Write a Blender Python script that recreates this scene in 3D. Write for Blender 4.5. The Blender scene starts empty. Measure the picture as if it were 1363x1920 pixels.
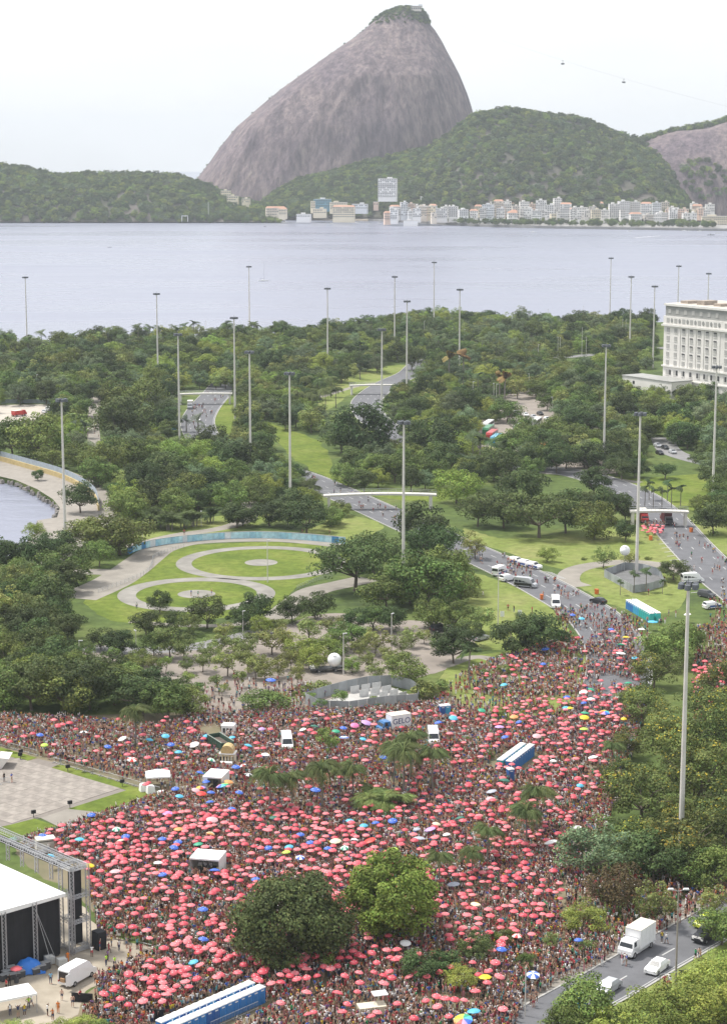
import bpy, bmesh, math, random
import numpy as np
from mathutils import Vector, Matrix, noise as mnoise
R = math.radians
random.seed(11); rng = np.random.default_rng(7)
sc = bpy.context.scene
C = sc.collection
# ---------------------------------------------------------------- camera
CAM_H, F_PX, PW, PH, HOR = 107.0, 3700.0, 1363.0, 1920.0, 296.0
PITCH = math.atan((PH/2-HOR)/F_PX)
cd = bpy.data.cameras.new('camera'); cam = bpy.data.objects.new('camera', cd); C.objects.link(cam)
cd.sensor_fit = 'VERTICAL'; cd.sensor_height = 36.0; cd.lens = F_PX/PH*36.0
cd.clip_start = 1.0; cd.clip_end = 80000.0
cam.location = (0, 0, CAM_H); cam.rotation_euler = (math.pi/2-PITCH, 0, 0)
sc.camera = cam
# ---------------------------------------------------------------- sky: thin bright overcast over a Nishita sky
SUN_EL, SUN_AZ = 62.0, -65.0          # azimuth from +Y towards +X
w = bpy.data.worlds.new('World'); sc.world = w; w.use_nodes = True
nt = w.node_tree; N = nt.nodes; L = nt.links
for n in list(N): N.remove(n)
sky = N.new('ShaderNodeTexSky'); sky.sky_type = 'NISHITA'; sky.sun_disc = False
sky.sun_elevation = R(SUN_EL); sky.sun_rotation = R(SUN_AZ); sky.air_density = 1.0; sky.dust_density = 2.0
sky.altitude = 100
bg1 = N.new('ShaderNodeBackground'); bg1.inputs[1].default_value = 0.10
L.new(sky.outputs[0], bg1.inputs[0])
tc = N.new('ShaderNodeTexCoord'); mp = N.new('ShaderNodeMapping'); mp.inputs['Scale'].default_value = (1.0, 1.0, 3.2)
nz = N.new('ShaderNodeTexNoise'); nz.inputs['Scale'].default_value = 3.4; nz.inputs['Detail'].default_value = 6; nz.inputs['Roughness'].default_value = .55
rp = N.new('ShaderNodeValToRGB'); rp.color_ramp.elements[0].position = .3; rp.color_ramp.elements[1].position = .72
rp.color_ramp.elements[0].color = (.66, .66, .66, 1); rp.color_ramp.elements[1].color = (1, 1, 1, 1)
bg2 = N.new('ShaderNodeBackground'); bg2.inputs[0].default_value = (.965, .975, 1.0, 1); bg2.inputs[1].default_value = 0.68
mx = N.new('ShaderNodeMixShader'); out = N.new('ShaderNodeOutputWorld')
L.new(tc.outputs['Generated'], mp.inputs[0]); L.new(mp.outputs[0], nz.inputs['Vector']); L.new(nz.outputs[0], rp.inputs[0])
L.new(rp.outputs[0], mx.inputs[0]); L.new(bg1.outputs[0], mx.inputs[1]); L.new(bg2.outputs[0], mx.inputs[2]); L.new(mx.outputs[0], out.inputs[0])
# ---------------------------------------------------------------- sun behind thin cloud
sl = bpy.data.lights.new('sun', 'SUN'); sl.energy = 2.8; sl.angle = R(8); sl.color = (1, .965, .9)
so = bpy.data.objects.new('sun', sl); C.objects.link(so)
_sd = Vector((math.sin(R(SUN_AZ))*math.cos(R(SUN_EL)), math.cos(R(SUN_AZ))*math.cos(R(SUN_EL)), math.sin(R(SUN_EL))))
so.rotation_euler = _sd.to_track_quat('Z', 'Y').to_euler(); so.location = (0, 0, 600)
# ---------------------------------------------------------------- exposure and render settings
vs = sc.view_settings; vs.view_transform = 'Standard'; vs.look = 'None'; vs.gamma = 1; vs.use_curve_mapping = False
vs.exposure = 0.88
cy = sc.cycles; cy.use_denoising = True; cy.denoiser = 'OPENIMAGEDENOISE'; cy.max_bounces = 6; cy.diffuse_bounces = 3; cy.glossy_bounces = 2
cy.transmission_bounces = 3; cy.transparent_max_bounces = 6; cy.volume_bounces = 0; cy.use_adaptive_sampling = False
# ================================================================ helpers
SP, CP = math.sin(PITCH), math.cos(PITCH)
def ray(px, py):
    a = (px-PW/2)/F_PX; b = -(py-PH/2)/F_PX
    return (a, CP+b*SP, -SP+b*CP)
def G(px, py, z=0.0):
    d = ray(px, py); t = (z-CAM_H)/d[2]
    return Vector((d[0]*t, d[1]*t, z))
def atY(px, py, Y):
    d = ray(px, py); t = Y/d[1]
    return Vector((d[0]*t, Y, CAM_H+d[2]*t))
def proj(x, y, z):
    h = np.asarray(z)-CAM_H; fw = np.asarray(y)*CP-h*SP; up = np.asarray(y)*SP+h*CP
    return PW/2+F_PX*np.asarray(x)/fw, PH/2-F_PX*up/fw
def inpoly(px, py, poly):
    px = np.asarray(px, float); py = np.asarray(py, float); r = np.zeros(px.shape, bool)
    n = len(poly); j = n-1
    for i in range(n):
        xi, yi = poly[i]; xj, yj = poly[j]
        c = ((yi > py) != (yj > py)) & (px < (xj-xi)*(py-yi)/((yj-yi) or 1e-9)+xi)
        r ^= c; j = i
    return r
def gpoly(pts, z=0.0): return [G(x, y, z) for x, y in pts]
# ---------------------------------------------------------------- materials
_mats = {}
def bsdf_mat(name):
    m = bpy.data.materials.new(name); m.use_nodes = True
    return m, m.node_tree.nodes, m.node_tree.links, m.node_tree.nodes['Principled BSDF']
def M(name, col, rough=.8, var=.12, scale=1.0, metal=0.0, col2=None, stretch=None, detail=4, bump=0.0):
    if name in _mats: return _mats[name]
    m, n, l, b = bsdf_mat(name)
    t = n.new('ShaderNodeTexCoord'); nz = n.new('ShaderNodeTexNoise'); nz.inputs['Scale'].default_value = scale
    nz.inputs['Detail'].default_value = detail; nz.inputs['Roughness'].default_value = .6
    if stretch:
        mp = n.new('ShaderNodeMapping'); mp.inputs['Scale'].default_value = stretch
        l.new(t.outputs['Object'], mp.inputs[0]); l.new(mp.outputs[0], nz.inputs['Vector'])
    else: l.new(t.outputs['Object'], nz.inputs['Vector'])
    r = n.new('ShaderNodeValToRGB'); e = r.color_ramp.elements
    e[0].position = .3; e[1].position = .7
    c2 = col2 or tuple(min(1, c*(1+var)) for c in col); c1 = col if col2 else tuple(c*(1-var) for c in col)
    e[0].color = (*c1, 1); e[1].color = (*c2, 1)
    l.new(nz.outputs[0], r.inputs[0]); l.new(r.outputs[0], b.inputs['Base Color'])
    b.inputs['Roughness'].default_value = rough; b.inputs['Metallic'].default_value = metal
    if bump:
        bp = n.new('ShaderNodeBump'); bp.inputs['Strength'].default_value = bump
        l.new(nz.outputs[0], bp.inputs['Height']); l.new(bp.outputs[0], b.inputs['Normal'])
    _mats[name] = m; return m
def M_attr(name, rough=.8, rnd=0.0, translucent=0.0, hue=0.0, objcol=False):
    """colour from the mesh attribute Col, varied per object"""
    if name in _mats: return _mats[name]
    m, n, l, b = bsdf_mat(name)
    a = n.new('ShaderNodeAttribute'); a.attribute_name = 'Col'; a.attribute_type = 'GEOMETRY'
    src = a.outputs['Color']
    if rnd or hue:
        oi = n.new('ShaderNodeObjectInfo'); hs = n.new('ShaderNodeHueSaturation')
        mr = n.new('ShaderNodeMapRange'); mr.inputs['To Min'].default_value = 1-rnd; mr.inputs['To Max'].default_value = 1+rnd
        l.new(oi.outputs['Random'], mr.inputs['Value']); l.new(mr.outputs[0], hs.inputs['Value'])
        wn = n.new('ShaderNodeTexWhiteNoise'); wn.noise_dimensions = '1D'; l.new(oi.outputs['Random'], wn.inputs['W'])
        mr2 = n.new('ShaderNodeMapRange'); mr2.inputs['To Min'].default_value = .5-hue; mr2.inputs['To Max'].default_value = .5+hue
        l.new(wn.outputs['Value'], mr2.inputs['Value']); l.new(mr2.outputs[0], hs.inputs['Hue'])
        l.new(src, hs.inputs['Color']); src = hs.outputs['Color']
    if objcol:
        oi2 = n.new('ShaderNodeObjectInfo'); mu = n.new('ShaderNodeMixRGB'); mu.blend_type = 'MULTIPLY'; mu.inputs[0].default_value = 1
        l.new(src, mu.inputs[1]); l.new(oi2.outputs['Color'], mu.inputs[2]); src = mu.outputs[0]
    l.new(src, b.inputs['Base Color']); b.inputs['Roughness'].default_value = rough
    b.inputs['Specular IOR Level'].default_value = .25
    if translucent:
        tr = n.new('ShaderNodeBsdfTranslucent'); ms = n.new('ShaderNodeMixShader'); ms.inputs[0].default_value = translucent
        o = n['Material Output']; l.new(src, tr.inputs[0]); l.new(b.outputs[0], ms.inputs[1]); l.new(tr.outputs[0], ms.inputs[2]); l.new(ms.outputs[0], o.inputs[0])
    _mats[name] = m; return m
# ---------------------------------------------------------------- mesh collector
def link(o, parent=None):
    C.objects.link(o)
    if parent is not None: o.parent = parent
    return o
class MB:
    def __init__(s): s.v = []; s.f = []; s.mi = []
    def add(s, vs, fs, m=0):
        k = len(s.v); s.v += [tuple(p) for p in vs]; s.f += [tuple(i+k for i in f) for f in fs]; s.mi += [m]*len(fs); return s
    def box(s, c, d, rz=0.0, m=0, taper=1.0):
        x, y, z = d[0]/2, d[1]/2, d[2]/2; cr, sr = math.cos(rz), math.sin(rz); P = []
        for zz, k in ((-z, 1), (z, taper)):
            for a, b in ((-x, -y), (x, -y), (x, y), (-x, y)):
                a *= k; b *= k
                P.append((c[0]+a*cr-b*sr, c[1]+a*sr+b*cr, c[2]+zz))
        return s.add(P, [(0, 3, 2, 1), (4, 5, 6, 7), (0, 1, 5, 4), (1, 2, 6, 5), (2, 3, 7, 6), (3, 0, 4, 7)], m)
    def tube(s, p, q, r0, r1=None, n=6, m=0, caps=True):
        r1 = r0 if r1 is None else r1; p = Vector(p); q = Vector(q); d = (q-p).normalized()
        u = d.cross(Vector((0, 0, 1)) if abs(d.z) < .9 else Vector((1, 0, 0))).normalized(); v = d.cross(u); P = []
        for c, r in ((p, r0), (q, r1)):
            for i in range(n):
                a = 2*math.pi*i/n; P.append(c+u*(r*math.cos(a))+v*(r*math.sin(a)))
        F = [(i, (i+1) % n, n+(i+1) % n, n+i) for i in range(n)]
        if caps: F += [tuple(range(n))[::-1], tuple(range(n, 2*n))]
        return s.add(P, F, m)
    def lathe(s, prof, c=(0, 0, 0), n=12, m=0, sx=1, sy=1):
        P = []; F = []
        for r, z in prof:
            for i in range(n):
                a = 2*math.pi*i/n; P.append((c[0]+sx*r*math.cos(a), c[1]+sy*r*math.sin(a), c[2]+z))
        for j in range(len(prof)-1):
            for i in range(n): F.append((j*n+i, j*n+(i+1) % n, (j+1)*n+(i+1) % n, (j+1)*n+i))
        F.append(tuple(range((len(prof)-1)*n, len(prof)*n))); F.append(tuple(range(n))[::-1])
        return s.add(P, F, m)
    def prism(s, poly, z0, z1, m=0):
        n = len(poly); P = [(p[0], p[1], z0) for p in poly]+[(p[0], p[1], z1) for p in poly]
        return s.add(P, [tuple(range(n))[::-1], tuple(range(n, 2*n))]+[(i, (i+1) % n, n+(i+1) % n, n+i) for i in range(n)], m)
    def sheet(s, poly, z=None, m=0):
        return s.add([(p[0], p[1], p[2] if z is None else z) for p in poly], [tuple(range(len(poly)))], m)
    def extr(s, prof, y0, y1, m=0, top_in=0.0, ztop=None):
        """side profile (x,z) extruded across y; points above ztop pulled in by top_in"""
        n = len(prof); P = []
        for y in (y0, y1):
            for x, z in prof:
                k = top_in if (ztop is not None and z > ztop) else 0
                P.append((x, y-math.copysign(k, y) if y else y, z))
        return s.add(P, [tuple(range(n)), tuple(range(n, 2*n))[::-1]]+[(i, n+i, n+(i+1) % n, (i+1) % n) for i in range(n)], m)
    def mesh(s, name, mats):
        me = bpy.data.meshes.new(name); me.from_pydata(s.v, [], s.f)
        for m in (mats if isinstance(mats, (list, tuple)) else [mats]): me.materials.append(m)
        if any(s.mi): me.polygons.foreach_set('material_index', s.mi)
        me.update(); return me
    def build(s, name, mats, parent=None, smooth=False, fix=True):
        me = s.mesh(name, mats)
        if fix:
            bm = bmesh.new(); bm.from_mesh(me); bmesh.ops.recalc_face_normals(bm, faces=bm.faces); bm.to_mesh(me); bm.free()
        if smooth: me.polygons.foreach_set('use_smooth', [True]*len(me.polygons))
        return link(bpy.data.objects.new(name, me), parent)
def tag(o, label=None, cat=None, group=None, kind=None):
    if label: o['label'] = label
    if cat: o['category'] = cat
    if group: o['group'] = group
    if kind: o['kind'] = kind
    return o
def thing(name, label, cat, loc=(0, 0, 0), rz=0.0, group=None):
    o = bpy.data.objects.new(name, None); C.objects.link(o); o.location = loc; o.rotation_euler = (0, 0, rz); o.empty_display_size = .5
    return tag(o, label, cat, group)
def inst(name, me, parent=None, loc=(0, 0, 0), rz=0.0, scale=None):
    o = bpy.data.objects.new(name, me); link(o, parent); o.location = loc; o.rotation_euler = (0, 0, rz)
    if scale is not None: o.scale = scale
    return o
def copy_tree(o, parent=None):
    c = o.copy(); C.objects.link(c); c.parent = parent
    for ch in o.children: copy_tree(ch, c)
    return c
def smooth_line(pts, k=8):
    P = [Vector(p) for p in pts]; P = [P[0]*2-P[1]]+P+[P[-1]*2-P[-2]]; out = []
    for i in range(1, len(P)-2):
        a, b, c, d = P[i-1:i+3]
        for j in range(k):
            t = j/k
            out.append(.5*((2*b)+(c-a)*t+(2*a-5*b+4*c-d)*t*t+(3*b-a-3*c+d)*t**3))
    out.append(P[-2]); return out
def strip(line, wd, z=0.0, off=0.0, mb=None, m=0):
    """flat ribbon along a world polyline; wd number or list"""
    mb = mb or MB(); n = len(line); P = []
    for i, p in enumerate(line):
        d = (line[min(i+1, n-1)]-line[max(i-1, 0)]); d.z = 0; d.normalize(); s = Vector((-d.y, d.x, 0))
        ww = wd if not hasattr(wd, '__len__') else wd[0]+(wd[1]-wd[0])*i/(n-1)
        a = p+s*(off+ww/2); b = p+s*(off-ww/2); P += [(a.x, a.y, z), (b.x, b.y, z)]
    return mb.add(P, [(2*i, 2*i+1, 2*i+3, 2*i+2) for i in range(n-1)], m)
def scatter(name, pts, rz, scl, idx, protos, sz=None):
    """one object: prototypes instanced on points by geometry nodes; protos = list of lists of objects"""
    me = bpy.data.meshes.new(name); me.vertices.add(len(pts)); me.vertices.foreach_set('co', np.asarray(pts, np.float32).ravel())
    for nm, tp, val in (('rz', 'FLOAT', rz), ('scl', 'FLOAT', scl), ('szl', 'FLOAT', scl if sz is None else sz), ('idx', 'INT', idx)):
        a = me.attributes.new(nm, tp, 'POINT'); a.data.foreach_set('value', np.asarray(val, np.int32 if tp == 'INT' else np.float32))
    me.update(); o = link(bpy.data.objects.new(name, me))
    g = bpy.data.node_groups.new(name+'_nodes', 'GeometryNodeTree')
    g.interface.new_socket('Geometry', in_out='INPUT', socket_type='NodeSocketGeometry'); g.interface.new_socket('Geometry', in_out='OUTPUT', socket_type='NodeSocketGeometry')
    n = g.nodes; l = g.links; gi = n.new('NodeGroupInput'); go = n.new('NodeGroupOutput'); j = n.new('GeometryNodeJoinGeometry')
    def attr(nm, tp):
        a = n.new('GeometryNodeInputNamedAttribute'); a.data_type = tp; a.inputs['Name'].default_value = nm; return a.outputs['Attribute']
    arz, asc, asz, aix = attr('rz', 'FLOAT'), attr('scl', 'FLOAT'), attr('szl', 'FLOAT'), attr('idx', 'INT')
    cx = n.new('ShaderNodeCombineXYZ'); l.new(arz, cx.inputs[2])
    cs = n.new('ShaderNodeCombineXYZ'); l.new(asc, cs.inputs[0]); l.new(asc, cs.inputs[1]); l.new(asz, cs.inputs[2])
    for k, obs in enumerate(protos):
        cmp_ = n.new('FunctionNodeCompare'); cmp_.data_type = 'INT'; cmp_.operation = 'EQUAL'; l.new(aix, cmp_.inputs[2]); cmp_.inputs[3].default_value = k
        for ob in obs:
            oi = n.new('GeometryNodeObjectInfo'); oi.inputs['Object'].default_value = ob; oi.inputs['As Instance'].default_value = True
            ip = n.new('GeometryNodeInstanceOnPoints'); l.new(gi.outputs[0], ip.inputs['Points']); l.new(cmp_.outputs[0], ip.inputs['Selection'])
            l.new(oi.outputs['Geometry'], ip.inputs['Instance']); l.new(cx.outputs[0], ip.inputs['Rotation']); l.new(cs.outputs[0], ip.inputs['Scale'])
            l.new(ip.outputs[0], j.inputs[0])
    l.new(j.outputs[0], go.inputs[0])
    md = o.modifiers.new('scatter', 'NODES'); md.node_group = g
    return o
# ---------------------------------------------------------------- labels that single things out: kind + side + nearest landmark + rank
LM = [('mural wall', 440, 1010), ('larger ring lawn', 490, 1055), ('smaller ring lawn', 368, 1114), ('trailer balloon', 627, 1255),
      ('walled enclosure', 680, 1310), ('ice truck', 735, 1368), ('white cube tent', 390, 1632), ('white cargo van', 145, 1840), ('stage towers', 150, 1795),
      ('white box truck', 1195, 1785), ('white sedan', 1230, 1825), ('long footbridge', 710, 935), ('far footbridge', 385, 752), ('stone quay', 110, 930),
      ('paved plaza', 120, 1490), ('green skip', 412, 1405), ('olive round tree', 550, 1810), ('bright round tree', 740, 1765), ('crowd toilets', 960, 1445),
      ('turquoise toilets', 1200, 1160), ('balloon on the lawn', 1171, 1068), ('road minibuses', 960, 1085), ('grand white hotel', 1290, 730), ('parked coaches', 960, 835),
      ('front toilets', 410, 1895), ('beach', 600, 640), ('bay gravel lot', 40, 785), ('road bridge', 1240, 970),
      ('nearest lamp mast', 1275, 1530), ('bare parking lot', 450, 1240), ('talipot palms', 850, 720), ('crowd palms', 620, 1520),
      ('lower right street', 1100, 1880), ('left tree belt', 150, 1290), ('upper road bend', 690, 760), ('right lawn', 960, 1140)]
_LMW = [(n, G(x, y)) for n, x, y in LM]
_pend = []
_o1 = ['', 'second', 'third', 'fourth', 'fifth', 'sixth', 'seventh', 'eighth', 'ninth', 'tenth', 'eleventh', 'twelfth', 'thirteenth', 'fourteenth', 'fifteenth', 'sixteenth', 'seventeenth', 'eighteenth', 'nineteenth', 'twentieth']
ORD = [o+' ' if o else '' for o in _o1]
for t, tt in (('twenty', 'thirtieth'), ('thirty', 'fortieth'), ('forty', 'fiftieth'), ('fifty', 'sixtieth'), ('sixty', 'seventieth'), ('seventy', 'eightieth'), ('eighty', 'ninetieth'), ('ninety', 'hundredth')):
    ORD += ['%s-%s ' % (t, u) for u in ('first', 'second', 'third', 'fourth', 'fifth', 'sixth', 'seventh', 'eighth', 'ninth')]+[tt+' ']
def later(o, desc, cat, group, pos):
    o['category'] = cat; o['group'] = group; _pend.append((o, desc, Vector((pos[0], pos[1], 0))))
def flush_labels():
    d = {}
    for o, desc, p in _pend:
        nm, lp = min(_LMW, key=lambda t: (t[1]-p).length)
        v = p-lp
        side = ('right of' if v.x > 0 else 'left of') if abs(v.x)*1.6 > abs(v.y) else ('behind' if v.y > 0 else 'before')
        d.setdefault((desc, side, nm), []).append((v.length, o))
    for (desc, side, nm), l in d.items():
        l.sort(key=lambda t: t[0])
        for i, (dist, o) in enumerate(l):
            if len(l) == 1: o['label'] = '%s %s the %s' % (desc, side, nm)
            elif i < 40: o['label'] = '%s, %snearest %s the %s' % (desc, ORD[i], side, nm)
            else: o['label'] = '%s farther off %s the %s' % (desc, side, nm)
# ================================================================ SETTING
WZ = -2.0
# ---- water
def water_mat():
    m, n, l, b = bsdf_mat('bay_water')
    t = n.new('ShaderNodeTexCoord')
    def nz(scale, st, det=5):
        mp = n.new('ShaderNodeMapping'); mp.inputs['Scale'].default_value = st
        z = n.new('ShaderNodeTexNoise'); z.inputs['Scale'].default_value = scale; z.inputs['Detail'].default_value = det; z.inputs['Roughness'].default_value = .62
        l.new(t.outputs['Object'], mp.inputs[0]); l.new(mp.outputs[0], z.inputs['Vector']); return z
    z1 = nz(.14, (.5, 1, 1)); z2 = nz(.0042, (.45, 1.6, 1), 5)
    bp = n.new('ShaderNodeBump'); bp.inputs['Strength'].default_value = .55; bp.inputs['Distance'].default_value = 1.3
    l.new(z1.outputs[0], bp.inputs['Height']); l.new(bp.outputs[0], b.inputs['Normal'])
    r = n.new('ShaderNodeMapRange'); r.inputs['From Min'].default_value = .35; r.inputs['From Max'].default_value = .65
    r.inputs['To Min'].default_value = .22; r.inputs['To Max'].default_value = .38
    l.new(z2.outputs[0], r.inputs['Value']); l.new(r.outputs[0], b.inputs['Roughness'])
    b.inputs['Base Color'].default_value = (.22, .232, .295, 1); b.inputs['IOR'].default_value = 1.5
    return m
wm = MB(); wm.sheet([(-9000, -150, WZ), (9000, -150, WZ), (9000, 16000, WZ), (-9000, 16000, WZ)])
tag(wm.build('water', water_mat()), 'calm pale bay water reflecting the white sky', None, kind='structure')
# ---- park ground
def grass_mat(name, c1, c2, c3, s=.05):
    m, n, l, b = bsdf_mat(name); t = n.new('ShaderNodeTexCoord')
    a = n.new('ShaderNodeTexNoise'); a.inputs['Scale'].default_value = s; a.inputs['Detail'].default_value = 5; a.inputs['Roughness'].default_value = .65
    c = n.new('ShaderNodeTexNoise'); c.inputs['Scale'].default_value = .45; c.inputs['Detail'].default_value = 8; c.inputs['Roughness'].default_value = .7
    l.new(t.outputs['Object'], a.inputs['Vector']); l.new(t.outputs['Object'], c.inputs['Vector'])
    r = n.new('ShaderNodeValToRGB'); e = r.color_ramp.elements; e[0].position = .32; e[1].position = .68; e[0].color = (*c1, 1); e[1].color = (*c3, 1)
    k = e.new(.5); k.color = (*c2, 1)
    mr = n.new('ShaderNodeMapRange'); mr.inputs['From Min'].default_value = .3; mr.inputs['From Max'].default_value = .7; mr.inputs['To Min'].default_value = .66; mr.inputs['To Max'].default_value = 1.3
    mu = n.new('ShaderNodeMixRGB'); mu.blend_type = 'MULTIPLY'; mu.inputs[0].default_value = 1
    l.new(a.outputs[0], r.inputs[0]); l.new(c.outputs[0], mr.inputs['Value']); l.new(r.outputs[0], mu.inputs[1]); l.new(mr.outputs[0], mu.inputs[2]); l.new(mu.outputs[0], b.inputs['Base Color'])
    b.inputs['Roughness'].default_value = .95; b.inputs['Specular IOR Level'].default_value = .1
    _mats[name] = m; return m
GR_PARK = grass_mat('park_grass', (.05, .07, .028), (.085, .12, .035), (.13, .15, .05), .035)
GR_LAWN = grass_mat('fresh_lawn', (.085, .125, .022), (.125, .165, .03), (.165, .19, .045), .06)
GR_DRY = grass_mat('dry_lawn', (.13, .17, .04), (.175, .21, .06), (.22, .225, .085), .05)
ASPH = M('asphalt', (.115, .116, .125), .85, .16, .35)
ASPH2 = M('pale_asphalt', (.20, .195, .195), .9, .18, .3)
CONC = M('concrete_path', (.19, .173, .148), .9, col2=(.28, .255, .22), scale=.18, detail=8)
DIRT = M('packed_dirt', (.25, .215, .165), .95, col2=(.40, .35, .28), scale=.22, detail=7)
LOT = M('parking_lot_ground', (.18, .155, .132), .95, col2=(.29, .25, .215), scale=.12, detail=7)
STONE = M('quay_stone', (.24, .22, .20), .9, .25, .6)
WHITEP = M('road_paint', (.40, .40, .39), .8, .12, 2)
KERB = M('kerb_stone', (.36, .35, .33), .9, .12, 1)
inlet = [(-30, 1066), (15, 1043), (40, 1027), (60, 1007), (76, 988), (70, 976), (108, 970), (113, 952), (100, 936), (70, 917), (30, 900), (0, 893), (-120, 874)]
coast = [(-160, 660), (-60, 657), (60, 651), (180, 645), (330, 636), (480, 629), (600, 626), (700, 608), (820, 597), (960, 602), (1100, 607), (1240, 604), (1363, 600), (1600, 596)]
land = [Vector((-700, -100, 0)), G(-120, 1100)]+gpoly(inlet)+gpoly(coast)+[Vector((1500, 1300, 0)), Vector((1500, -100, 0))]
gm = MB(); gm.prism(land, -3.5, 0.0)
tag(gm.build('ground', [GR_PARK]), 'park ground of grass and bare earth under the trees', None, kind='structure')
def flat(name, mat, pts, z, label=None, parent=None, world=False):
    W_ = pts if world else gpoly(pts)
    if name in ('lawn', 'parking_lot', 'trampled_ground', 'crowd_ground', 'coach_lot') and z < .04:   # worn, uneven borders
        P2 = smooth_line(W_+[W_[0]], 10)[:-1]
        W_ = [p+Vector((mnoise.noise(p*.35), mnoise.noise(p*.35+Vector((9, 3, 1))), 0))*1.1+Vector((mnoise.noise(p*.07), 0, 0))*2.2 for p in P2]
    mb = MB(); mb.sheet(W_, z)
    o = mb.build(name, mat, parent, fix=False)
    me = o.data
    if me.polygons[0].normal.z < 0: me.flip_normals()
    return tag(o, label, None, kind='structure')
# beach slivers at the far edge
flat('beach_sand', M('beach_sand', (.42, .36, .26), .95, .1, .1), [(-60, 657), (60, 651), (180, 645), (330, 636), (480, 629), (600, 626), (700, 608), (700, 616), (600, 637), (480, 641), (330, 648), (180, 657), (60, 663), (-60, 668)], .03, 'thin strip of pale beach sand behind the palms')
# lawns
flat('lawn', GR_LAWN, [(150, 1130), (215, 1095), (262, 1066), (300, 1040), (335, 1027), (420, 1019), (520, 1017), (625, 1026), (650, 1050), (600, 1080), (560, 1100), (535, 1125), (500, 1150), (420, 1160), (330, 1166), (230, 1168)], .02, 'bright green lawn around the two rings')
flat('lawn', GR_DRY, [(870, 990), (960, 1010), (1240, 985), (1300, 1075), (1180, 1060), (1080, 1075), (960, 1040), (880, 1010)], .02, 'yellowish lawn between the two roads')
flat('lawn', GR_DRY, [(880, 1070), (965, 1100), (1035, 1140), (1060, 1190), (900, 1220), (870, 1180)], .02, 'yellowish lawn below the minibuses')
flat('lawn', GR_DRY, [(820, 1240), (1000, 1215), (1120, 1240), (1080, 1330), (960, 1360), (840, 1300)], .016, 'worn lawn under the edge of the crowd')
flat('lawn', GR_DRY, [(1080, 1078), (1180, 1062), (1290, 1092), (1250, 1150), (1160, 1140), (1100, 1110)], .016, 'small lawn round the fenced mast base')
flat('lawn', GR_LAWN, [(400, 760), (432, 745), (445, 800), (430, 840), (400, 812)], .02, 'lawn beside the far road')
flat('lawn', GR_LAWN, [(500, 790), (600, 830), (660, 915), (840, 915), (830, 940), (700, 930), (600, 890), (540, 850)], .02, 'green lawn slope above the long footbridge')
flat('lawn', GR_DRY, [(640, 690), (830, 685), (850, 720), (690, 728), (610, 770), (600, 745)], .02, 'lawn with palms beyond the road bend')
flat('lawn', GR_LAWN, [(1150, 900), (1400, 890), (1400, 985), (1290, 955), (1180, 950)], .02, 'green lawn behind the road bridge')
flat('lawn', GR_DRY, [(1290, 970), (1420, 1000), (1420, 1050), (1345, 1035), (1275, 985)], .02, 'lawn verge right of the wide road')
flat('lawn', GR_DRY, [(640, 960), (560, 1010), (660, 1015), (720, 985)], .02, 'yellowish lawn behind the mural wall')
flat('lawn', GR_DRY, [(260, 990), (480, 960), (480, 985), (270, 1012)], .02, 'lawn under the clump of palms')
# dirt and lots
flat('parking_lot', LOT, [(120, 1222), (175, 1210), (260, 1216), (400, 1205), (500, 1180), (560, 1160), (640, 1150), (700, 1165), (790, 1165), (890, 1190), (850, 1240), (770, 1275), (620, 1310), (540, 1330), (420, 1350), (350, 1320), (250, 1275)], .024, 'brown gravel parking lot with trees')
flat('trampled_ground', DIRT, [(-300, 1790), (-100, 1650), (60, 1670), (160, 1700), (190, 1755), (310, 1785), (280, 1830), (180, 1850), (130, 1900), (60, 1990), (-300, 1990)], .02, 'trampled pale earth of the stage yard')
flat('crowd_ground', M('worn_earth', (.12, .115, .06), .95, col2=(.21, .17, .11), scale=.15, detail=7), [(-60, 1345), (400, 1335), (560, 1320), (840, 1300), (960, 1365), (1080, 1340), (1150, 1480), (1100, 1640), (1150, 1790), (900, 2000), (100, 2000), (180, 1850), (310, 1785), (170, 1700), (30, 1600), (110, 1560), (300, 1500), (110, 1440), (-60, 1390)], .012, 'worn grass and earth under the crowd')
flat('bay_lot', M('pale_gravel', (.42, .38, .33), .95, .14, .2), [(-60, 760), (95, 758), (90, 775), (42, 803), (-60, 806)], .02, 'pale gravel lot by the bay')
flat('coach_lot', LOT, [(900, 795), (960, 735), (1050, 735), (1160, 850), (1120, 890), (900, 850)], .02, 'coach parking lot among the trees')
flat('quay', M('quay_paving', (.26, .235, .205), .9, .16, .4), [(-120, 874), (0, 893), (30, 900), (70, 917), (100, 936), (113, 952), (108, 970), (70, 976), (76, 988), (60, 1007), (40, 1027), (60, 1035), (120, 1010), (185, 968), (186, 950), (178, 933), (148, 911), (110, 894), (55, 878), (0, 863), (-120, 842)], .03, 'paved stone quay along the inlet')
# ---- paths
def path(name, pts, wd, mat, z, label, k=8):
    ln = smooth_line(gpoly(pts), k); mb = strip(ln, wd, z)
    o = mb.build(name, mat, fix=False)
    if o.data.polygons[0].normal.z < 0: o.data.flip_normals()
    return tag(o, label, None, kind='structure'), ln
path('path', [(140, 1122), (205, 1094), (243, 1070), (272, 1048), (300, 1030), (350, 1017), (420, 1012), (500, 1011), (560, 1014), (640, 1023)], [12, 6], CONC, .035, 'concrete path curving past the mural wall')
path('path', [(240, 1026), (330, 1004), (403, 993), (445, 982), (470, 965), (462, 930)], 5, CONC, .03, 'footpath under the palm clump')
path('path', [(520, 1160), (560, 1128), (590, 1108), (640, 1096), (690, 1085)], 8, CONC, .035, 'pale footpath leading to the dark spreading trees')
path('path', [(120, 1075), (180, 1072), (240, 1076)], 7, CONC, .03, 'short side path left of the plaza')
path('path', [(0, 1110), (60, 1095), (120, 1075)], 5, CONC, .027, 'shaded path among the left trees')
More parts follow.
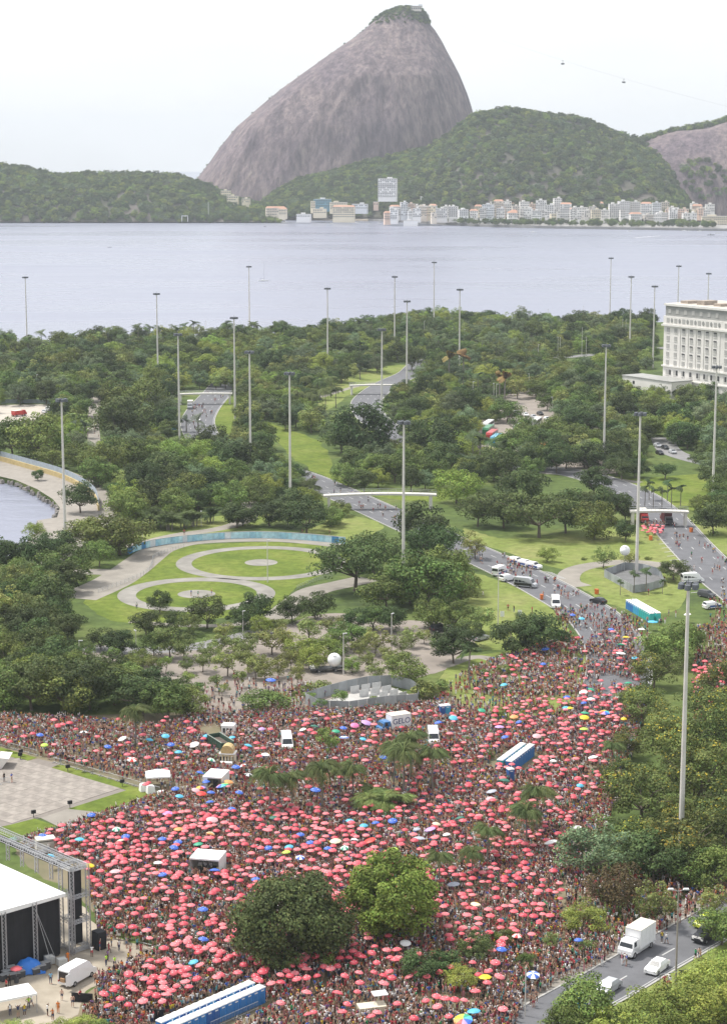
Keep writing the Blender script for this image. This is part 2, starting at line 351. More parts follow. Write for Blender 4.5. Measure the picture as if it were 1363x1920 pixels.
path('path', [(182, 730), (178, 765), (176, 800), (180, 835), (210, 870)], 5, CONC, .03, 'straight walkway through the left wood')
path('path', [(-60, 858), (60, 868), (130, 890), (180, 915), (200, 945), (195, 975), (140, 1020), (90, 1060)], 6, CONC, .026, 'promenade behind the quay fence')
path('path', [(245, 1165), (330, 1172), (430, 1172), (540, 1155)], 3, CONC, .03, 'narrow path in front of the smaller ring')
path('path', [(150, 1215), (250, 1220), (370, 1212), (500, 1182)], 6, ASPH2, .034, 'pale drive along the parking lot')
path('path', [(830, 1250), (900, 1232), (1000, 1260), (1080, 1240)], 3, CONC, .03, 'thin footpath crossing the worn lawn')
path('path', [(880, 870), (1000, 885), (1100, 892), (1200, 905)], 4, CONC, .03, 'path behind the coach lot')
path('path', [(600, 745), (680, 722), (760, 716), (860, 712)], 3.5, CONC, .03, 'pale path across the far lawn')
path('street', [(1240, 820), (1255, 845), (1300, 862), (1380, 880)], 9, ASPH2, .03, 'pale side street behind the trees at right')
path('road', [(900, 672), (1000, 672), (1080, 668), (1200, 655), (1300, 650)], 9, ASPH2, .03, 'distant avenue near the shore')
# ---- roads
def kerbs(road, ln, wd):
    for s in (-1, 1):
        mb = MB(); P = []; n = len(ln)
        for i, p in enumerate(ln):
            d = ln[min(i+1, n-1)]-ln[max(i-1, 0)]; d.z = 0; d.normalize(); q = Vector((-d.y, d.x, 0))*s
            for o_, z in ((wd/2, 0), (wd/2, .14), (wd/2+.3, .14), (wd/2+.3, 0)):
                a = p+q*o_; P.append((a.x, a.y, z))
        mb.add(P, [(4*i+j, 4*i+j+1, 4*i+j+5, 4*i+j+4) for i in range(n-1) for j in range(3)])
        mb.build('kerb', KERB, road)
dash_me = MB().sheet([(-1.6, -.11, 0), (1.6, -.11, 0), (1.6, .11, 0), (-1.6, .11, 0)]).mesh('lane_dash', WHITEP)
def dashes(road, ln, offs, step=11.0, z=.05, ymax=900):
    for off in offs:
        acc = 0
        for a, b in zip(ln, ln[1:]):
            d = b-a; ll = d.length; d.normalize(); acc += ll
            if acc > step and a.y < ymax:
                acc = 0; q = Vector((-d.y, d.x, 0)); p = a+q*off
                inst('lane_dash', dash_me, road, (p.x, p.y, z), math.atan2(d.y, d.x))
def edge_line(road, ln, off, z=.05):
    mb = strip(ln, .15, z, off); o = mb.build('edge_line', WHITEP, road, fix=False)
    if o.data.polygons[0].normal.z < 0: o.data.flip_normals()
def road(pts, wd, offs, label, z=.04, k=10, edge=True):
    o, ln = path('road', pts, wd, ASPH, z, label, k); kerbs(o, ln, wd); dashes(o, ln, offs, z=z+.012)
    if edge: edge_line(o, ln, wd/2-.4, z+.012)
    return o, ln
R1, R1L = road([(470, 680), (440, 700), (410, 735), (380, 770), (372, 800), (400, 838), (480, 868), (560, 892), (620, 917), (700, 953), (770, 985), (850, 1021), (962, 1071), (1050, 1117), (1110, 1155), (1150, 1205), (1160, 1260), (1140, 1330), (1100, 1420)], 13.5, (-3.2, 0, 3.2), 'asphalt road winding through the park from the far footbridge to the crowd')
R2, R2L = road([(880, 664), (800, 678), (770, 700), (735, 716), (703, 736), (686, 757), (700, 785), (745, 815), (820, 848), (940, 872), (1080, 888), (1180, 922), (1238, 963), (1292, 1022), (1355, 1085), (1430, 1150), (1500, 1260)], 13, (-3.2, 0, 3.2), 'wide asphalt road bending round the park and under the road bridge', z=.046)
R3, R3L = road([(1480, 1662), (1400, 1700), (1330, 1738), (1215, 1802), (1150, 1840), (1050, 1895), (960, 1950)], 8.4, (0.4,), 'grey two-lane street at the lower right with dashed centre line', edge=True)
R4, _ = path('road', [(1090, 1100), (1066, 1090), (1072, 1072), (1110, 1060), (1180, 1054), (1250, 1062), (1300, 1080)], 6, CONC, .036, 'curved link road round the fenced mast')
sw, _ = path('pavement', [(1480, 1718), (1400, 1755), (1330, 1796), (1250, 1845), (1160, 1898)], 3.2, GR_DRY, .03, 'grassy pavement strip along the lower right street')
sw2, _ = path('pavement', [(1300, 1690), (1215, 1752), (1130, 1800), (1040, 1850), (960, 1905)], 4, CONC, .03, 'pavement between the crowd and the lower right street')
# zebra chevrons on the wide road gore
gore = MB()
for i in range(14):
    a = G(1252+i*5.2, 1012+i*7.6); gore.box((a.x-2.0, a.y, .056), (3.2, .35, .01), R(25))
gore.build('gore_marking', WHITEP, R2)
gore2 = MB()
for i in range(8):
    a = G(1028+i*3.4, 1073+i*1.6); gore2.box((a.x, a.y, .062), (2.6, .3, .01), R(-35))
gore2.build('gore_marking', WHITEP, R1)
# ---- ring lawns
RINGC = M('ring_concrete', (.17, .16, .142), .9, col2=(.285, .27, .24), scale=.2, detail=8)
def annulus(c, r0, r1, z, n=72):
    mb = MB(); P = []
    for i in range(n):
        a = 2*math.pi*i/n
        P += [(c.x+r0*math.cos(a), c.y+r0*math.sin(a), z), (c.x+r1*math.cos(a), c.y+r1*math.sin(a), z)]
    mb.add(P, [(2*i, 2*i+1, (2*i+3) % (2*n), (2*i+2) % (2*n)) for i in range(n)]); return mb
for (px, py, ro, ri, rc, lb) in ((490, 1055, 22.8, 18.6, 4.4, 'larger'), (369, 1114, 19.6, 15.0, 4.7, 'smaller')):
    c = G(px, py)
    o = annulus(c, ri, ro, .05).build('ring_path', RINGC, fix=False); tag(o, 'concrete ring path of the %s circle' % lb, None, kind='structure')
    k = annulus(c, .01, rc, .055).build('centre_disc', RINGC, fix=False); tag(k, 'round concrete disc at the middle of the %s ring' % lb, None, kind='structure')
    for q in (o, k):
        if q.data.polygons[0].normal.z < 0: q.data.flip_normals()
# ---- paved plaza of stone slabs at the left: each slab a piece
SLAB = [M('plaza_slab_%d' % i, c, .9, .32, .55, detail=8) for i, c in enumerate(((.235, .208, .182), (.248, .22, .193), (.222, .197, .173), (.26, .232, .203)))]
pl_px = [(-70, 1402), (0, 1413), (51, 1427), (73, 1423), (114, 1432), (97, 1440), (238, 1482), (128, 1517), (80, 1533), (0, 1551), (-70, 1565)]
plaza = flat('plaza', M('plaza_joint', (.195, .172, .15), .95, .1, 1), pl_px, .02, 'paved stone plaza of brown slabs beside the crowd')
slab_me = [MB().box((0, 0, 0), (2.97, 2.97, .06)).mesh('slab', m) for m in SLAB]
ax = (G(238, 1482)-G(97, 1440)).normalized(); ay = Vector((-ax.y, ax.x, 0)); o0 = G(97, 1440)
for i in range(-16, 14):
    for j in range(-16, 10):
        p = o0+ax*(i*3.0+1.5)+ay*(j*3.0-1.5); a, b = proj(p.x, p.y, 0)
        if a < -40: continue
        q = [proj((p+ax*u+ay*v).x, (p+ax*u+ay*v).y, 0) for u, v in ((-1.2, -1.2), (1.2, -1.2), (1.2, 1.2), (-1.2, 1.2))]
        if all(inpoly(x, y, pl_px) for x, y in q):
            inst('slab', random.choice(slab_me), plaza, (p.x, p.y, .035+random.uniform(-.008, .012)), math.atan2(ax.y, ax.x)+random.uniform(-.004, .004))
flat('lawn', GR_LAWN, [(97, 1440), (112, 1433), (154, 1445), (304, 1491), (205, 1525), (128, 1517), (238, 1482)], .045, 'bright lawn corner beside the stone plaza')
flat('lawn', GR_LAWN, [(-60, 1566), (0, 1552), (66, 1535), (116, 1553), (0, 1580), (-60, 1594)], .045, 'bright lawn strip by the stage truss')
flat('lawn', GR_LAWN, [(-60, 1392), (0, 1401), (70, 1421), (51, 1427), (0, 1414), (-60, 1403)], .045, 'thin lawn strip along the top of the plaza')
flat('path', CONC, [(77, 1534), (128, 1517), (205, 1525), (116, 1553)], .04, 'pale concrete ramp between the two lawn strips')
# ---- inlet edge stones
qs = MB()
for a, b in zip(inlet[4:-1], inlet[5:]):
    p, q = G(*a), G(*b); n = int((q-p).length/1.4)
    for i in range(n):
        c = p.lerp(q, i/max(n, 1)); s = random.uniform(.5, 1.2)
        qs.box((c.x+random.uniform(-1.5, .4), c.y+random.uniform(-1.2, .4), -.6-random.uniform(0, .9)), (s*1.3, s, s), random.uniform(0, 3), taper=.7)
tag(qs.build('shore_rocks', STONE), 'rough grey stones lining the inlet edge', 'rocks', kind='stuff')

# ================================================================ FAR SHORE
ROCKM = None
def rock_mat():
    m, n, l, b = bsdf_mat('granite_cliff'); t = n.new('ShaderNodeTexCoord')
    def noise(sc, st, det=6, ro=.6):
        mp = n.new('ShaderNodeMapping'); mp.inputs['Scale'].default_value = st
        z = n.new('ShaderNodeTexNoise'); z.inputs['Scale'].default_value = sc; z.inputs['Detail'].default_value = det; z.inputs['Roughness'].default_value = ro
        l.new(t.outputs['Object'], mp.inputs[0]); l.new(mp.outputs[0], z.inputs['Vector']); return z.outputs[0]
    st = noise(.13, (1, 1, .022), 8, .68); big = noise(.008, (1, 1, .7), 4); fine = noise(.15, (1, 1, .5))
    def ramp(src, a, b_, c1, c2):
        r = n.new('ShaderNodeValToRGB'); e = r.color_ramp.elements; e[0].position = a; e[1].position = b_; e[0].color = (*c1, 1); e[1].color = (*c2, 1); l.new(src, r.inputs[0]); return r.outputs[0]
    def mix(a, b_, f, mode='MIX'):
        x = n.new('ShaderNodeMixRGB'); x.blend_type = mode
        l.new(a, x.inputs[1]); l.new(b_, x.inputs[2])
        if isinstance(f, float): x.inputs[0].default_value = f
        else: l.new(f, x.inputs[0])
        return x.outputs[0]
    base = ramp(big, .38, .62, (.18, .135, .15), (.265, .205, .195))
    wide = noise(.045, (1, 1, .02), 5, .55); streak = mix(ramp(st, .40, .60, (.42, .40, .48), (1, 1, 1)), ramp(wide, .34, .58, (.52, .50, .56), (1, 1, 1)), 1.0, 'MULTIPLY')
    col = mix(base, streak, .95, 'MULTIPLY')
    pale = ramp(noise(.07, (1, 1, .06), 7), .60, .70, (0, 0, 0), (1, 1, 1))
    gr = n.new('ShaderNodeRGB'); gr.outputs[0].default_value = (.30, .25, .22, 1)
    sc_ = n.new('ShaderNodeMath'); sc_.operation = 'MULTIPLY'; sc_.inputs[1].default_value = .45; l.new(pale, sc_.inputs[0])
    col = mix(col, gr.outputs[0], sc_.outputs[0])
    # patches of scrub where the slope is gentle, along the left ridge and the summit
    ge = n.new('ShaderNodeNewGeometry'); sx = n.new('ShaderNodeSeparateXYZ'); l.new(ge.outputs['Normal'], sx.inputs[0])
    ad = n.new('ShaderNodeMath'); ad.operation = 'ADD'; l.new(sx.outputs[2], ad.inputs[0])
    f2 = n.new('ShaderNodeMath'); f2.operation = 'MULTIPLY'; f2.inputs[1].default_value = .5; l.new(fine, f2.inputs[0]); l.new(f2.outputs[0], ad.inputs[1])
    veg = ramp(ad.outputs[0], 1.10, 1.18, (0, 0, 0), (1, 1, 1))
    vc = n.new('ShaderNodeRGB'); vc.outputs[0].default_value = (.06, .085, .035, 1)
    col = mix(col, vc.outputs[0], veg)
    l.new(col, b.inputs['Base Color']); b.inputs['Roughness'].default_value = .9
    bp = n.new('ShaderNodeBump'); bp.inputs['Strength'].default_value = .7; bp.inputs['Distance'].default_value = 5; l.new(st, bp.inputs['Height']); l.new(bp.outputs[0], b.inputs['Normal'])
    return m
ROCKM = rock_mat()
HILLM = M('forest_floor', (.05, .055, .03), .95, col2=(.125, .105, .095), scale=.012, detail=5)
def fbm(x, y, z, o=4): return mnoise.fractal(Vector((x, y, z)), 1.0, 2.0, o)
# ---- the great granite dome
def interp(pts, v):
    return float(np.interp(v, [p[0] for p in pts], [p[1] for p in pts]))
SLx = [(10, 752), (14, 735), (19, 725), (26, 712), (36, 700), (52, 682), (70, 660), (90, 630), (110, 600), (140, 558), (170, 520), (205, 478), (238, 440), (270, 414), (305, 390), (332, 370), (360, 352), (420, 320)]
SRx = [(10, 770), (14, 790), (22, 797), (30, 801), (45, 810), (55, 818), (75, 830), (95, 840), (115, 851), (135, 861), (155, 869), (175, 877), (205, 886), (250, 897), (300, 910), (360, 930), (420, 950)]
def dome():
    Y0 = 3930.0; V = []; F = []; NA = 150; ys = list(np.concatenate([np.linspace(10, 60, 22), np.linspace(64, 415, 90)]))
    for j, py in enumerate(ys):
        a = atY(interp(SLx, py), py, Y0); b = atY(interp(SRx, py), py, Y0); cx = (a.x+b.x)/2; hw = (b.x-a.x)/2; z = a.z
        dw = min(hw*1.05, 70+.62*hw)
        for i in range(NA):
            t = 2*math.pi*i/NA; c, s = math.cos(t), math.sin(t); e = .82
            ux = math.copysign(abs(c)**e, c); uy = math.copysign(abs(s)**e, s)
            k = 1+.035*fbm(c*2.2+3, s*2.2, z*.0016, 3)+.020*fbm(c*11, s*11, z*.004, 4)*min(1, hw/60)
            V.append((cx+hw*ux*(1+(k-1)*.7), Y0+60+dw*uy*k-(0 if s > 0 else 0), z+1.6*fbm(c*6, s*6, z*.02, 3)))
    n = len(ys)
    for j in range(n-1):
        for i in range(NA): F.append((j*NA+i, (j+1)*NA+i, (j+1)*NA+(i+1) % NA, j*NA+(i+1) % NA))
    F.append(tuple(range(NA)))
    mb = MB(); mb.add(V, F); o = mb.build('granite_mountain', ROCKM, smooth=True)
    return tag(o, 'huge bare granite dome mountain streaked with dark vertical stains', None, kind='structure'), V
MT, MTV = dome()
# ---- wooded hills
def hill(name, sil, d0, d1, d2, mat, label, zb=1.0, nx=90, nyf=26, nyb=10, pw=.8, rough=.06):
    """sil: silhouette pixels (px,py); d0 depth of foot (number or function of px), d1 ridge, d2 back"""
    xs = np.linspace(sil[0][0], sil[-1][0], nx); V = []; F = []
    for px in xs:
        py = interp(sil, px); f0 = d0(px) if callable(d0) else d0
        rid = atY(px, py, d1)
        for j in range(nyf+nyb+1):
            if j <= nyf:
                t = j/nyf; Y = f0+(d1-f0)*t; h = zb+(rid.z-zb)*(math.sin(t*math.pi/2)**pw)
                x = rid.x*(Y/d1)
            else:
                t = (j-nyf)/nyb; Y = d1+(d2-d1)*t; h = zb+(rid.z-zb)*math.cos(t*math.pi/2); x = rid.x
            am = rough*rid.z*math.sin(math.pi*min(1, max(0, (Y-f0)/(d2-f0))))
            h += am*fbm(x*.008+5, Y*.008, 2.7, 4)*(0.25 if abs(j-nyf) < 2 else 1.4)
            V.append((x, Y, max(h, -3)))
    m = nyf+nyb+1
    for i in range(nx-1):
        for j in range(m-1): F.append((i*m+j, (i+1)*m+j, (i+1)*m+j+1, i*m+j+1))
    mb = MB(); mb.add(V, F); o = mb.build(name, mat, smooth=True); tag(o, label, None, kind='structure')
    return o, np.array(V).reshape(nx, m, 3)
shore_l = [(-200, 414), (0, 413), (120, 413.5), (250, 413), (420, 412.5), (520, 411)]
HL, HLV = hill('hill', [(-160, 302), (-60, 306), (0, 312), (60, 319), (110, 333), (150, 329), (200, 330), (250, 329), (330, 332), (370, 345), (410, 360), (440, 376), (480, 384), (500, 396), (525, 409)], 3390, 3640, 3850, HILLM, 'low wooded headland at the left end of the bay', zb=0)
usil = [(470, 402), (490, 386), (520, 361), (560, 342), (640, 323), (740, 299), (800, 281), (840, 256), (886, 219), (930, 212), (1000, 208), (1040, 219), (1100, 234), (1150, 250), (1200, 262), (1240, 290), (1270, 335), (1300, 384), (1340, 404)]
HU, HUV = hill('hill', usil, lambda px: np.interp(px, [470, 700, 1000, 1340], [3560, 3500, 3330, 3290]), 3740, 4000, HILLM, 'broad wooded hill at the foot of the granite mountain', zb=4, nx=130, nyf=34, rough=.09)
HR, HRV = hill('hill', [(1150, 330), (1190, 268), (1230, 255), (1290, 241), (1363, 224), (1430, 212), (1560, 205)], 3560, 3760, 4050, ROCKM, 'rocky hill with a bare granite face at the right edge', zb=4, nx=60, nyf=30, pw=.55, rough=.05)
# flat town land with its sea wall
town_px = [(395, 413), (500, 410.5), (560, 411.2), (700, 414.5), (770, 418), (900, 425), (1000, 428), (1100, 429.5), (1300, 432.5), (1420, 434), (1600, 436)]
tp = [G(x, y, WZ) for x, y in town_px]
tl = MB(); tl.prism([(p.x, p.y) for p in tp]+[(900, 3700), (-300, 3700)], -3, 1.8)
tag(tl.build('shore_land', M('sea_wall_stone', (.26, .25, .24), .9, .2, .05)), 'grey sea wall and waterfront along the far shore', None, kind='structure')
bl = MB(); bl.prism([(G(x, y, WZ).x, G(x, y, WZ).y) for x, y in ((-220, 415), (0, 414.2), (200, 414.4), (400, 413.6), (520, 411.6), (520, 409), (-220, 412))], -3, .6)
tag(bl.build('rocky_shore', M('shore_rock', (.22, .20, .18), .95, .3, .05)), 'pale rocky shoreline of the wooded headland', None, kind='structure')
sb = MB(); sb.prism([(G(x, y, WZ).x, G(x, y, WZ).y) for x, y in ((528, 411.2), (560, 412.2), (690, 415), (690, 411), (528, 409))], -3, 1.2)
tag(sb.build('beach_sand', M('cove_sand', (.5, .43, .34), .95, .1, .05)), 'small sandy cove on the far shore', None, kind='structure')
# ================================================================ TREES
LEAF = M_attr('leaf', .75, rnd=.30, translucent=.15, hue=.026, objcol=True)
LEAF_H = M_attr('leaf_hero', .75, rnd=.02, translucent=.15, hue=.002)
BARK = M('bark', (.13, .105, .08), .95, .25, 3)
PALE_BARK = M('palm_bark', (.20, .18, .155), .95, .2, 3)
def quads_mesh(name, V, col, mat):
    n = len(V); me = bpy.data.meshes.new(name); me.vertices.add(n*4); me.vertices.foreach_set('co', V.astype(np.float32).ravel())
    me.loops.add(n*4); me.loops.foreach_set('vertex_index', np.arange(n*4, dtype=np.int32)); me.polygons.add(n)
    me.polygons.foreach_set('loop_start', np.arange(0, n*4, 4, dtype=np.int32)); me.polygons.foreach_set('loop_total', np.full(n, 4, np.int32))
    a = me.attributes.new('Col', 'FLOAT_COLOR', 'CORNER'); c4 = np.ones((n*4, 4), np.float32); c4[:, :3] = np.repeat(col, 4, 0); a.data.foreach_set('color', c4.ravel())
    me.materials.append(mat); me.update(calc_edges=True); return me
def unit(v): return v/np.maximum(np.linalg.norm(v, axis=-1, keepdims=True), 1e-9)
def leaf_quads(c, nrm, ln, wd):
    n = len(c); t = unit(np.cross(nrm, rng.normal(size=(n, 3)))); b = np.cross(nrm, t); L_ = ln[:, None]/2; W_ = wd[:, None]/2
    return np.stack([c-t*L_, c+b*W_+nrm*.06*L_, c+t*L_, c-b*W_+nrm*.06*L_], 1)
def crown_mesh(name, Rr, Hh, zc, ncl, nleaf, ls, col, up=.35, clump=.34, flow=None, open_=0.0, flat_=1.0, lob_=1.0):
    """foliage: clumps of leaves spread through an uneven dome of radius Rr, height Hh, centred at zc"""
    V = []; K = []; cents = []
    ph = rng.uniform(0, 6.28, 3)
    for i in range(ncl):
        d = rng.normal(size=3); d[2] = d[2]*.8+.18; d /= np.linalg.norm(d); az = math.atan2(d[1], d[0])
        lob = 1+lob_*(.20*math.sin(2*az+ph[0])+.15*math.sin(3*az+ph[1])+.10*math.sin(5*az+ph[2]))
        rr = (.42+.58*rng.random()**.5)*lob*(1-open_*rng.random())
        c = np.array([d[0]*Rr*rr, d[1]*Rr*rr, zc+d[2]*Hh*rr*flat_]); cents.append(c)
        rc = Rr*clump*rng.uniform(.65, 1.2); m = max(8, int(nleaf/ncl*rng.uniform(.7, 1.3)*(rc/(Rr*clump))**1.6))
        q = unit(rng.normal(size=(m, 3))); q[:, 2] = np.where(rng.random(m) < up, np.abs(q[:, 2]), q[:, 2])
        r_ = rc*(.55+.45*rng.random(m)**.6); p = c+q*r_[:, None]*np.array([1, 1, .72])
        nn = unit(q*.8+rng.normal(size=(m, 3))*.45+np.array([0, 0, .25])+d*.25)
        ln = ls*rng.uniform(.7, 1.35, m); V.append(leaf_quads(p, nn, ln, ln*rng.uniform(.5, .75, m)))
        kb = np.array(col)*1.28*rng.uniform(.64, 1.36); kc = kb[None]*rng.uniform(.75, 1.3, (m, 1)); kc[:, 0] *= rng.uniform(.9, 1.2, m)
        if flow is not None and d[2] > .1 and rng.random() < .5:
            f = rng.random(m) < .24*(q[:, 2] > .2); kc[f] = np.array(flow)*rng.uniform(.7, 1.15, (f.sum(), 1))
        K.append(kc)
    V = np.concatenate(V); V[..., 2] = np.maximum(V[..., 2], .05)
    return quads_mesh(name, V, np.concatenate(K), LEAF if lob_ > .5 else LEAF_H), cents
def trunk_mesh(name, cents, zc, r, n_limb, mat=BARK, lean=.3):
    mb = MB(); fork = zc*.42; top = Vector((random.uniform(-lean, lean), random.uniform(-lean, lean), fork))
    mb.tube((0, 0, -.3), top*.5, r*1.25, r*.95, 7, caps=False); mb.tube(top*.5, top, r*.95, r*.85, 7, caps=False)
    for c in sorted(cents, key=lambda c: -math.hypot(c[0], c[1]))[:n_limb]:
        c = Vector(c); mid = top.lerp(c, .5)+Vector((0, 0, .12*c.z)); mb.tube(top, mid, r*.55, r*.34, 5, caps=False); mb.tube(mid, c, r*.34, r*.1, 5, caps=False)
    for c in random.sample(list(cents), min(n_limb, len(cents))):
        c = Vector(c); mb.tube(top, c, r*.4, r*.1, 4, caps=False)
    return mb.mesh(name, mat)
KINDS = {}
def kind(k, nv, desc, Rr, Hh, zc, ncl, nleaf, ls, col, tr=.22, limbs=5, **kw):
    KINDS[k] = dict(R=Rr, H=zc+Hh, desc=desc, v=[])
    for i in range(nv):
        cm, ce = crown_mesh('crown', Rr, Hh, zc, ncl, nleaf, ls, col, **kw); KINDS[k]['v'].append((cm, trunk_mesh('trunk', ce, zc, tr, limbs)))
kind('dome', 3, 'leafy mid green domed tree', 4.6, 3.6, 4.6, 52, 5600, .42, (.098, .140, .034))
kind('dark', 3, 'dense dark green tree', 4.2, 3.7, 4.7, 50, 5600, .42, (.048, .074, .023))
kind('airy', 3, 'airy pale green tree with open crown', 3.8, 3.1, 4.6, 34, 2700, .38, (.15, .185, .055), tr=.17, clump=.3, open_=.25)
kind('spread', 3, 'wide spreading umbrella tree', 7.2, 3.0, 6.0, 70, 7600, .46, (.056, .088, .026), tr=.34, limbs=8, clump=.25, flat_=.85)
kind('young', 3, 'small young round tree', 1.7, 1.4, 3.0, 16, 900, .30, (.12, .185, .045), tr=.08, limbs=3, clump=.42)
kind('yellow', 3, 'large tree with yellow blossom', 6.0, 4.6, 6.6, 80, 7600, .42, (.085, .112, .03), tr=.3, limbs=8, clump=.26, flow=(.38, .31, .035))
kind('brown', 1, 'rust brown leafed tree', 4.6, 3.8, 5.4, 50, 4600, .40, (.10, .085, .035), tr=.25, clump=.3)
kind('bush', 2, 'low rounded bush', 2.2, 1.5, 1.0, 22, 1700, .32, (.11, .145, .04), tr=.06, limbs=3, clump=.42)
kind('bright', 3, 'bright yellow-green leafy tree', 4.8, 3.8, 4.8, 60, 7000, .36, (.15, .20, .04), clump=.30)
kind('grey', 1, 'greyish green round tree', 4.6, 3.7, 4.8, 55, 6000, .38, (.10, .14, .07), clump=.30)
kind('hdark', 1, 'very large dense dark olive round tree', 6.9, 5.6, 5.9, 210, 30000, .40, (.062, .084, .026), tr=.5, limbs=9, clump=.22, lob_=.35)
kind('hbright', 1, 'very large dense bright green round tree', 6.2, 5.5, 6.3, 180, 28000, .38, (.12, .17, .03), tr=.5, limbs=9, clump=.23, lob_=.35)
# ---- palms
def frond(L_, droop, nl, lw, ll, col, up=.5, hang=.5):
    """one feather frond along +x: rachis arc with leaflets hanging on both sides -> quads"""
    V = []; K = []
    s = np.linspace(0.02, 1, nl); x = L_*(s-.18*droop*s**2); z = L_*(up*s-droop*s**2)
    for i in range(nl):
        t = np.array([1-.36*droop*s[i], 0, up-2*droop*s[i]]); t /= np.linalg.norm(t); p = np.array([x[i], 0, z[i]])
        l_ = ll*(.45+1.0*math.sin(math.pi*min(1, s[i]*.85+.12)))*random.uniform(.8, 1.15)
        for sd in (-1, 1):
            d = np.array([.45*t[0], sd*.8, t[2]*.45-hang*random.uniform(.6, 1.3)]); d /= np.linalg.norm(d)
            e = p+d*l_; m = (p+e)/2+np.array([0, 0, .07*l_]); wv = t*lw*random.uniform(.7, 1.2)
            V.append([p, m+wv*.5, e, m-wv*.5]); K.append(np.array(col)*random.uniform(.7, 1.3))
    for i in range(0, nl-1, 2):
        j = min(i+2, nl-1); w_ = .05*(1-s[i])+.015
        V.append([[x[i], -w_, z[i]], [x[i], w_, z[i]], [x[j], w_*.8, z[j]], [x[j], -w_*.8, z[j]]]); K.append(np.array(col)*1.2)
    return np.array(V, float), np.array(K)
def rotq(V, az, el=0.0, off=(0, 0, 0)):
    ce, se, ca, sa = math.cos(el), math.sin(el), math.cos(az), math.sin(az); o = V.copy()
    x = V[..., 0]*ce-V[..., 2]*se; z = V[..., 0]*se+V[..., 2]*ce; y = V[..., 1]
    o[..., 0] = x*ca-y*sa+off[0]; o[..., 1] = x*sa+y*ca+off[1]; o[..., 2] = z+off[2]; return o
def palm_trunk(name, h, r, mat=PALE_BARK, stems=((0, 0),)):
    mb = MB()
    for sx, sy in stems:
        p = Vector((sx, sy, -.3)); n = 6
        for i in range(n):
            q = Vector((sx*(1+.3*i/n)+.04*h*math.sin(i*.7)*.4, sy*(1+.3*i/n), h*(i+1)/n)); mb.tube(p, q, r*(1.25-.45*i/n), r*(1.25-.45*(i+1)/n), 6, caps=False); p = q
    return mb.mesh(name, mat)
PK = {}
def palm_kind(k, desc, h, tr, nf, L_, droop, nl, lw, ll, col, up=.5, hang=.5, elr=(-.5, 1.0), stems=((0, 0),), bark=PALE_BARK):
    fr = [frond(L_*random.uniform(.9, 1.1), droop*random.uniform(.85, 1.2), nl, lw, ll, col, up, hang) for _ in range(3)]
    V = []; K = []; place = []
    for sx, sy in stems:
        for i in range(nf):
            q = i % 3; el = elr[0]+(elr[1]-elr[0])*((i*.618) % 1)**.8; az = i*2.39996+random.uniform(-.2, .2); off = (sx*1.3, sy*1.3, h)
            place.append((q, az, el, off)); V.append(rotq(fr[q][0], az, el, off)); K.append(fr[q][1]*random.uniform(.8, 1.2))
    PK[k] = dict(desc=desc, h=h, L=L_, crown=quads_mesh('frond_crown', np.concatenate(V), np.concatenate(K), LEAF), trunk=palm_trunk('trunk', h, tr, bark, stems),
                 fr=[quads_mesh('frond', a, b, LEAF) for a, b in fr], place=place)
palm_kind('queen', 'drooping feather palm', 7.4, .17, 30, 3.9, 1.45, 26, .17, 1.15, (.115, .15, .05), up=1.0, hang=1.25, elr=(-.15, .75))
palm_kind('royal', 'tall palm with arching fronds', 9.5, .2, 24, 3.4, .7, 22, .17, .85, (.07, .11, .04), up=.5, hang=.4, elr=(-.5, .9))
palm_kind('coco', 'slender coconut palm', 8.5, .15, 17, 3.3, .6, 16, .16, .75, (.075, .11, .035), up=.45, hang=.45, elr=(-.6, .9))
palm_kind('clump', 'bushy clumping palm', 2.6, .16, 15, 4.0, .75, 22, .13, .85, (.085, .12, .04), up=.8, hang=.7, elr=(-.4, .9), stems=((0, 0), (.8, .5), (-.7, .6), (.2, -.9)))
palm_kind('date', 'silvery fan-crowned palm', 4.5, .25, 34, 3.3, .4, 18, .11, .6, (.13, .16, .11), up=.35, hang=.15, elr=(-.5, 1.3))
palm_kind('talipot', 'tall palm crowned with dry golden brown plumes', 11, .34, 44, 3.8, .55, 22, .34, 1.0, (.27, .19, .075), up=.7, hang=.6, elr=(-.7, 1.2))
palm_kind('shortp', 'short pale palm sapling', 1.6, .12, 22, 2.8, .9, 18, .16, .8, (.16, .21, .06), up=.8, hang=.6, elr=(-.2, .9))
TREES = []       # (x, y, radius) occupied ground
def m_per_px(p): return math.sqrt(p.x**2+p.y**2+CAM_H**2)/F_PX
def tree(px, py, wpx, k, hs=1.0, tint=None, desc=None):
    p = G(px, py); K = KINDS[k]; wm = wpx*m_per_px(p); s = wm/(2*K['R']*1.02); cm, tm = random.choice(K['v'])
    e = thing('tree', None, None, p, random.uniform(0, 6.28)); e.scale = (s, s, s*hs)
    c = inst('crown', cm, e); t = inst('trunk', tm, e)
    if tint: c.color = (*tint, 1)
    if 'proto' not in K: K['proto'] = {}
    K['proto'].setdefault(cm.name, (c, t))
    later(e, desc or K['desc'], 'tree', 'broadleaf trees of the park', p); TREES.append((p.x, p.y, wm/2)); return e
def palm(px, py, k, s=1.0, full=False, hs=None):
    p = G(px, py); K = PK[k]; e = thing('palm_tree', None, None, p, random.uniform(0, 6.28)); e.scale = (s, s, hs or s)
    t = inst('trunk', K['trunk'], e)
    if full:
        for q, az, el, off in K['place']:
            f = inst('frond', K['fr'][q], e, off); f.rotation_euler = (0, -el, az)
    else:
        c = inst('frond_crown', K['crown'], e); K.setdefault('proto', (c, t))
    later(e, K['desc'], 'palm', 'palms of the park', p); TREES.append((p.x, p.y, 1.6*s)); return e
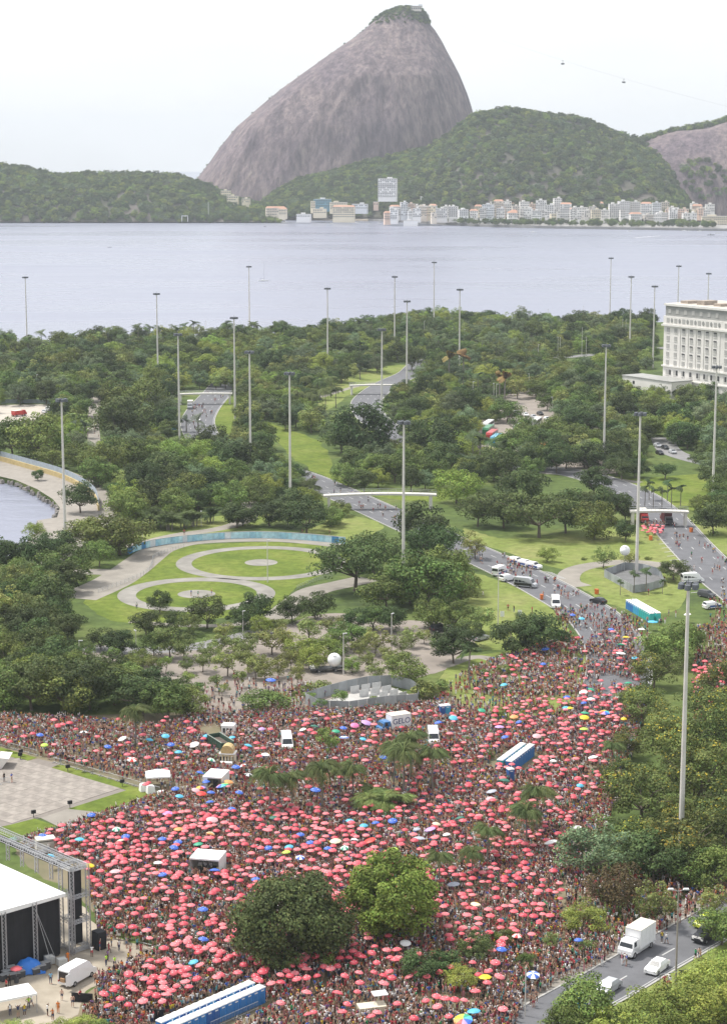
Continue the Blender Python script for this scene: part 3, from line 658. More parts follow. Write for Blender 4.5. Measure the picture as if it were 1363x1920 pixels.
T = [ # px, base py, crown width px, kind, height factor
 (238, 838, 95, 'dark', 1), (226, 780, 70, 'dome', 1), (276, 783, 82, 'dome', 1), (150, 783, 52, 'dome', .9), (124, 812, 82, 'bush', .8),
 (25, 858, 82, 'dome', 1), (70, 862, 95, 'dome', 1), (98, 878, 48, 'dome', .9), (200, 905, 80, 'dome', 1), (158, 882, 60, 'dome', 1), (240, 892, 80, 'dome', 1),
 (277, 888, 70, 'dome', 1), (320, 882, 70, 'bright', .9), (318, 905, 66, 'dark', .9), (258, 907, 50, 'dome', .8), (72, 901, 24, 'dark', .9), (152, 962, 62, 'dark', .9),
 (66, 1012, 36, 'bright', 1), (398, 862, 62, 'dark', 1), (430, 887, 70, 'dark', .9), (485, 892, 64, 'dark', 1), (488, 862, 56, 'dark', 1), (445, 990, 60, 'dark', .8),
 (455, 987, 55, 'dome', .8), (505, 986, 68, 'dark', .75), (575, 1000, 78, 'dark', .75), (620, 987, 50, 'dome', .8), (540, 988, 60, 'dark', .75), (640, 968, 40, 'dome', .8),
 (226, 1040, 112, 'dome', .75), (187, 1063, 56, 'dome', 1), (165, 1032, 85, 'dome', .8), (125, 1093, 98, 'dome', .85), (35, 1092, 55, 'dome', .9), (18, 1070, 78, 'dark', .8), (75, 1067, 75, 'dark', .85), (110, 1050, 70, 'dark', .8), (-20, 1080, 70, 'dark', 1),
 (320, 1236, 66, 'airy', 1.0), (345, 1240, 56, 'airy', 1), (290, 1232, 56, 'dome', .9), (381, 1260, 42, 'airy', 1.1), (427, 1268, 60, 'airy', 1), (466, 1262, 50, 'airy', .95), (480, 1274, 46, 'airy', 1),
 (311, 1264, 30, 'young', 1), (355, 1292, 26, 'young', 1.1), (404, 1297, 26, 'young', 1), (378, 1305, 28, 'young', .8), (418, 1305, 24, 'young', .8), (213, 1248, 28, 'young', 1),
 (190, 1218, 48, 'dark', .8), (222, 1228, 60, 'dark', .8), (152, 1242, 50, 'dome', .85), (275, 1192, 56, 'dark', .85), (330, 1184, 42, 'dark', .9), (389, 1178, 68, 'dark', .85), (455, 1180, 52, 'dark', .9),
 (482, 1170, 60, 'dark', .95), (549, 1168, 52, 'dark', 1), (590, 1162, 58, 'dark', .9), (490, 1188, 42, 'bright', .9), (520, 1188, 30, 'airy', 1), (580, 1203, 58, 'airy', .85), (625, 1198, 56, 'airy', .85), (658, 1218, 72, 'dome', .8),
 (674, 1235, 38, 'airy', 1), (703, 1228, 54, 'airy', .95), (722, 1236, 34, 'airy', .8), (755, 1228, 42, 'airy', .95), (610, 1238, 62, 'bright', .8), (561, 1238, 66, 'bright', .8), (584, 1256, 62, 'bright', .8), (510, 1228, 72, 'airy', .8),
 (462, 1238, 60, 'airy', .9), (523, 1273, 46, 'airy', 1), (558, 1283, 38, 'airy', 1.1), (498, 1278, 42, 'airy', 1), (660, 1262, 38, 'bright', .9), (706, 1278, 44, 'airy', .8), (760, 1284, 80, 'dome', .8), (850, 1244, 78, 'dark', .85),
 (795, 1207, 30, 'airy', 1), (806, 1178, 62, 'dome', .95), (853, 1183, 66, 'dome', 1), (900, 1188, 64, 'airy', .85), (735, 1183, 54, 'dark', .9), (700, 1182, 60, 'dome', .85), (668, 1185, 50, 'dark', .85),
 (666, 1108, 158, 'spread', .95), (700, 1075, 120, 'spread', 1), (812, 1068, 118, 'spread', 1.1), (790, 1040, 100, 'dark', 1), (800, 1138, 128, 'dome', .9), (768, 1132, 96, 'dome', .95), (725, 1140, 90, 'dome', .85), (835, 1110, 100, 'dome', .95), (865, 1128, 62, 'dome', .95), (890, 1048, 54, 'airy', .9),
 (500, 1336, 86, 'dome', .55), (600, 1299, 48, 'bush', .9), (557, 1305, 32, 'bush', 1.1), (601, 1336, 26, 'young', .8), (638, 1332, 32, 'young', 1), (580, 1318, 26, 'young', .7), (700, 1322, 18, 'young', .8), (708, 1330, 14, 'young', .7),
 (790, 1312, 55, 'bush', 1.1), (820, 1302, 45, 'bush', 1.1), (913, 1272, 32, 'bush', 1), (960, 1228, 84, 'dark', .85), (1016, 1228, 88, 'dark', .85), (990, 1205, 60, 'dark', .9), (878, 1214, 52, 'dark', .9), (951, 1263, 32, 'bush', 1),
 (895, 987, 68, 'dark', .95), (944, 990, 68, 'dark', 1), (1010, 1008, 132, 'spread', 1), (975, 965, 90, 'dark', 1), (1060, 1000, 84, 'dark', 1), (1113, 1012, 78, 'dome', 1), (1145, 980, 70, 'dark', 1), (1172, 1016, 42, 'dark', 1), (1172, 978, 44, 'dark', 1),
 (1026, 1054, 36, 'bright', .85), (1130, 1065, 44, 'airy', .9), (1178, 1062, 34, 'airy', .9), (1262, 1088, 56, 'dark', .65), (1215, 1049, 12, 'bush', 1), (1095, 1050, 10, 'bush', 1.2), (1337, 1002, 64, 'dark', .9), (1370, 985, 70, 'dome', .9), (1310, 960, 40, 'dome', .9), (1355, 945, 60, 'dome', 1),
 (855, 945, 86, 'bright', .85), (800, 905, 70, 'dome', .8), (740, 905, 66, 'dome', .9), (770, 880, 60, 'dome', .9), (653, 912, 56, 'dome', .85), (700, 900, 60, 'dome', .9), (680, 868, 110, 'dark', 1), (640, 850, 70, 'dark', .9), (810, 868, 92, 'dark', .95), (830, 895, 70, 'dark', .9),
 (1225, 1290, 86, 'yellow', .85), (1280, 1238, 84, 'dome', .95), (1250, 1250, 90, 'dome', .95), (1205, 1362, 90, 'yellow', .9), (1270, 1452, 128, 'yellow', .95), (1350, 1440, 120, 'yellow', 1), (1310, 1525, 150, 'yellow', .95), (1200, 1545, 140, 'yellow', .85), (1245, 1400, 90, 'yellow', .9), (1330, 1370, 110, 'yellow', .8),
 (1108, 1645, 120, 'grey', .85), (1175, 1610, 110, 'yellow', .75), (1272, 1640, 140, 'yellow', .85), (1355, 1600, 140, 'yellow', .95), (1150, 1712, 100, 'brown', .9), (1225, 1660, 110, 'dark', .9), (1095, 1750, 84, 'bright', .7), (1225, 1735, 80, 'airy', 1.0), (1345, 1670, 100, 'dome', .9), (1300, 1665, 90, 'dome', .9), (1352, 1772, 96, 'dome', .8),
 (1098, 1938, 116, 'dome', .95), (1062, 1955, 84, 'dome', 1), (1125, 1930, 60, 'airy', 1), (1335, 1885, 120, 'bright', .75), (1290, 1935, 130, 'bright', .75), (1215, 1960, 130, 'bright', .8), (1362, 1945, 120, 'bright', .9), (1145, 1965, 90, 'bright', .8), (1370, 1850, 90, 'bright', .8),
 (547, 1806, 208, 'hdark', .98), (737, 1762, 178, 'hbright', .95), (493, 1816, 42, 'young', .75), (611, 1822, 34, 'young', .8), (785, 1848, 72, 'dark', .9), (835, 1832, 60, 'dark', .8), (862, 1855, 66, 'bright', .7), (890, 1806, 62, 'dark', .9),
 (942, 1774, 42, 'dome', .9), (1030, 1784, 36, 'airy', 1.1), (985, 1818, 38, 'dome', .9), (1100, 1792, 30, 'young', .9), (616, 1425, 38, 'young', 1.1), (606, 1400, 30, 'young', 1), (940, 1345, 34, 'airy', .6), (918, 1422, 28, 'bush', 1.1), (885, 1398, 28, 'bush', 1.1),
 (215, 1322, 100, 'dome', .9), (268, 1342, 96, 'dark', .85), (315, 1350, 92, 'dome', .85), (352, 1344, 72, 'dome', .85), (170, 1330, 104, 'dark', .9), (118, 1338, 104, 'dome', .9), (60, 1332, 100, 'dark', .9), (8, 1328, 100, 'dome', .9), (330, 1318, 66, 'dome', .8), (245, 1304, 80, 'dome', .85), (195, 1290, 80, 'dark', .85), (290, 1312, 76, 'dark', .8), (950, 792, 56, 'dome', .9), (985, 828, 58, 'dome', .9), (1042, 832, 60, 'dome', .9), (1072, 802, 60, 'dark', .9), (1092, 772, 60, 'dome', .9), (960, 862, 72, 'dome', .9), (1020, 862, 66, 'dark', .85), (1085, 850, 66, 'dome', .9), (1060, 772, 50, 'airy', .9), (1175, 1420, 70, 'yellow', .8), (1165, 1480, 80, 'yellow', .8), (1190, 1330, 60, 'dome', .9), (395, 1240, 44, 'airy', .95), (440, 1228, 46, 'airy', .9), (545, 1255, 44, 'airy', .9), (622, 1225, 46, 'airy', .9), (640, 1248, 36, 'young', .9), (690, 1255, 40, 'airy', .85), (735, 1255, 40, 'airy', .9), (770, 1215, 44, 'airy', .9), (825, 1222, 44, 'dome', .8), (350, 1262, 36, 'airy', .9), (265, 1250, 44, 'dome', .8), (290, 1262, 40, 'airy', .9), (450, 1290, 30, 'young', .9), (240, 1265, 50, 'dome', .8), (535, 1215, 48, 'airy', .85), (410, 1225, 40, 'airy', .9), (1335, 1718, 60, 'airy', .9), (30, 1950, 66, 'bright', .55), (110, 1948, 66, 'bright', .55), (155, 1944, 70, 'bright', .55), (200, 1946, 50, 'bush', 1.2), (-5, 1945, 60, 'bright', .5), (70, 1955, 60, 'bright', .5),
 (300, 1150, 46, 'dark', .9), (355, 1190, 46, 'airy', .9), (420, 1200, 40, 'airy', .9), (40, 1115, 60, 'airy', 1), (90, 1125, 60, 'airy', 1),
]
for a in T:
    e = tree(*a)
    if a[3][0] == 'h':
        _pend.pop(); e['label'] = KINDS[a[3]]['desc']+' standing in the front crowd'
# crowd and park palms
for a in [(506, 1532, 'queen', 1.05), (548, 1524, 'queen', .9), (604, 1522, 'queen', 1.1), (640, 1500, 'queen', .75), (662, 1500, 'queen', .85), (756, 1494, 'queen', 1.15), (811, 1488, 'queen', 1.05), (770, 1462, 'queen', 1.1), (738, 1470, 'queen', .95),
          (1006, 1566, 'queen', 1.05), (985, 1600, 'queen', 1.0), (914, 1625, 'queen', .85), (824, 1672, 'queen', .8), (884, 1655, 'queen', .7), (1149, 1450, 'queen', .75), (255, 1400, 'queen', 1.0), (690, 1520, 'shortp', 1.3), (718, 1524, 'shortp', 1.4), (748, 1518, 'shortp', 1.3), (700, 1502, 'shortp', 1.2)]:
    palm(a[0], a[1]+4, a[2], a[3]*.95, full=True, hs=a[3]*(.92 if a[2] == 'queen' else .9))
for a in [(880, 1292, 'royal', .85), (1188, 1112, 'royal', .5), (1210, 1110, 'royal', .55), (1241, 1114, 'royal', .35), (1162, 1116, 'royal', .35)]: palm(*a, full=True)
for x, y in [(225, 957), (245, 947), (268, 957), (283, 992), (302, 988), (318, 994), (345, 990), (364, 987), (395, 980), (300, 930), (330, 928), (368, 918), (395, 922), (425, 926), (450, 932), (480, 918), (510, 922), (535, 927), (560, 923), (582, 926), (505, 905), (470, 900), (258, 930)]:
    palm(x, y, 'clump', random.uniform(.9, 1.2))
for x, y in [(1208, 950), (1224, 953), (1240, 955), (1258, 952), (1275, 949), (1216, 938), (1250, 940)]: palm(x, y, 'royal', .62)
for x, y, k in [(650, 700, 'date'), (675, 712, 'date'), (560, 768, 'queen'), (585, 775, 'queen'), (610, 770, 'queen'), (548, 750, 'queen'), (600, 750, 'queen'), (630, 765, 'queen'), (575, 742, 'queen'), (540, 775, 'queen'), (525, 760, 'queen'), (620, 745, 'queen'),
                (842, 716, 'talipot'), (868, 714, 'talipot'), (936, 752, 'talipot'), (946, 756, 'talipot'), (868, 742, 'royal'), (895, 745, 'royal'), (880, 735, 'royal'), (900, 880, 'royal'), (920, 882, 'royal'), (940, 878, 'royal'), (885, 872, 'royal'),
                (1150, 620, 'royal'), (1170, 790, 'royal'), (1155, 775, 'royal'), (1218, 660, 'coco'), (350, 810, 'date'), (372, 812, 'date'), (335, 815, 'date'), (160, 822, 'date'), (140, 825, 'date')]:
    palm(x, y, k, random.uniform(.9, 1.1))
for i in range(46):
    x = random.uniform(-10, 700); y = np.interp(x, [0, 180, 330, 480, 600, 700], [664, 656, 648, 641, 638, 630])+random.uniform(-6, 12); palm(x, y, 'coco', random.uniform(.9, 1.35))
for i in range(34): palm(random.uniform(560, 1000), random.uniform(655, 690), 'coco', random.uniform(.8, 1.2))
# ---- filling the tree belts; CLR = what the photograph leaves open (pixel outlines)
CLR = [[(335, 730), (440, 728), (440, 800), (430, 815), (400, 815), (330, 815)], [(658, 765), (690, 726), (738, 712), (735, 725), (712, 750), (712, 775), (750, 812), (735, 818), (700, 795), (664, 790)], [(600, 740), (690, 700), (690, 725), (650, 760), (610, 765)],
       [(680, 696), (770, 694), (770, 712), (680, 716)], [(-10, 755), (100, 755), (95, 780), (45, 808), (-10, 808)], [(163, 755), (192, 755), (192, 825), (160, 825)], [(-10, 850), (120, 875), (200, 935), (205, 975), (120, 1020), (-10, 1060)],
       [(545, 840), (640, 860), (665, 920), (840, 915), (820, 945), (760, 975), (700, 985), (620, 940), (590, 895)], [(500, 800), (600, 815), (640, 860), (600, 880), (540, 850)], [(240, 985), (480, 955), (660, 1000), (660, 1130), (540, 1160), (160, 1160), (150, 1100), (240, 1050)],
       [(870, 985), (960, 1012), (1110, 1015), (1250, 985), (1420, 970), (1420, 1120), (1250, 1160), (1060, 1180), (880, 1060)], [(880, 1080), (1060, 1150), (1060, 1190), (900, 1190)], [(1150, 905), (1300, 905), (1300, 960), (1190, 985), (1150, 950)],
       [(1230, 550), (1420, 550), (1420, 700), (1340, 700), (1210, 722), (1205, 700), (1235, 690)], [(900, 795), (945, 795), (955, 838), (920, 838)], [(940, 742), (1000, 742), (1000, 764), (940, 764)], [(968, 772), (1040, 776), (1030, 795), (970, 795)], [(1215, 825), (1300, 840), (1290, 872), (1215, 860)],
       [(742, 674), (794, 674), (794, 684), (742, 684)], [(1030, 664), (1110, 660), (1110, 671), (1030, 674)], [(160, 1205), (900, 1150), (880, 1250), (780, 1290), (420, 1340), (200, 1260)], [(600, 735), (690, 735), (690, 765), (640, 770)], [(960, 880), (1090, 880), (1090, 893), (960, 893)],
       [(-40, 1345), (400, 1320), (900, 1260), (1200, 1160), (1150, 1450), (1040, 1620), (1160, 1790), (950, 2000), (-40, 2000)], [(1130, 1760), (1370, 1690), (1370, 1800), (1150, 1890)], [(1200, 690), (1300, 690), (1300, 720), (1200, 725)]]
def open_px(x, y): return any(bool(inpoly(x, y, c)) for c in CLR)
far_pts = []
def belt(poly, n, kinds, wr, near, sep=.78):
    Wp = gpoly(poly); x = rng.uniform(min(p.x for p in Wp), max(p.x for p in Wp), n); y = rng.uniform(min(p.y for p in Wp), max(p.y for p in Wp), n)
    a, b = proj(x, y, 0*x); ki = rng.integers(0, len(kinds), n); wd = rng.uniform(*wr, n); hs = rng.uniform(.8, 1.1, n)
    H_ = np.array([KINDS[k]['H']/(2*KINDS[k]['R']) for k in kinds])[ki]*wd*hs; ok = inpoly(a, b, poly)
    for dx in (-.75, 0, .75):
        for zz in (.15, .55, .95):
            u, v = proj(x+dx*wd/2, y, zz*H_)
            for c in CLR: ok &= ~inpoly(u, v, c)
    A = np.zeros((len(TREES)+int(ok.sum())+1, 3)); A[:len(TREES)] = TREES; m = len(TREES)
    for i in np.nonzero(ok)[0]:
        r = wd[i]/2
        if (np.hypot(A[:m, 0]-x[i], A[:m, 1]-y[i]) < sep*(A[:m, 2]+r)).any(): continue
        A[m] = (x[i], y[i], r); m += 1; k = kinds[ki[i]]
        if near: tree(float(a[i]), float(b[i]), wd[i]/m_per_px(Vector((x[i], y[i], 0))), k, hs[i])
        else: far_pts.append((x[i], y[i], wd[i]/(2*KINDS[k]['R']), hs[i], k)); TREES.append((x[i], y[i], r))
belt([(-30, 1105), (150, 1105), (190, 1140), (262, 1165), (240, 1192), (150, 1215), (120, 1240), (-30, 1240)], 260, ['dome', 'airy', 'dome', 'dark'], (7, 10.5), True, .66)
belt([(-30, 1225), (120, 1232), (175, 1250), (250, 1290), (330, 1305), (372, 1335), (330, 1362), (200, 1358), (-30, 1335)], 420, ['dome', 'dome', 'dark', 'bright'], (7, 11), True, .62)
belt([(860, 820), (1180, 820), (1363, 880), (1400, 960), (1150, 985), (880, 990)], 120, ['dome', 'dark', 'dark', 'spread'], (8, 12.5), True)
belt([(1050, 1520), (1380, 1260), (1380, 1690), (1240, 1720), (1120, 1700)], 90, ['yellow', 'dome', 'yellow'], (7, 10), True)
NEAR_TREES = len(TREES)
belt([(-80, 655), (60, 652), (330, 638), (600, 630), (700, 612), (820, 600), (960, 606), (1240, 608), (1480, 600), (1480, 900), (860, 900), (640, 1000), (230, 1050), (-80, 850)], 13000, ['dome', 'dark', 'dome', 'spread', 'bright', 'airy', 'dark', 'grey'], (5.5, 11.5), False, .66)
far_pts.sort(key=lambda t: t[1])
n_near = sum(1 for o in C.objects if o.name.startswith('tree'))
for (x, y, s, hs, k) in far_pts[:max(0, 330-n_near)]:
    a, b = proj(x, y, 0); tree(float(a), float(b), s*2*KINDS[k]['R']/m_per_px(Vector((x, y, 0))), k, hs)
# the rest of the wood and the woods on the far hills: one mass
PROTO = []; PIDX = {}
for k in KINDS:
    for cm, (c, t) in KINDS[k].get('proto', {}).items(): PIDX.setdefault(k, []).append(len(PROTO)); PROTO.append([c, t])
rest = far_pts[max(0, 330-n_near):]
fo = scatter('wood', [(x, y, 0) for x, y, s, h, k in rest], rng.uniform(0, 6.28, len(rest)), [s for x, y, s, h, k in rest], [random.choice(PIDX[k]) for x, y, s, h, k in rest], PROTO, sz=[s*h for x, y, s, h, k in rest])
tag(fo, 'dense green wood of the park reaching back to the shore', 'wood', kind='stuff')
def forest_on(name, Vg, n, label, keep, wr=(7, 14), kinds=('dome', 'dark', 'bright', 'grey', 'dome', 'dark')):
    pts = []; S = []; I = []; SZ = []; nx, m, _ = Vg.shape
    while len(pts) < n:
        i = random.random()*(nx-1.001); j = random.random()*(m-1.001); i0, j0 = int(i), int(j); u, v = i-i0, j-j0
        p = (Vg[i0, j0]*(1-u)+Vg[i0+1, j0]*u)*(1-v)+(Vg[i0, j0+1]*(1-u)+Vg[i0+1, j0+1]*u)*v
        n -= 0 if keep(p, j/(m-1)) else 1
        if not keep(p, j/(m-1)): continue
        k = random.choice(kinds)
        if k not in PIDX: k = 'dome'
        wd = random.uniform(*wr); s = wd/(2*KINDS[k]['R']); pts.append((p[0], p[1], p[2]-.32*KINDS[k]['H']*s)); S.append(s); SZ.append(s*random.uniform(.8, 1.15)); I.append(random.choice(PIDX[k]))
    o = scatter(name, pts, rng.uniform(0, 6.28, len(pts)), S, I, PROTO, sz=SZ); tag(o, label, 'wood', kind='stuff')
bare = [(1042, 322, 15, 8), (1085, 330, 12, 9), (1015, 348, 9, 5), (1178, 352, 20, 7), (1210, 372, 18, 7)]
def keepU(p, t):
    a, b = proj(p[0], p[1], p[2]); return all(((a-x)/rx)**2+((b-y)/ry)**2 > 1 for x, y, rx, ry in bare) and p[2] > 5
mt = np.array(MTV); zt = mt[:, 2].max(); ctr = np.array([mt[:, 0].mean(), 3990.0]); pm = []
for p in mt:
    top = (p[2]-zt+34)/34; ridge = p[0] < ctr[0]+0 and abs(p[1]-3990) < 26 and 60 < p[2] < zt-20
    if p[1] < 4010 and ((top > 0 and random.random() < .10+.5*top) or (ridge and random.random() < .20)): pm.append((p[0]+random.uniform(-3, 3), p[1]+random.uniform(-3, 3), p[2]-(3.4 if top > 0 else 3.0)))
tag(scatter('summit_scrub', pm, rng.uniform(0, 6.28, len(pm)), [random.uniform(.5, .95) if q_[2] > zt-40 else random.uniform(.3, .5) for q_ in pm], [random.choice(PIDX['dome']+PIDX['dark']) for _ in pm], PROTO), 'scrub on the summit and left ridge of the granite mountain', 'scrub', kind='stuff')
forest_on('hill_forest', HLV, 4200, 'thick forest covering the low headland', lambda p, t: t < .9)
forest_on('hill_forest', HUV, 9000, 'thick forest covering the broad hill', keepU)
forest_on('hill_forest', HRV, 2600, 'forest along the top of the rocky hill', lambda p, t: .6 < t < .95 or (t < .2 and random.random() < .4))
# ================================================================ PEOPLE
SKIN_T = [(.48, .29, .21), (.36, .20, .14), (.24, .13, .09), (.56, .37, .28), (.14, .075, .05)]
def person_mesh(name, pose, col):
    """one continuous skinned figure facing +y, 1.72 m, coloured by body region"""
    J = {'pel': (0, 0, .94), 'bel': (0, 0, 1.10), 'che': (0, .01, 1.30), 'nec': (0, 0, 1.47), 'hea': (0, .02, 1.56), 'top': (0, .01, 1.68)}
    for s, n in ((-1, 'l'), (1, 'r')):
        J['sh'+n] = (s*.185, 0, 1.41); J['el'+n] = (s*.25, -.03, 1.14); J['wr'+n] = (s*.24, .08, .90); J['ha'+n] = (s*.235, .11, .80)
        J['hi'+n] = (s*.095, 0, .90); J['kn'+n] = (s*.11, .02, .50); J['an'+n] = (s*.115, -.01, .09); J['to'+n] = (s*.13, .14, .035)
    def arm(n, e, w_, h): J['el'+n] = e; J['wr'+n] = w_; J['ha'+n] = h
    if pose == 'up':
        for s, n in ((-1, 'l'), (1, 'r')): arm(n, (s*.33, .02, 1.60), (s*.30, .05, 1.86), (s*.29, .05, 1.95))
    elif pose == 'oneup': arm('r', (.34, .05, 1.55), (.27, .10, 1.80), (.25, .11, 1.90))
    elif pose == 'walk':
        J['knl'] = (-.10, .20, .52); J['anl'] = (-.10, .24, .10); J['tol'] = (-.10, .39, .06); J['knr'] = (.10, -.06, .49); J['anr'] = (.10, -.30, .13); J['tor'] = (.10, -.17, .05)
        arm('l', (-.25, -.14, 1.16), (-.23, -.10, .93), (-.22, -.05, .85)); arm('r', (.25, .10, 1.16), (.23, .28, 1.0), (.22, .33, .94))
    elif pose == 'hips': arm('l', (-.38, -.06, 1.18), (-.20, .05, 1.02), (-.15, .08, .98)); arm('r', (.38, -.06, 1.18), (.20, .05, 1.02), (.15, .08, .98))
    elif pose == 'phone': arm('r', (.22, .20, 1.22), (.12, .36, 1.44), (.10, .38, 1.52)); arm('l', (-.22, .18, 1.2), (-.10, .34, 1.40), (-.07, .36, 1.48))
    elif pose == 'hold': arm('r', (.26, .10, 1.18), (.16, .24, 1.34), (.14, .25, 1.42))
    E = [('pel', 'bel', 's'), ('bel', 'che', 's'), ('che', 'nec', 's'), ('nec', 'hea', 'k'), ('hea', 'top', 'h')]
    for n in 'lr':
        E += [('che', 'sh'+n, 's'), ('sh'+n, 'el'+n, 'v'), ('el'+n, 'wr'+n, 'k'), ('wr'+n, 'ha'+n, 'k'), ('pel', 'hi'+n, 'p'), ('hi'+n, 'kn'+n, 'p'), ('kn'+n, 'an'+n, 'l'), ('an'+n, 'to'+n, 'f')]
    rad = dict(pel=(.15, .115), bel=(.135, .10), che=(.165, .115), nec=(.06, .06), hea=(.085, .10), top=(.055, .065), sh=(.065, .065), el=(.046, .046), wr=(.034, .034), ha=(.036, .03), hi=(.095, .10), kn=(.062, .065), an=(.042, .045), to=(.042, .03))
    if col.get('skirt'): rad['hi'] = (.13, .13); rad['kn'] = (.085, .085)
    names = list(J); ix = {n: i for i, n in enumerate(names)}
    me = bpy.data.meshes.new(name); me.from_pydata([J[n] for n in names], [(ix[a], ix[b]) for a, b, _ in E], [])
    o = bpy.data.objects.new('tmp_person', me); C.objects.link(o)
    o.modifiers.new('s', 'SKIN').use_smooth_shade = True; o.modifiers.new('u', 'SUBSURF').levels = 1
    for i, n in enumerate(names):
        sv = me.skin_vertices[0].data[i]; sv.radius = rad[n if n in rad else n[:2]]; sv.use_root = (n == 'pel')
    dg = bpy.context.evaluated_depsgraph_get(); m2 = bpy.data.meshes.new_from_object(o.evaluated_get(dg)); m2.name = name
    bpy.data.objects.remove(o); bpy.data.meshes.remove(me)
    n = len(m2.vertices); co = np.zeros(n*3); m2.vertices.foreach_get('co', co); co = co.reshape(n, 3)
    best = np.full(n, 9.0); code = np.zeros(n, int); tt = np.zeros(n)
    for k, (a, b, c) in enumerate(E):
        A, B = np.array(J[a]), np.array(J[b]); t = np.clip(((co-A)@(B-A))/((B-A)@(B-A)), 0, 1); d = np.linalg.norm(co-A-t[:, None]*(B-A), axis=1)
        u = d < best; best[u] = d[u]; code[u] = k; tt[u] = t[u]
    c4 = np.ones((n, 4), np.float32)
    for i in range(n):
        r = E[code[i]][2]; z = co[i, 2]
        c = {'s': col['shirt'], 'k': col['skin'], 'p': col['short'], 'l': col['skin'] if not col.get('long') else col['short'], 'f': col['shoe'], 'v': col['shirt'] if tt[i] < .55 and not col.get('bare') else col['skin'], 'h': col['hair']}[r]
        if r == 's' and z < .99: c = col['short']
        if r == 's' and col.get('top') and z < 1.17: c = col['skin']
        if E[code[i]][0] in ('nec', 'hea') and co[i, 1] < .015 and z > 1.5: c = col['hair']
        if r == 'h' and co[i, 1] > .05 and z < 1.63: c = col['skin']
        if col.get('cap') and z > 1.62: c = col['cap']
        if r == 'p' and tt[i] > .62 and code[i] and not col.get('long') and E[code[i]][1][:2] == 'kn' and not col.get('skirt'): c = col['skin']
        c4[i, :3] = c
    a = m2.attributes.new('Col', 'FLOAT_COLOR', 'POINT'); a.data.foreach_set('color', c4.ravel())
    m2.materials.clear(); m2.materials.append(M_attr('clothed_skin', .8, rnd=.12)); return m2
PAL = dict(red=(.40, .045, .06), white=(.78, .77, .75), black=(.014, .013, .014), pink=(.50, .20, .25), blue=(.05, .11, .38), navy=(.03, .04, .10), green=(.04, .26, .10), yellow=(.62, .44, .04), orange=(.62, .18, .03), turquoise=(.10, .33, .35), purple=(.17, .09, .22), grey=(.22, .22, .23), denim=(.10, .15, .24), khaki=(.30, .25, .17), lime=(.38, .68, .05), skyblue=(.20, .42, .60))
LOOKS = [('red', 'black'), ('white', 'denim'), ('black', 'black'), ('red', 'denim'), ('white', 'red'), ('skin', 'red'), ('skin', 'black'), ('pink', 'white'), ('blue', 'khaki'), ('yellow', 'denim'), ('skin', 'denim'), ('red', 'white'), ('black', 'denim'), ('green', 'black'),
         ('white', 'black'), ('orange', 'navy'), ('turquoise', 'black'), ('purple', 'black'), ('skin', 'navy'), ('red', 'red'), ('grey', 'denim'), ('white', 'white'), ('skin', 'pink'), ('black', 'red'), ('skin', 'white'), ('navy', 'khaki'), ('red', 'black'), ('white', 'navy')]
POSES = ['stand', 'up', 'oneup', 'walk', 'hips', 'phone', 'hold']
POSE_TXT = dict(stand='standing', up='arms raised', oneup='arm raised', walk='walking', hips='arms akimbo', phone='filming', hold='drinking')
PEOPLE = []
def look(shirt, short, i, **kw):
    sk = SKIN_T[i % 5]; d = dict(skin=sk, shirt=sk if shirt == 'skin' else PAL[shirt], short=PAL[short], shoe=PAL[('white', 'black', 'red')[i % 3]], hair=((.02, .014, .01), (.03, .02, .014), (.10, .05, .02))[i % 3])
    d.update(kw); return d
def mkp(i, shirt, short, pose, **kw):
    me = person_mesh('person_body', pose, look(shirt, short, i, **kw)); tx = 'bare-chested person in' if shirt == 'skin' else '%s-topped person in' % shirt
    PEOPLE.append(dict(me=me, desc='%s %s %s, %s' % (tx, short, 'trousers' if kw.get('long') else 'shorts', POSE_TXT[pose]), pose=pose))
for i, (a, b) in enumerate(LOOKS):
    kw = {}
    if i % 4 == 1: kw['cap'] = PAL[('red', 'white', 'black')[i % 3]]
    if i % 5 == 2: kw['long'] = True
    if i % 3 == 0 and a != 'skin': kw['bare'] = True; kw['top'] = i % 2 == 0
    mkp(i, a, b, POSES[(i*3+i//7) % 7], **kw)
for p in ('stand', 'walk', 'hips'): mkp(3, 'lime', 'navy', p, long=True)
HV = [len(PEOPLE)-3, len(PEOPLE)-2, len(PEOPLE)-1]
mkp(1, 'orange', 'orange', 'stand', long=True); mkp(2, 'skyblue', 'navy', 'stand', long=True)
NP_ = len(LOOKS)
N_IND = 0; PROTO_P = {}; PERS = []
def person(x, y, k=None, rz=None, z=0.02, walkdir=None):
    k = random.randrange(NP_) if k is None else k; s = random.uniform(.93, 1.05)
    o = inst('person', PEOPLE[k]['me'], None, (x, y, z), random.uniform(0, 6.28) if rz is None else rz, (s, s, s))
    later(o, PEOPLE[k]['desc'], 'person', 'people at the street party', (x, y)); PERS.append((x, y)); PROTO_P.setdefault(k, o); return o
def person_px(px, py, k=None, rz=None):
    p = G(px, py); return person(p.x, p.y, k, rz)
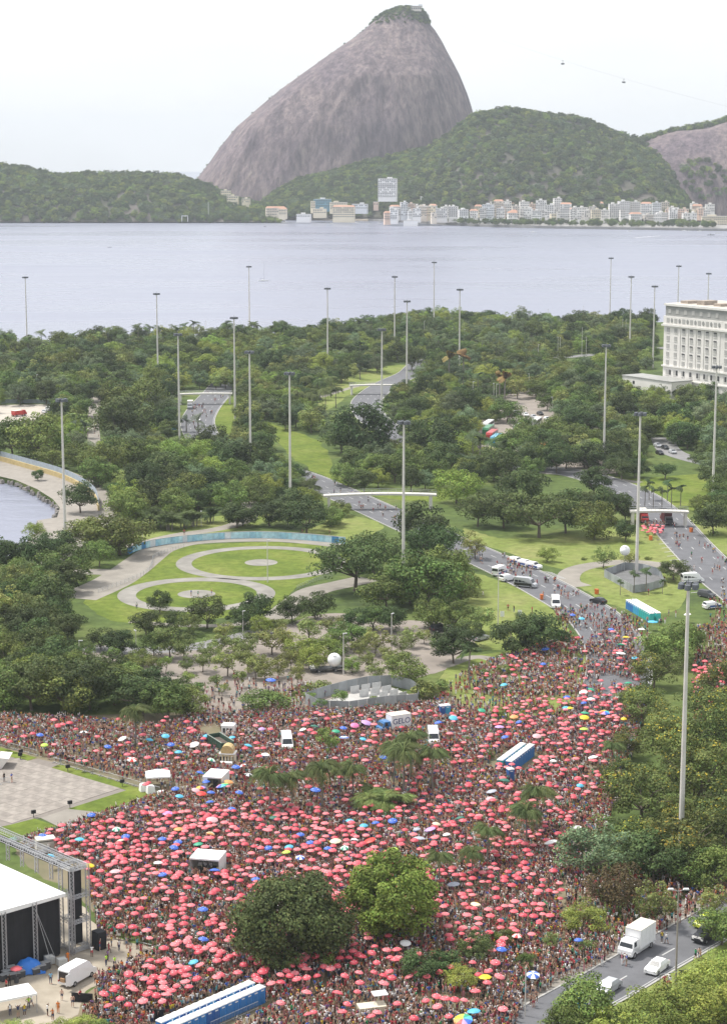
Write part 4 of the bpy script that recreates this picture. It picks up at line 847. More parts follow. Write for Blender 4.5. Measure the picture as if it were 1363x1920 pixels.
# ---- parasols
RED = M('parasol_red', (.60, .10, .125), .55, .10, 1.5); RED2 = M('parasol_red_faded', (.64, .17, .19), .6, .12, 1.2); RED3 = M('parasol_red_deep', (.50, .055, .08), .5, .12, 1.5)
PMATS = dict(red=RED, white=M('parasol_white', (.78, .77, .75), .6, .05, 1), blue=M('parasol_blue', (.04, .12, .50), .55, .1, 1), sky=M('parasol_sky', (.08, .40, .58), .55, .1, 1), green=M('parasol_green', (.03, .30, .17), .55, .1, 1), dkgreen=M('parasol_dark_green', (.025, .13, .09), .6, .1, 1),
             yellow=M('parasol_yellow', (.68, .50, .02), .55, .1, 1), pink=M('parasol_pink', (.64, .16, .34), .55, .1, 1), lilac=M('parasol_lilac', (.44, .28, .55), .55, .1, 1), cream=M('parasol_cream', (.66, .56, .40), .6, .08, 1), orange=M('parasol_orange', (.66, .30, .10), .6, .1, 1), grey=M('parasol_grey', (.36, .38, .44), .6, .1, 1), lime=M('parasol_lime', (.42, .58, .08), .6, .1, 1), rose=M('parasol_pale_rose', (.62, .36, .38), .6, .08, 1), scarlet=M('parasol_scarlet', (.66, .04, .03), .5, .1, 1))
EMB = M('emblem_white', (.75, .73, .72), .6, .05, 2); POLEM = M('parasol_pole', (.45, .45, .46), .4, .05, 2, metal=.6)
def canopy_mesh(name, mats, r=.72, h=.30, n=8, seg=None):
    mb = MB(); mats = mats if isinstance(mats, list) else [mats]; nm = len(mats); k = 3
    rings = [(0.06, h), (.38*r, h*.86), (.72*r, h*.52), (r, 0.0), (r*.985, -.085)]
    N_ = n*2
    def pt(rr, z, i):
        a = math.pi*2*i/N_; mid = i % 2
        f = 1-.055*mid*(rr/r)**2; return (rr*f*math.cos(a), rr*f*math.sin(a), z+(.035*mid*(rr/r)**2 if z > -.01 else .03*mid)*1)
    P = [pt(a, b, i) for a, b in rings for i in range(N_)]; F = []; MI = []
    for j in range(len(rings)-1):
        for i in range(N_):
            F.append((j*N_+i, j*N_+(i+1) % N_, (j+1)*N_+(i+1) % N_, (j+1)*N_+i)); MI.append(((i//2) if seg is None else seg(i//2, j)) % nm)
    mb.v = P; mb.f = F+[tuple(range(N_))]; mb.mi = MI+[0]
    mb.tube((0, 0, h), (0, 0, h+.07), .02, .008, 5)
    return mb.mesh(name, mats)
pole_me = MB().tube((0, 0, -1.05), (0, 0, .3), .016, .016, 5).mesh('pole', POLEM)
em = MB()
em.box((.40, 0, .235), (.14, .11, .02), 0, taper=.9)
emb_me = em.mesh('emblem', EMB)
CAN = {k: canopy_mesh('canopy', m) for k, m in PMATS.items()}
CAN['red2'] = canopy_mesh('canopy', RED2, h=.26); CAN['red3'] = canopy_mesh('canopy', RED3, h=.34, n=10)
CAN['rainbow'] = canopy_mesh('canopy', [PMATS[c] for c in ('yellow', 'orange', 'scarlet', 'lilac', 'blue', 'sky', 'green', 'lime')])
CAN['bluewhite'] = canopy_mesh('canopy', [PMATS['blue'], PMATS['white']]); CAN['redwhite'] = canopy_mesh('canopy', [PMATS['scarlet'], PMATS['white']]); CAN['greenwhite'] = canopy_mesh('canopy', [PMATS['green'], PMATS['white']])
CAN['blackwhite'] = canopy_mesh('canopy', [M('parasol_black', (.02, .02, .022), .5, .1, 1), PMATS['white']]); CAN['bluering'] = canopy_mesh('canopy', [PMATS['blue'], PMATS['white']], seg=lambda i, j: j)
CAN['lilacring'] = canopy_mesh('canopy', [PMATS['lilac'], PMATS['pink']], seg=lambda i, j: j)
PTXT = dict(red='plain red parasol', white='white parasol', blue='blue parasol', sky='sky blue parasol', green='green parasol', dkgreen='dark green parasol', yellow='yellow parasol', pink='pink parasol', lilac='lilac parasol', cream='cream parasol', orange='pale orange parasol', grey='grey parasol', lime='lime green parasol', rose='pale rose parasol', scarlet='larger scarlet parasol',
            rainbow='rainbow segmented parasol', bluewhite='blue and white segmented parasol', redwhite='red and white segmented parasol', greenwhite='green and white segmented parasol', blackwhite='black and white segmented parasol', bluering='blue and white ringed parasol', lilacring='lilac and pink ringed parasol')
PARA = []
def parasol(p, c, s=1.0, z=2.05):
    e = thing('parasol', None, None, (p.x, p.y, z), random.uniform(0, 6.28)); e.rotation_euler = (random.gauss(0, .14), random.gauss(0, .14), random.uniform(0, 6.28)); e.scale = (s, s, 1)
    inst('canopy', CAN[c if c != 'red' else random.choice(('red', 'red', 'red2', 'red3'))], e); inst('pole', pole_me, e)
    if c in ('red', 'blue'):
        for q_ in (.4, 2.5, 4.6): inst('emblem', emb_me, e, (0, 0, 0), q_)
    later(e, PTXT[c], 'parasol', 'parasols over the crowd', p); PARA.append((p.x, p.y, .75*s)); return e
COL = [('yellow', 168, 1623, 1.15), ('rose', 217, 1634, 1.3), ('sky', 150, 1574, 1.1), ('blue', 82, 1567, 1.1), ('sky', 97, 1606, 1), ('green', 22, 1575, 1.3), ('blue', 236, 1569, 1), ('cream', 226, 1577, .9), ('blue', 305, 1573, 1), ('blue', 334, 1579, 1), ('blue', 327, 1589, 1), ('green', 372, 1583, 1.1), ('white', 297, 1618, 1), ('blue', 305, 1640, 1), ('blue', 403, 1632, 1.2), ('blue', 480, 1649, 1), ('blue', 381, 1705, 1.05), ('blue', 382, 1761, 1.05), ('sky', 363, 1804, 1), ('orange', 395, 1564, .95),
       ('blue', 563, 1565, 1), ('blue', 582, 1580, 1), ('blue', 615, 1591, 1), ('sky', 542, 1588, 1), ('lime', 537, 1598, 1), ('blue', 503, 1590, .95), ('bluewhite', 563, 1608, 1), ('greenwhite', 646, 1590, .95), ('cream', 629, 1577, 1.3), ('scarlet', 693, 1576, 1.5), ('lime', 738, 1593, 1), ('white', 665, 1575, .9), ('grey', 786, 1572, 1.4), ('grey', 850, 1658, 1.35), ('cream', 891, 1696, 1), ('white', 760, 1768, 1.1), ('sky', 888, 1896, 1.2), ('rainbow', 868, 1913, 1.7), ('bluewhite', 999, 1828, 1.25), ('yellow', 909, 1832, 1.2), ('blue', 940, 1780, 1.05), ('redwhite', 969, 1755, 1), ('blue', 1084, 1763, .9), ('cream', 893, 1697, .9),
       ('sky', 656, 1539, 1), ('sky', 682, 1548, 1), ('blue', 704, 1543, .95), ('blue', 736, 1539, 1.1), ('lilac', 806, 1555, 1.3), ('cream', 818, 1545, 1), ('grey', 781, 1555, .9), ('dkgreen', 862, 1534, 1.2), ('white', 837, 1565, .9), ('blue', 592, 1481, 1.3), ('dkgreen', 513, 1533, 1), ('sky', 466, 1398, 1.1), ('white', 498, 1415, 1.1), ('bluering', 645, 1383, 1.3), ('sky', 681, 1386, 1), ('lilac', 687, 1355, 1.5), ('pink', 665, 1360, 1.2), ('dkgreen', 590, 1362, 1.2), ('green', 630, 1371, 1.1), ('blue', 644, 1365, 1), ('white', 568, 1368, .95), ('blue', 719, 1420, 1.1), ('sky', 850, 1346, 1.25), ('blue', 821, 1355, 1.1), ('lilac', 491, 1367, .9), ('blackwhite', 467, 1453, 1.1), ('redwhite', 455, 1436, 1), ('blue', 443, 1438, 1.1),
       ('lilacring', 315, 1525, 1.3), ('rainbow', 417, 1473, 1.6), ('rainbow', 377, 1477, 1.2), ('scarlet', 378, 1488, 1.2), ('rose', 368, 1482, 1.1), ('orange', 429, 1466, 1.2), ('rose', 398, 1537, 1.4), ('sky', 337, 1493, 1), ('blue', 396, 1486, 1), ('blue', 394, 1504, 1), ('blue', 449, 1486, 1), ('blue', 329, 1479, 1), ('blue', 435, 1517, 1), ('cream', 395, 1563, 1), ('blue', 172, 1528, 1), ('greenwhite', 219, 1555, 1), ('orange', 335, 1555, 1.1), ('blue', 387, 1466, 1), ('blue', 376, 1449, 1), ('sky', 311, 1380, 1.1), ('sky', 281, 1387, 1), ('blue', 321, 1396, 1), ('sky', 335, 1410, 1), ('white', 364, 1396, 1.4), ('white', 230, 1385, 1.2), ('blue', 203, 1400, 1), ('blue', 76, 1378, 1), ('lime', 84, 1397, 1), ('blackwhite', 158, 1373, 1.2), ('redwhite', 248, 1424, 1.3), ('greenwhite', 397, 1425, 1.1), ('sky', 387, 1380, .9), ('sky', 435, 1383, 1),
       ('blue', 508, 1275, 1.5), ('rainbow', 1133, 1336, 1.6), ('yellow', 1095, 1345, 1.3), ('green', 1096, 1337, 1.2), ('white', 1093, 1298, 1.2), ('green', 1108, 1293, 1.1), ('white', 1107, 1311, 1.2), ('lime', 1094, 1367, 1.2), ('green', 1187, 1389, 1), ('white', 1111, 1420, 1.3), ('blue', 1062, 1307, 1.1), ('blue', 1094, 1318, .9), ('sky', 1060, 1327, 1), ('yellow', 1068, 1328, 1), ('white', 1159, 1308, 1), ('yellow', 1169, 1348, .9), ('orange', 963, 1344, 1.2), ('blue', 972, 1354, .9), ('lilac', 936, 1363, 1.3), ('green', 903, 1332, 1.1), ('sky', 944, 1284, 1.1), ('rose', 1006, 1380, 1.2), ('white', 1037, 1427, .9), ('grey', 921, 1484, 1.3), ('rose', 919, 1498, 1.1), ('white', 1032, 1579, 1.5), ('white', 1081, 1552, 1.1), ('sky', 1087, 1473, .9), ('dkgreen', 946, 1463, 1.3), ('blue', 946, 1382, 1),
       ('green', 1164, 1209, 1.3), ('yellow', 1173, 1195, 1.2), ('blue', 1145, 1180, 1), ('sky', 1090, 1160, 1.1), ('blue', 1073, 1153, 1), ('white', 1202, 1180, 1.2), ('sky', 1223, 1166, 1.7), ('green', 1177, 1281, 1.2), ('sky', 1190, 1234, 1.1), ('white', 1163, 1225, 1.6), ('blue', 1022, 1217, 1.3), ('blue', 1018, 1245, .9), ('lime', 1326, 1300, .8), ('white', 1288, 1152, 1.2)]
for c, x, y, s in COL: parasol(G(x, y, 2.05), c, s)
# red ones: where the photograph shows them, thick in front of the stage
REDZ = [([(150, 1560), (500, 1500), (700, 1560), (680, 1800), (520, 1860), (400, 1900), (150, 1890), (300, 1780), (180, 1720)], 2.75), ([(60, 1560), (300, 1510), (500, 1500), (180, 1640)], 2.8), ([(0, 1350), (380, 1340), (470, 1480), (300, 1480), (0, 1390)], 6.2),
        ([(440, 1340), (900, 1330), (900, 1500), (470, 1500)], 4.9), ([(480, 1500), (900, 1500), (1050, 1640), (760, 1700), (650, 1620)], 3.1), ([(900, 1330), (1180, 1280), (1130, 1450), (1040, 1600), (900, 1560)], 3.4), ([(650, 1760), (900, 1640), (1060, 1640), (1040, 1740), (860, 1790), (640, 1900)], 3.6), ([(520, 1820), (1000, 1760), (960, 1910), (520, 1910)], 4.6),
        ([(880, 1260), (1050, 1190), (1200, 1180), (1200, 1290), (900, 1330)], 5.4), ([(1300, 1240), (1400, 1240), (1400, 1340), (1300, 1350)], 2.9), ([(1200, 985), (1245, 985), (1240, 1000), (1205, 1000)], 2.0)]
reds = []
for poly, sep in REDZ:
    W_ = [G(x, y, 2.05) for x, y in poly]; bx = (min(p.x for p in W_), max(p.x for p in W_)); by = (min(p.y for p in W_), max(p.y for p in W_))
    n = int((2.35 if sep < 3.7 else 1.6)*(bx[1]-bx[0])*(by[1]-by[0])/sep**2)
    X = rng.uniform(*bx, n); Y = rng.uniform(*by, n); a, b = proj(X, Y, 0*X+2.05); ok = inpoly(a, b, poly)
    occ = np.array([(q[0], q[1]) for q in PARA]+reds) if (PARA or reds) else np.zeros((1, 2))
    occ = np.concatenate([occ, np.zeros((n, 2))+1e6]); m = len(occ)-n
    for i in np.nonzero(ok)[0]:
        d = np.hypot(occ[:m, 0]-X[i], occ[:m, 1]-Y[i]).min()
        if d < .98: continue
        occ[m] = (X[i], Y[i]); m += 1; reds.append((X[i], Y[i]))
# ================================================================ BUILT THINGS
EXCL = []                      # (x, y, r) ground taken by things
def take(p, r): EXCL.append((p[0], p[1], r))
STEEL = M('galvanised_steel', (.42, .43, .44), .45, .12, 3, metal=.5); DKSTEEL = M('dark_steel', (.06, .062, .068), .6, .15, 3); WHITE = M('white_paint', (.78, .78, .77), .45, .05, 1.2)
GLASS = M('dark_glass', (.025, .03, .036), .12, .2, 1); TYRE = M('tyre_rubber', (.02, .02, .021), .9, .1, 4); RIM = M('wheel_rim', (.38, .38, .39), .4, .1, 4, metal=.6); LAMP = M('lamp_lens', (.7, .7, .66), .2, .05, 3); TAIL = M('tail_lens', (.35, .01, .01), .3, .1, 3)
BLACK = M('black_cloth', (.012, .012, .014), .9, .3, .6); TARP = M('white_tarpaulin', (.80, .80, .79), .55, .05, .5); CONCM = M('mast_concrete', (.62, .59, .55), .85, .12, .4)
# ---- vehicles (local +x forward)
def wheel_mesh(r, wd): return MB().tube((0, -wd/2, 0), (0, wd/2, 0), r, r, 14).mesh('wheel', TYRE), MB().tube((0, -wd/2-.015, 0), (0, wd/2+.015, 0), r*.58, r*.58, 10).mesh('rim', RIM)
WH = {r: wheel_mesh(r, .24) for r in (.32, .36, .46)}
def vehicle(name, label, cat, p, rz, prof, W, mat, ztop=1.0, tin=.14, wind=(), screens=(), wx=(), wr=.32, box=None, stripes=(), z0=.06, lampz=.7, group=None):
    e = thing(name, label, cat, (p[0], p[1], z0), rz, group)
    b = MB(); b.extr(prof, -W/2, W/2, top_in=tin, ztop=ztop).build('body', mat, e); xs = [q[0] for q in prof]; x0, x1 = min(xs), max(xs)
    for (a, c, zl, zh) in wind:
        for s in (-1, 1):
            k = tin*(1 if zl >= ztop-.02 else 0); mb = MB(); y0 = s*(W/2+.012); y1 = s*(W/2-k+.012)
            mb.add([(a, y0 if not k else s*(W/2-k*.45+.02), zl), (c, y0 if not k else s*(W/2-k*.45+.02), zl), (c-.04, y1, zh), (a+.04, y1, zh)], [(0, 1, 2, 3)]).build('window', GLASS, e, fix=False)
    for (ax_, az, bx_, bz) in screens:
        d = Vector((bx_-ax_, 0, bz-az)).normalized(); nn = Vector((d.z, 0, -d.x))*(.015 if ax_ > 0 or name == 'x' else .015)
        if (nn.x > 0) != (ax_ > 0): nn = -nn
        h = W/2-.1; MB().add([(ax_+nn.x, -h, az+nn.z), (ax_+nn.x, h, az+nn.z), (bx_+nn.x, h-tin, bz+nn.z), (bx_+nn.x, -h+tin, bz+nn.z)], [(0, 1, 2, 3)]).build('windscreen', GLASS, e, fix=False)
    for x in wx:
        for s in (-1, 1):
            w_ = inst('wheel', WH[wr][0], e, (x, s*(W/2-.1), wr-z0+.02)); inst('rim', WH[wr][1], w_)
    for s in (-1, 1):
        MB().box((x1+.005, s*(W/2-.25), lampz), (.05, .30, .16)).build('headlight', LAMP, e); MB().box((x0-.005, s*(W/2-.18), lampz+.1), (.05, .2, .22)).build('tail_light', TAIL, e)
    for (a, c, zl, zh, mt) in stripes:
        for s in (-1, 1): MB().box(((a+c)/2, s*(W/2+.006), (zl+zh)/2), (c-a, .012, zh-zl)).build('stripe', mt, e)
    if box:
        bx0, bx1, bz0, bz1, bw, bm = box; o = MB().box(((bx0+bx1)/2, 0, (bz0+bz1)/2), (bx1-bx0, bw, bz1-bz0)).build('cargo_box', bm, e)
        MB().box(((bx0+bx1)/2, 0, bz1+.03), (bx1-bx0+.06, bw+.06, .06)).build('box_roof', M('box_roof', (.62, .58, .50), .7, .1, 1), o)
        for x in np.arange(bx0+.6, bx1-.2, 1.1):
            for s in (-1, 1): MB().box((x, s*(bw/2+.012), (bz0+bz1)/2), (.05, .024, bz1-bz0-.1)).build('rib', bm, o)
    for k in (-.35, .35): take((p[0]+math.cos(rz)*(x1-x0)*k, p[1]+math.sin(rz)*(x1-x0)*k), W*.75)
    take(p, W*.8); return e
CARP = [(-2.15, .25), (-2.18, .78), (-2.05, .95), (-1.75, 1.0), (-1.2, 1.42), (.35, 1.44), (1.05, .98), (1.85, .86), (2.15, .68), (2.18, .28), (1.85, .20), (-1.9, .20)]
def paint(n, c): return M('car_paint_'+n, c, .28, .04, 1)
def head(px, py, fx, fy): p = G(px, py); q = G(fx, fy); return p, math.atan2(q.y-p.y, q.x-p.x)
def car(px, py, fx, fy, col, label, cat='car', name='car', stripes=(), group=None):
    p, rz = head(px, py, fx, fy)
    return vehicle(name, label, cat, p, rz, CARP, 1.78, col, 1.0, .22, [(-1.35, -.35, 1.02, 1.36), (-.28, .62, 1.02, 1.36)], [(1.05, .99, .38, 1.42), (-1.76, 1.01, -1.22, 1.40)], (-1.35, 1.35), .32, stripes=stripes, group=group)
SUVP = [(-2.2, .3), (-2.25, .95), (-2.15, 1.15), (-1.95, 1.72), (.5, 1.74), (1.05, 1.16), (2.0, 1.02), (2.25, .8), (2.28, .32), (-2.0, .28)]
def suv(px, py, fx, fy, col, label, cat='car', name='car', stripes=(), group=None):
    p, rz = head(px, py, fx, fy)
    return vehicle(name, label, cat, p, rz, SUVP, 1.9, col, 1.16, .18, [(-1.75, -.75, 1.18, 1.62), (-.68, .55, 1.18, 1.62)], [(1.05, 1.17, .52, 1.70), (-2.14, 1.18, -1.98, 1.66)], (-1.35, 1.4), .36, stripes=stripes, group=group)
VANP = [(-2.85, .35), (-2.88, 2.35), (-2.6, 2.55), (1.05, 2.52), (1.6, 2.15), (2.15, 1.25), (2.75, 1.02), (2.88, .75), (2.88, .35)]
def van(px, py, fx, fy, col, label, mini=False, stripes=(), name='van', cat='van'):
    p, rz = head(px, py, fx, fy); wd = [(1.0, 1.95, 1.25, 1.9)]
    if mini: wd = [(-2.6, -1.75, 1.35, 2.05), (-1.65, -.75, 1.35, 2.05), (-.65, .25, 1.35, 2.05), (.38, 1.85, 1.25, 2.0)]
    return vehicle(name, label, cat, p, rz, VANP, 2.05, col, 1.26, .14, wd, [(2.14, 1.27, 1.62, 2.12), (-2.88, 1.45, -2.88, 2.1)] if mini else [(2.14, 1.27, 1.62, 2.12)], (-1.8, 1.75), .36, stripes=stripes)
CABP = [(1.2, .4), (1.2, 2.35), (2.5, 2.4), (2.95, 1.5), (3.25, 1.2), (3.3, .45), (-3.2, .45), (-3.2, .75), (1.15, .75)]
def truck(px, py, fx, fy, col, boxm, label, bh=3.3, L=3.3, name='truck', box=True, W=2.2):
    p, rz = head(px, py, fx, fy)
    return vehicle(name, label, 'truck', p, rz, CABP, W, col, 1.55, .12, [(1.75, 2.62, 1.55, 2.2)], [(2.95, 1.52, 2.52, 2.3)], (-2.2, 2.35), .46, box=(-L, 1.05, .85, bh, 2.35, boxm) if box else None)
WP, BKP, SIL = paint('white', (.80, .80, .80)), paint('black', (.018, .018, .022)), paint('silver', (.42, .43, .45)); BLUEP = paint('blue', (.03, .10, .34)); REDP = paint('red', (.40, .03, .03))
car(1231, 1820, 1215, 1832, WP, 'white sedan driving on the lower right street')
suv(1322, 1762, 1305, 1772, BKP, 'black car driving on the lower right street behind the white sedan')
car(1323, 1735, 1305, 1745, paint('lime', (.50, .55, .04)), 'yellow-green taxi with stripe on the lower right street', stripes=[(-1.9, 1.9, .55, .72, paint('navy', (.03, .05, .2)))])
car(1140, 1858, 1128, 1866, SIL, 'silver car half hidden by the tree at the lower right street')
truck(1192, 1784, 1172, 1797, WP, WP, 'white box truck parked along the crowd at the lower right', bh=3.5)
v0 = van(146, 1838, 172, 1823, WP, 'white cargo van with open rear door in the stage yard')
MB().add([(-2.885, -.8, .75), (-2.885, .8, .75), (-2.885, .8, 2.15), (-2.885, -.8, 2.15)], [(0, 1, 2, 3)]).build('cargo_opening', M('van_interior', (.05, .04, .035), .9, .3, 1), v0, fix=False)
MB().box((-3.3, -1.05, 1.4), (.85, .06, 1.5)).build('rear_door', WP, v0); MB().box((-2.95, .1, 1.05), (.3, .7, .5)).build('carton', M('cardboard', (.36, .22, .12), .9, .1, 2), v0)
BLU_ST = paint('police_blue', (.03, .09, .30))
van(937, 1078, 955, 1071, WP, 'white police minibus with blue stripe, farthest on the road', True, [(-2.7, 2.0, .7, 1.0, BLU_ST)], 'police_van')
suv(951, 1089, 968, 1086, WP, 'white sport utility car between the two minibuses'); van(985, 1101, 1006, 1103, SIL, 'white and black minibus crosswise on the road', True, [(-2.7, 1.9, .55, 1.2, BKP)], 'minibus', 'minibus')
for i, (x, y) in enumerate(((968, 1057), (985, 1062), (1000, 1066))): suv(x, y, x+16, y+3, WP, ('%s of three white and blue police pickups by the lawn' % ('leftmost', 'middle', 'rightmost')[i]), name='police_car', stripes=[(-1.2, 2.0, .5, .95, BLU_ST)], group='police pickups')
van(1041, 1138, 1044, 1150, WP, 'white van heading into the crowd on the road', True); car(1121, 1131, 1108, 1128, BKP, 'dark sedan at the edge of the crowded junction')
van(1297, 1092, 1318, 1091, WP, 'white minibus beside the fenced mast at right', True, [(-2.7, 2.0, .6, .9, SIL)]); suv(1324, 1120, 1343, 1124, DKSTEEL, 'dark grey pickup at the right edge of the wide road'); suv(1334, 1141, 1354, 1139, WP, 'white and blue police car near the right edge', stripes=[(-1.2, 2.0, .5, .95, BLU_ST)])
truck(1205, 978, 1218, 990, REDP, M('red_box', (.30, .03, .03), .6, .2, 1), 'red sound truck left on the road by the bridge', bh=3.6); truck(1250, 982, 1262, 992, DKSTEEL, M('dark_red_box', (.10, .02, .025), .6, .3, 1), 'dark red sound truck under the road bridge', bh=3.6)
truck(357, 766, 350, 785, SIL, M('pale_box', (.55, .53, .50), .6, .1, 1), 'pale lorry on the far road near the far footbridge'); truck(37, 780, 45, 779, REDP, M('red_box2', (.5, .05, .04), .5, .2, 1), 'small red truck in the gravel lot by the bay', bh=2.4)
car(84, 774, 94, 768, WP, 'white car parked at the edge of the gravel lot'); suv(91, 770, 98, 764, WP, 'second white car parked at the gravel lot edge')
suv(825, 1184, 840, 1182, BKP, 'black car parked under the trees by the lot'); car(900, 1200, 915, 1196, SIL, 'pale blue car half hidden beside dark trees', name='car')
suv(372, 790, 368, 800, WP, 'white car with the runners on the far road')
# coaches
COACH = [(-5.8, .4), (-5.85, 3.2), (-5.6, 3.35), (5.4, 3.35), (5.85, 2.6), (5.95, .4)]
cc = [((.75, .75, .74), 'white'), ((.05, .22, .10), 'green and white'), ((.45, .05, .05), 'red'), ((.10, .35, .50), 'light blue'), ((.72, .72, .72), 'white with blue front'), ((.72, .73, .75), 'pale grey'), ((.60, .22, .03), 'orange'), ((.70, .70, .68), 'cream')]
for i, (x, y) in enumerate(((915, 805), (915, 815), (922, 824), (930, 832), (940, 838), (972, 812), (1022, 845), (1005, 800))):
    p, rz = head(x, y, x-9, y+6); c, nm = cc[i]
    vehicle('coach', '%s tour coach parked among the trees' % nm, 'bus', p, rz, COACH, 2.6, paint('coach%d' % i, c), 2.0, .08, [(a, a+1.45, 2.0, 2.95) for a in np.arange(-5.4, 4.6, 1.6)], [(5.9, 1.6, 5.5, 3.1)], (-3.6, 3.8), .46, group='coaches in the lot')
for i, (x, y) in enumerate(((985, 780), (1000, 784), (1012, 778), (1025, 788), (1232, 838), (1246, 842), (968, 776), (1260, 850), (1236, 852))):
    car(x, y, x+8, y+3, (WP, SIL, BKP)[i % 3], '%s car parked among the trees, %s' % (('white', 'silver', 'black')[i % 3], ('first at the coach lot', 'second at the coach lot', 'third at the coach lot', 'fourth at the coach lot', 'farthest on the side street', 'in the middle on the side street', 'leftmost at the coach lot', 'rightmost on the side street', 'nearest on the side street')[i]), group='cars parked under trees')
# ice truck with lettering
it = truck(738, 1372, 712, 1376, paint('cab_blue', (.04, .16, .38)), WP, 'ice truck with blue cab and GELO on its white box', bh=3.4, L=3.1)
fc = bpy.data.curves.new('gelo', 'FONT'); fc.body = 'GELO'; fc.size = 1.5; fc.align_x = 'CENTER'; fc.extrude = .01
fo_ = bpy.data.objects.new('tmp', fc); C.objects.link(fo_); dg = bpy.context.evaluated_depsgraph_get(); lm = bpy.data.meshes.new_from_object(fo_.evaluated_get(dg)); bpy.data.objects.remove(fo_)
lm.materials.clear(); lm.materials.append(paint('letter_navy', (.02, .04, .16)))
lt = inst('lettering', lm, it, (-1.05, 1.22, 1.75)); lt.rotation_euler = (math.pi/2, 0, math.pi)
# ---- portable toilets
TB = {n: (M('toilet_'+n, c, .5, .08, 1), M('toilet_door_'+n, tuple(k*.8 for k in c), .5, .08, 1)) for n, c in dict(blue=(.035, .20, .52), sky=(.06, .40, .66), teal=(.04, .46, .45), navy=(.03, .12, .38)).items()}
TROOF = M('toilet_roof', (.74, .75, .76), .5, .06, 1)
TM = {}
for n, (a, b) in TB.items():
    TM[n] = (MB().box((0, 0, 1.05), (1.08, 1.08, 2.1)).mesh('body', a), MB().box((0, -.555, 1.0), (.72, .04, 1.8)).box((.28, -.585, 1.05), (.08, .03, .16)).mesh('door', b))
TR = MB().box((0, 0, 2.16), (1.16, 1.16, .12)).add([(-.56, -.56, 2.22), (.56, -.56, 2.22), (.56, .56, 2.22), (-.56, .56, 2.22), (0, -.4, 2.40), (0, .4, 2.40)], [(0, 1, 4), (1, 2, 5, 4), (2, 3, 5), (3, 0, 4, 5)]).mesh('roof', TROOF)
TV = MB().tube((.4, .4, 2.2), (.4, .4, 2.6), .05, .05, 6).mesh('vent_pipe', WHITE); TVB = MB().box((0, -.58, 1.86), (.5, .02, .14)).mesh('louvre', WHITE)
def toilet(p, rz, col, label, group):
    e = thing('portable_toilet', label, 'toilet', (p.x, p.y, .02), rz, group)
    inst('body', TM[col][0], e); inst('door', TM[col][1], e); inst('roof', TR, e); inst('vent_pipe', TV, e); inst('louvre', TVB, e); take(p, .8); take((p.x+math.sin(rz)*1.3, p.y-math.cos(rz)*1.3), 1.0); take((p.x+math.sin(rz)*2.6, p.y-math.cos(rz)*2.6), .8)
nthw = ['first', 'second', 'third', 'fourth', 'fifth', 'sixth', 'seventh', 'eighth', 'ninth', 'tenth', 'eleventh', 'twelfth', 'thirteenth', 'fourteenth', 'fifteenth', 'sixteenth', 'seventeenth', 'eighteenth']
def toilet_rows(a, b, n, gap, cols, where, end, face=1):
    d = (b-a).normalized(); q = Vector((-d.y, d.x, 0))*face; st = 1.16
    for r in (0, 1):
        for i in range(n):
            p = a+d*(i*st+.58)+q*(r*gap); c = cols[(i*7+r*3+i*i) % len(cols)] if isinstance(cols, list) else cols(i, r)
            toilet(p, math.atan2(d.y, d.x)+(0 if (face > 0) == (r == 0) else math.pi), c, '%s portable toilet, %s from the %s in the %s row %s' % (c, nthw[i], end, 'front' if r == 0 else 'back', where), 'portable toilets '+where)
a0 = G(493, 1878); toilet_rows(a0+(G(330, 1950)-a0).normalized()*16.24, a0, 14, 1.9, ['blue', 'navy', 'sky', 'blue', 'sky', 'teal', 'navy', 'blue', 'blue'], 'by the front crowd', 'bottom')
b0 = G(953, 1450); toilet_rows(b0, b0+(G(999, 1415)-b0).normalized()*11.6, 10, 1.7, ['blue', 'sky', 'blue', 'teal', 'blue', 'sky'], 'amid the crowd', 'near end')
toilet(G(956, 1464), R(20), 'navy', 'single dark blue portable toilet standing apart below the crowd rows', 'portable toilets amid the crowd')
c0 = G(1176, 1141); toilet_rows(c0, c0+(G(1230, 1172)-c0).normalized()*15, 13, 1.6, lambda i, r: 'blue' if i < 4 else ('sky' if i < 7 else 'teal'), 'by the junction', 'far end')
toilet(G(838, 1342), .2, 'sky', 'lone blue portable toilet right of the ice truck', 'portable toilets amid the crowd'); toilet(G(829, 1343), .2, 'navy', 'lone dark blue portable toilet right of the ice truck', 'portable toilets amid the crowd'); toilet(G(1090, 1890), .4, 'sky', 'lone blue portable toilet by the lower right tree', 'portable toilets amid the crowd')
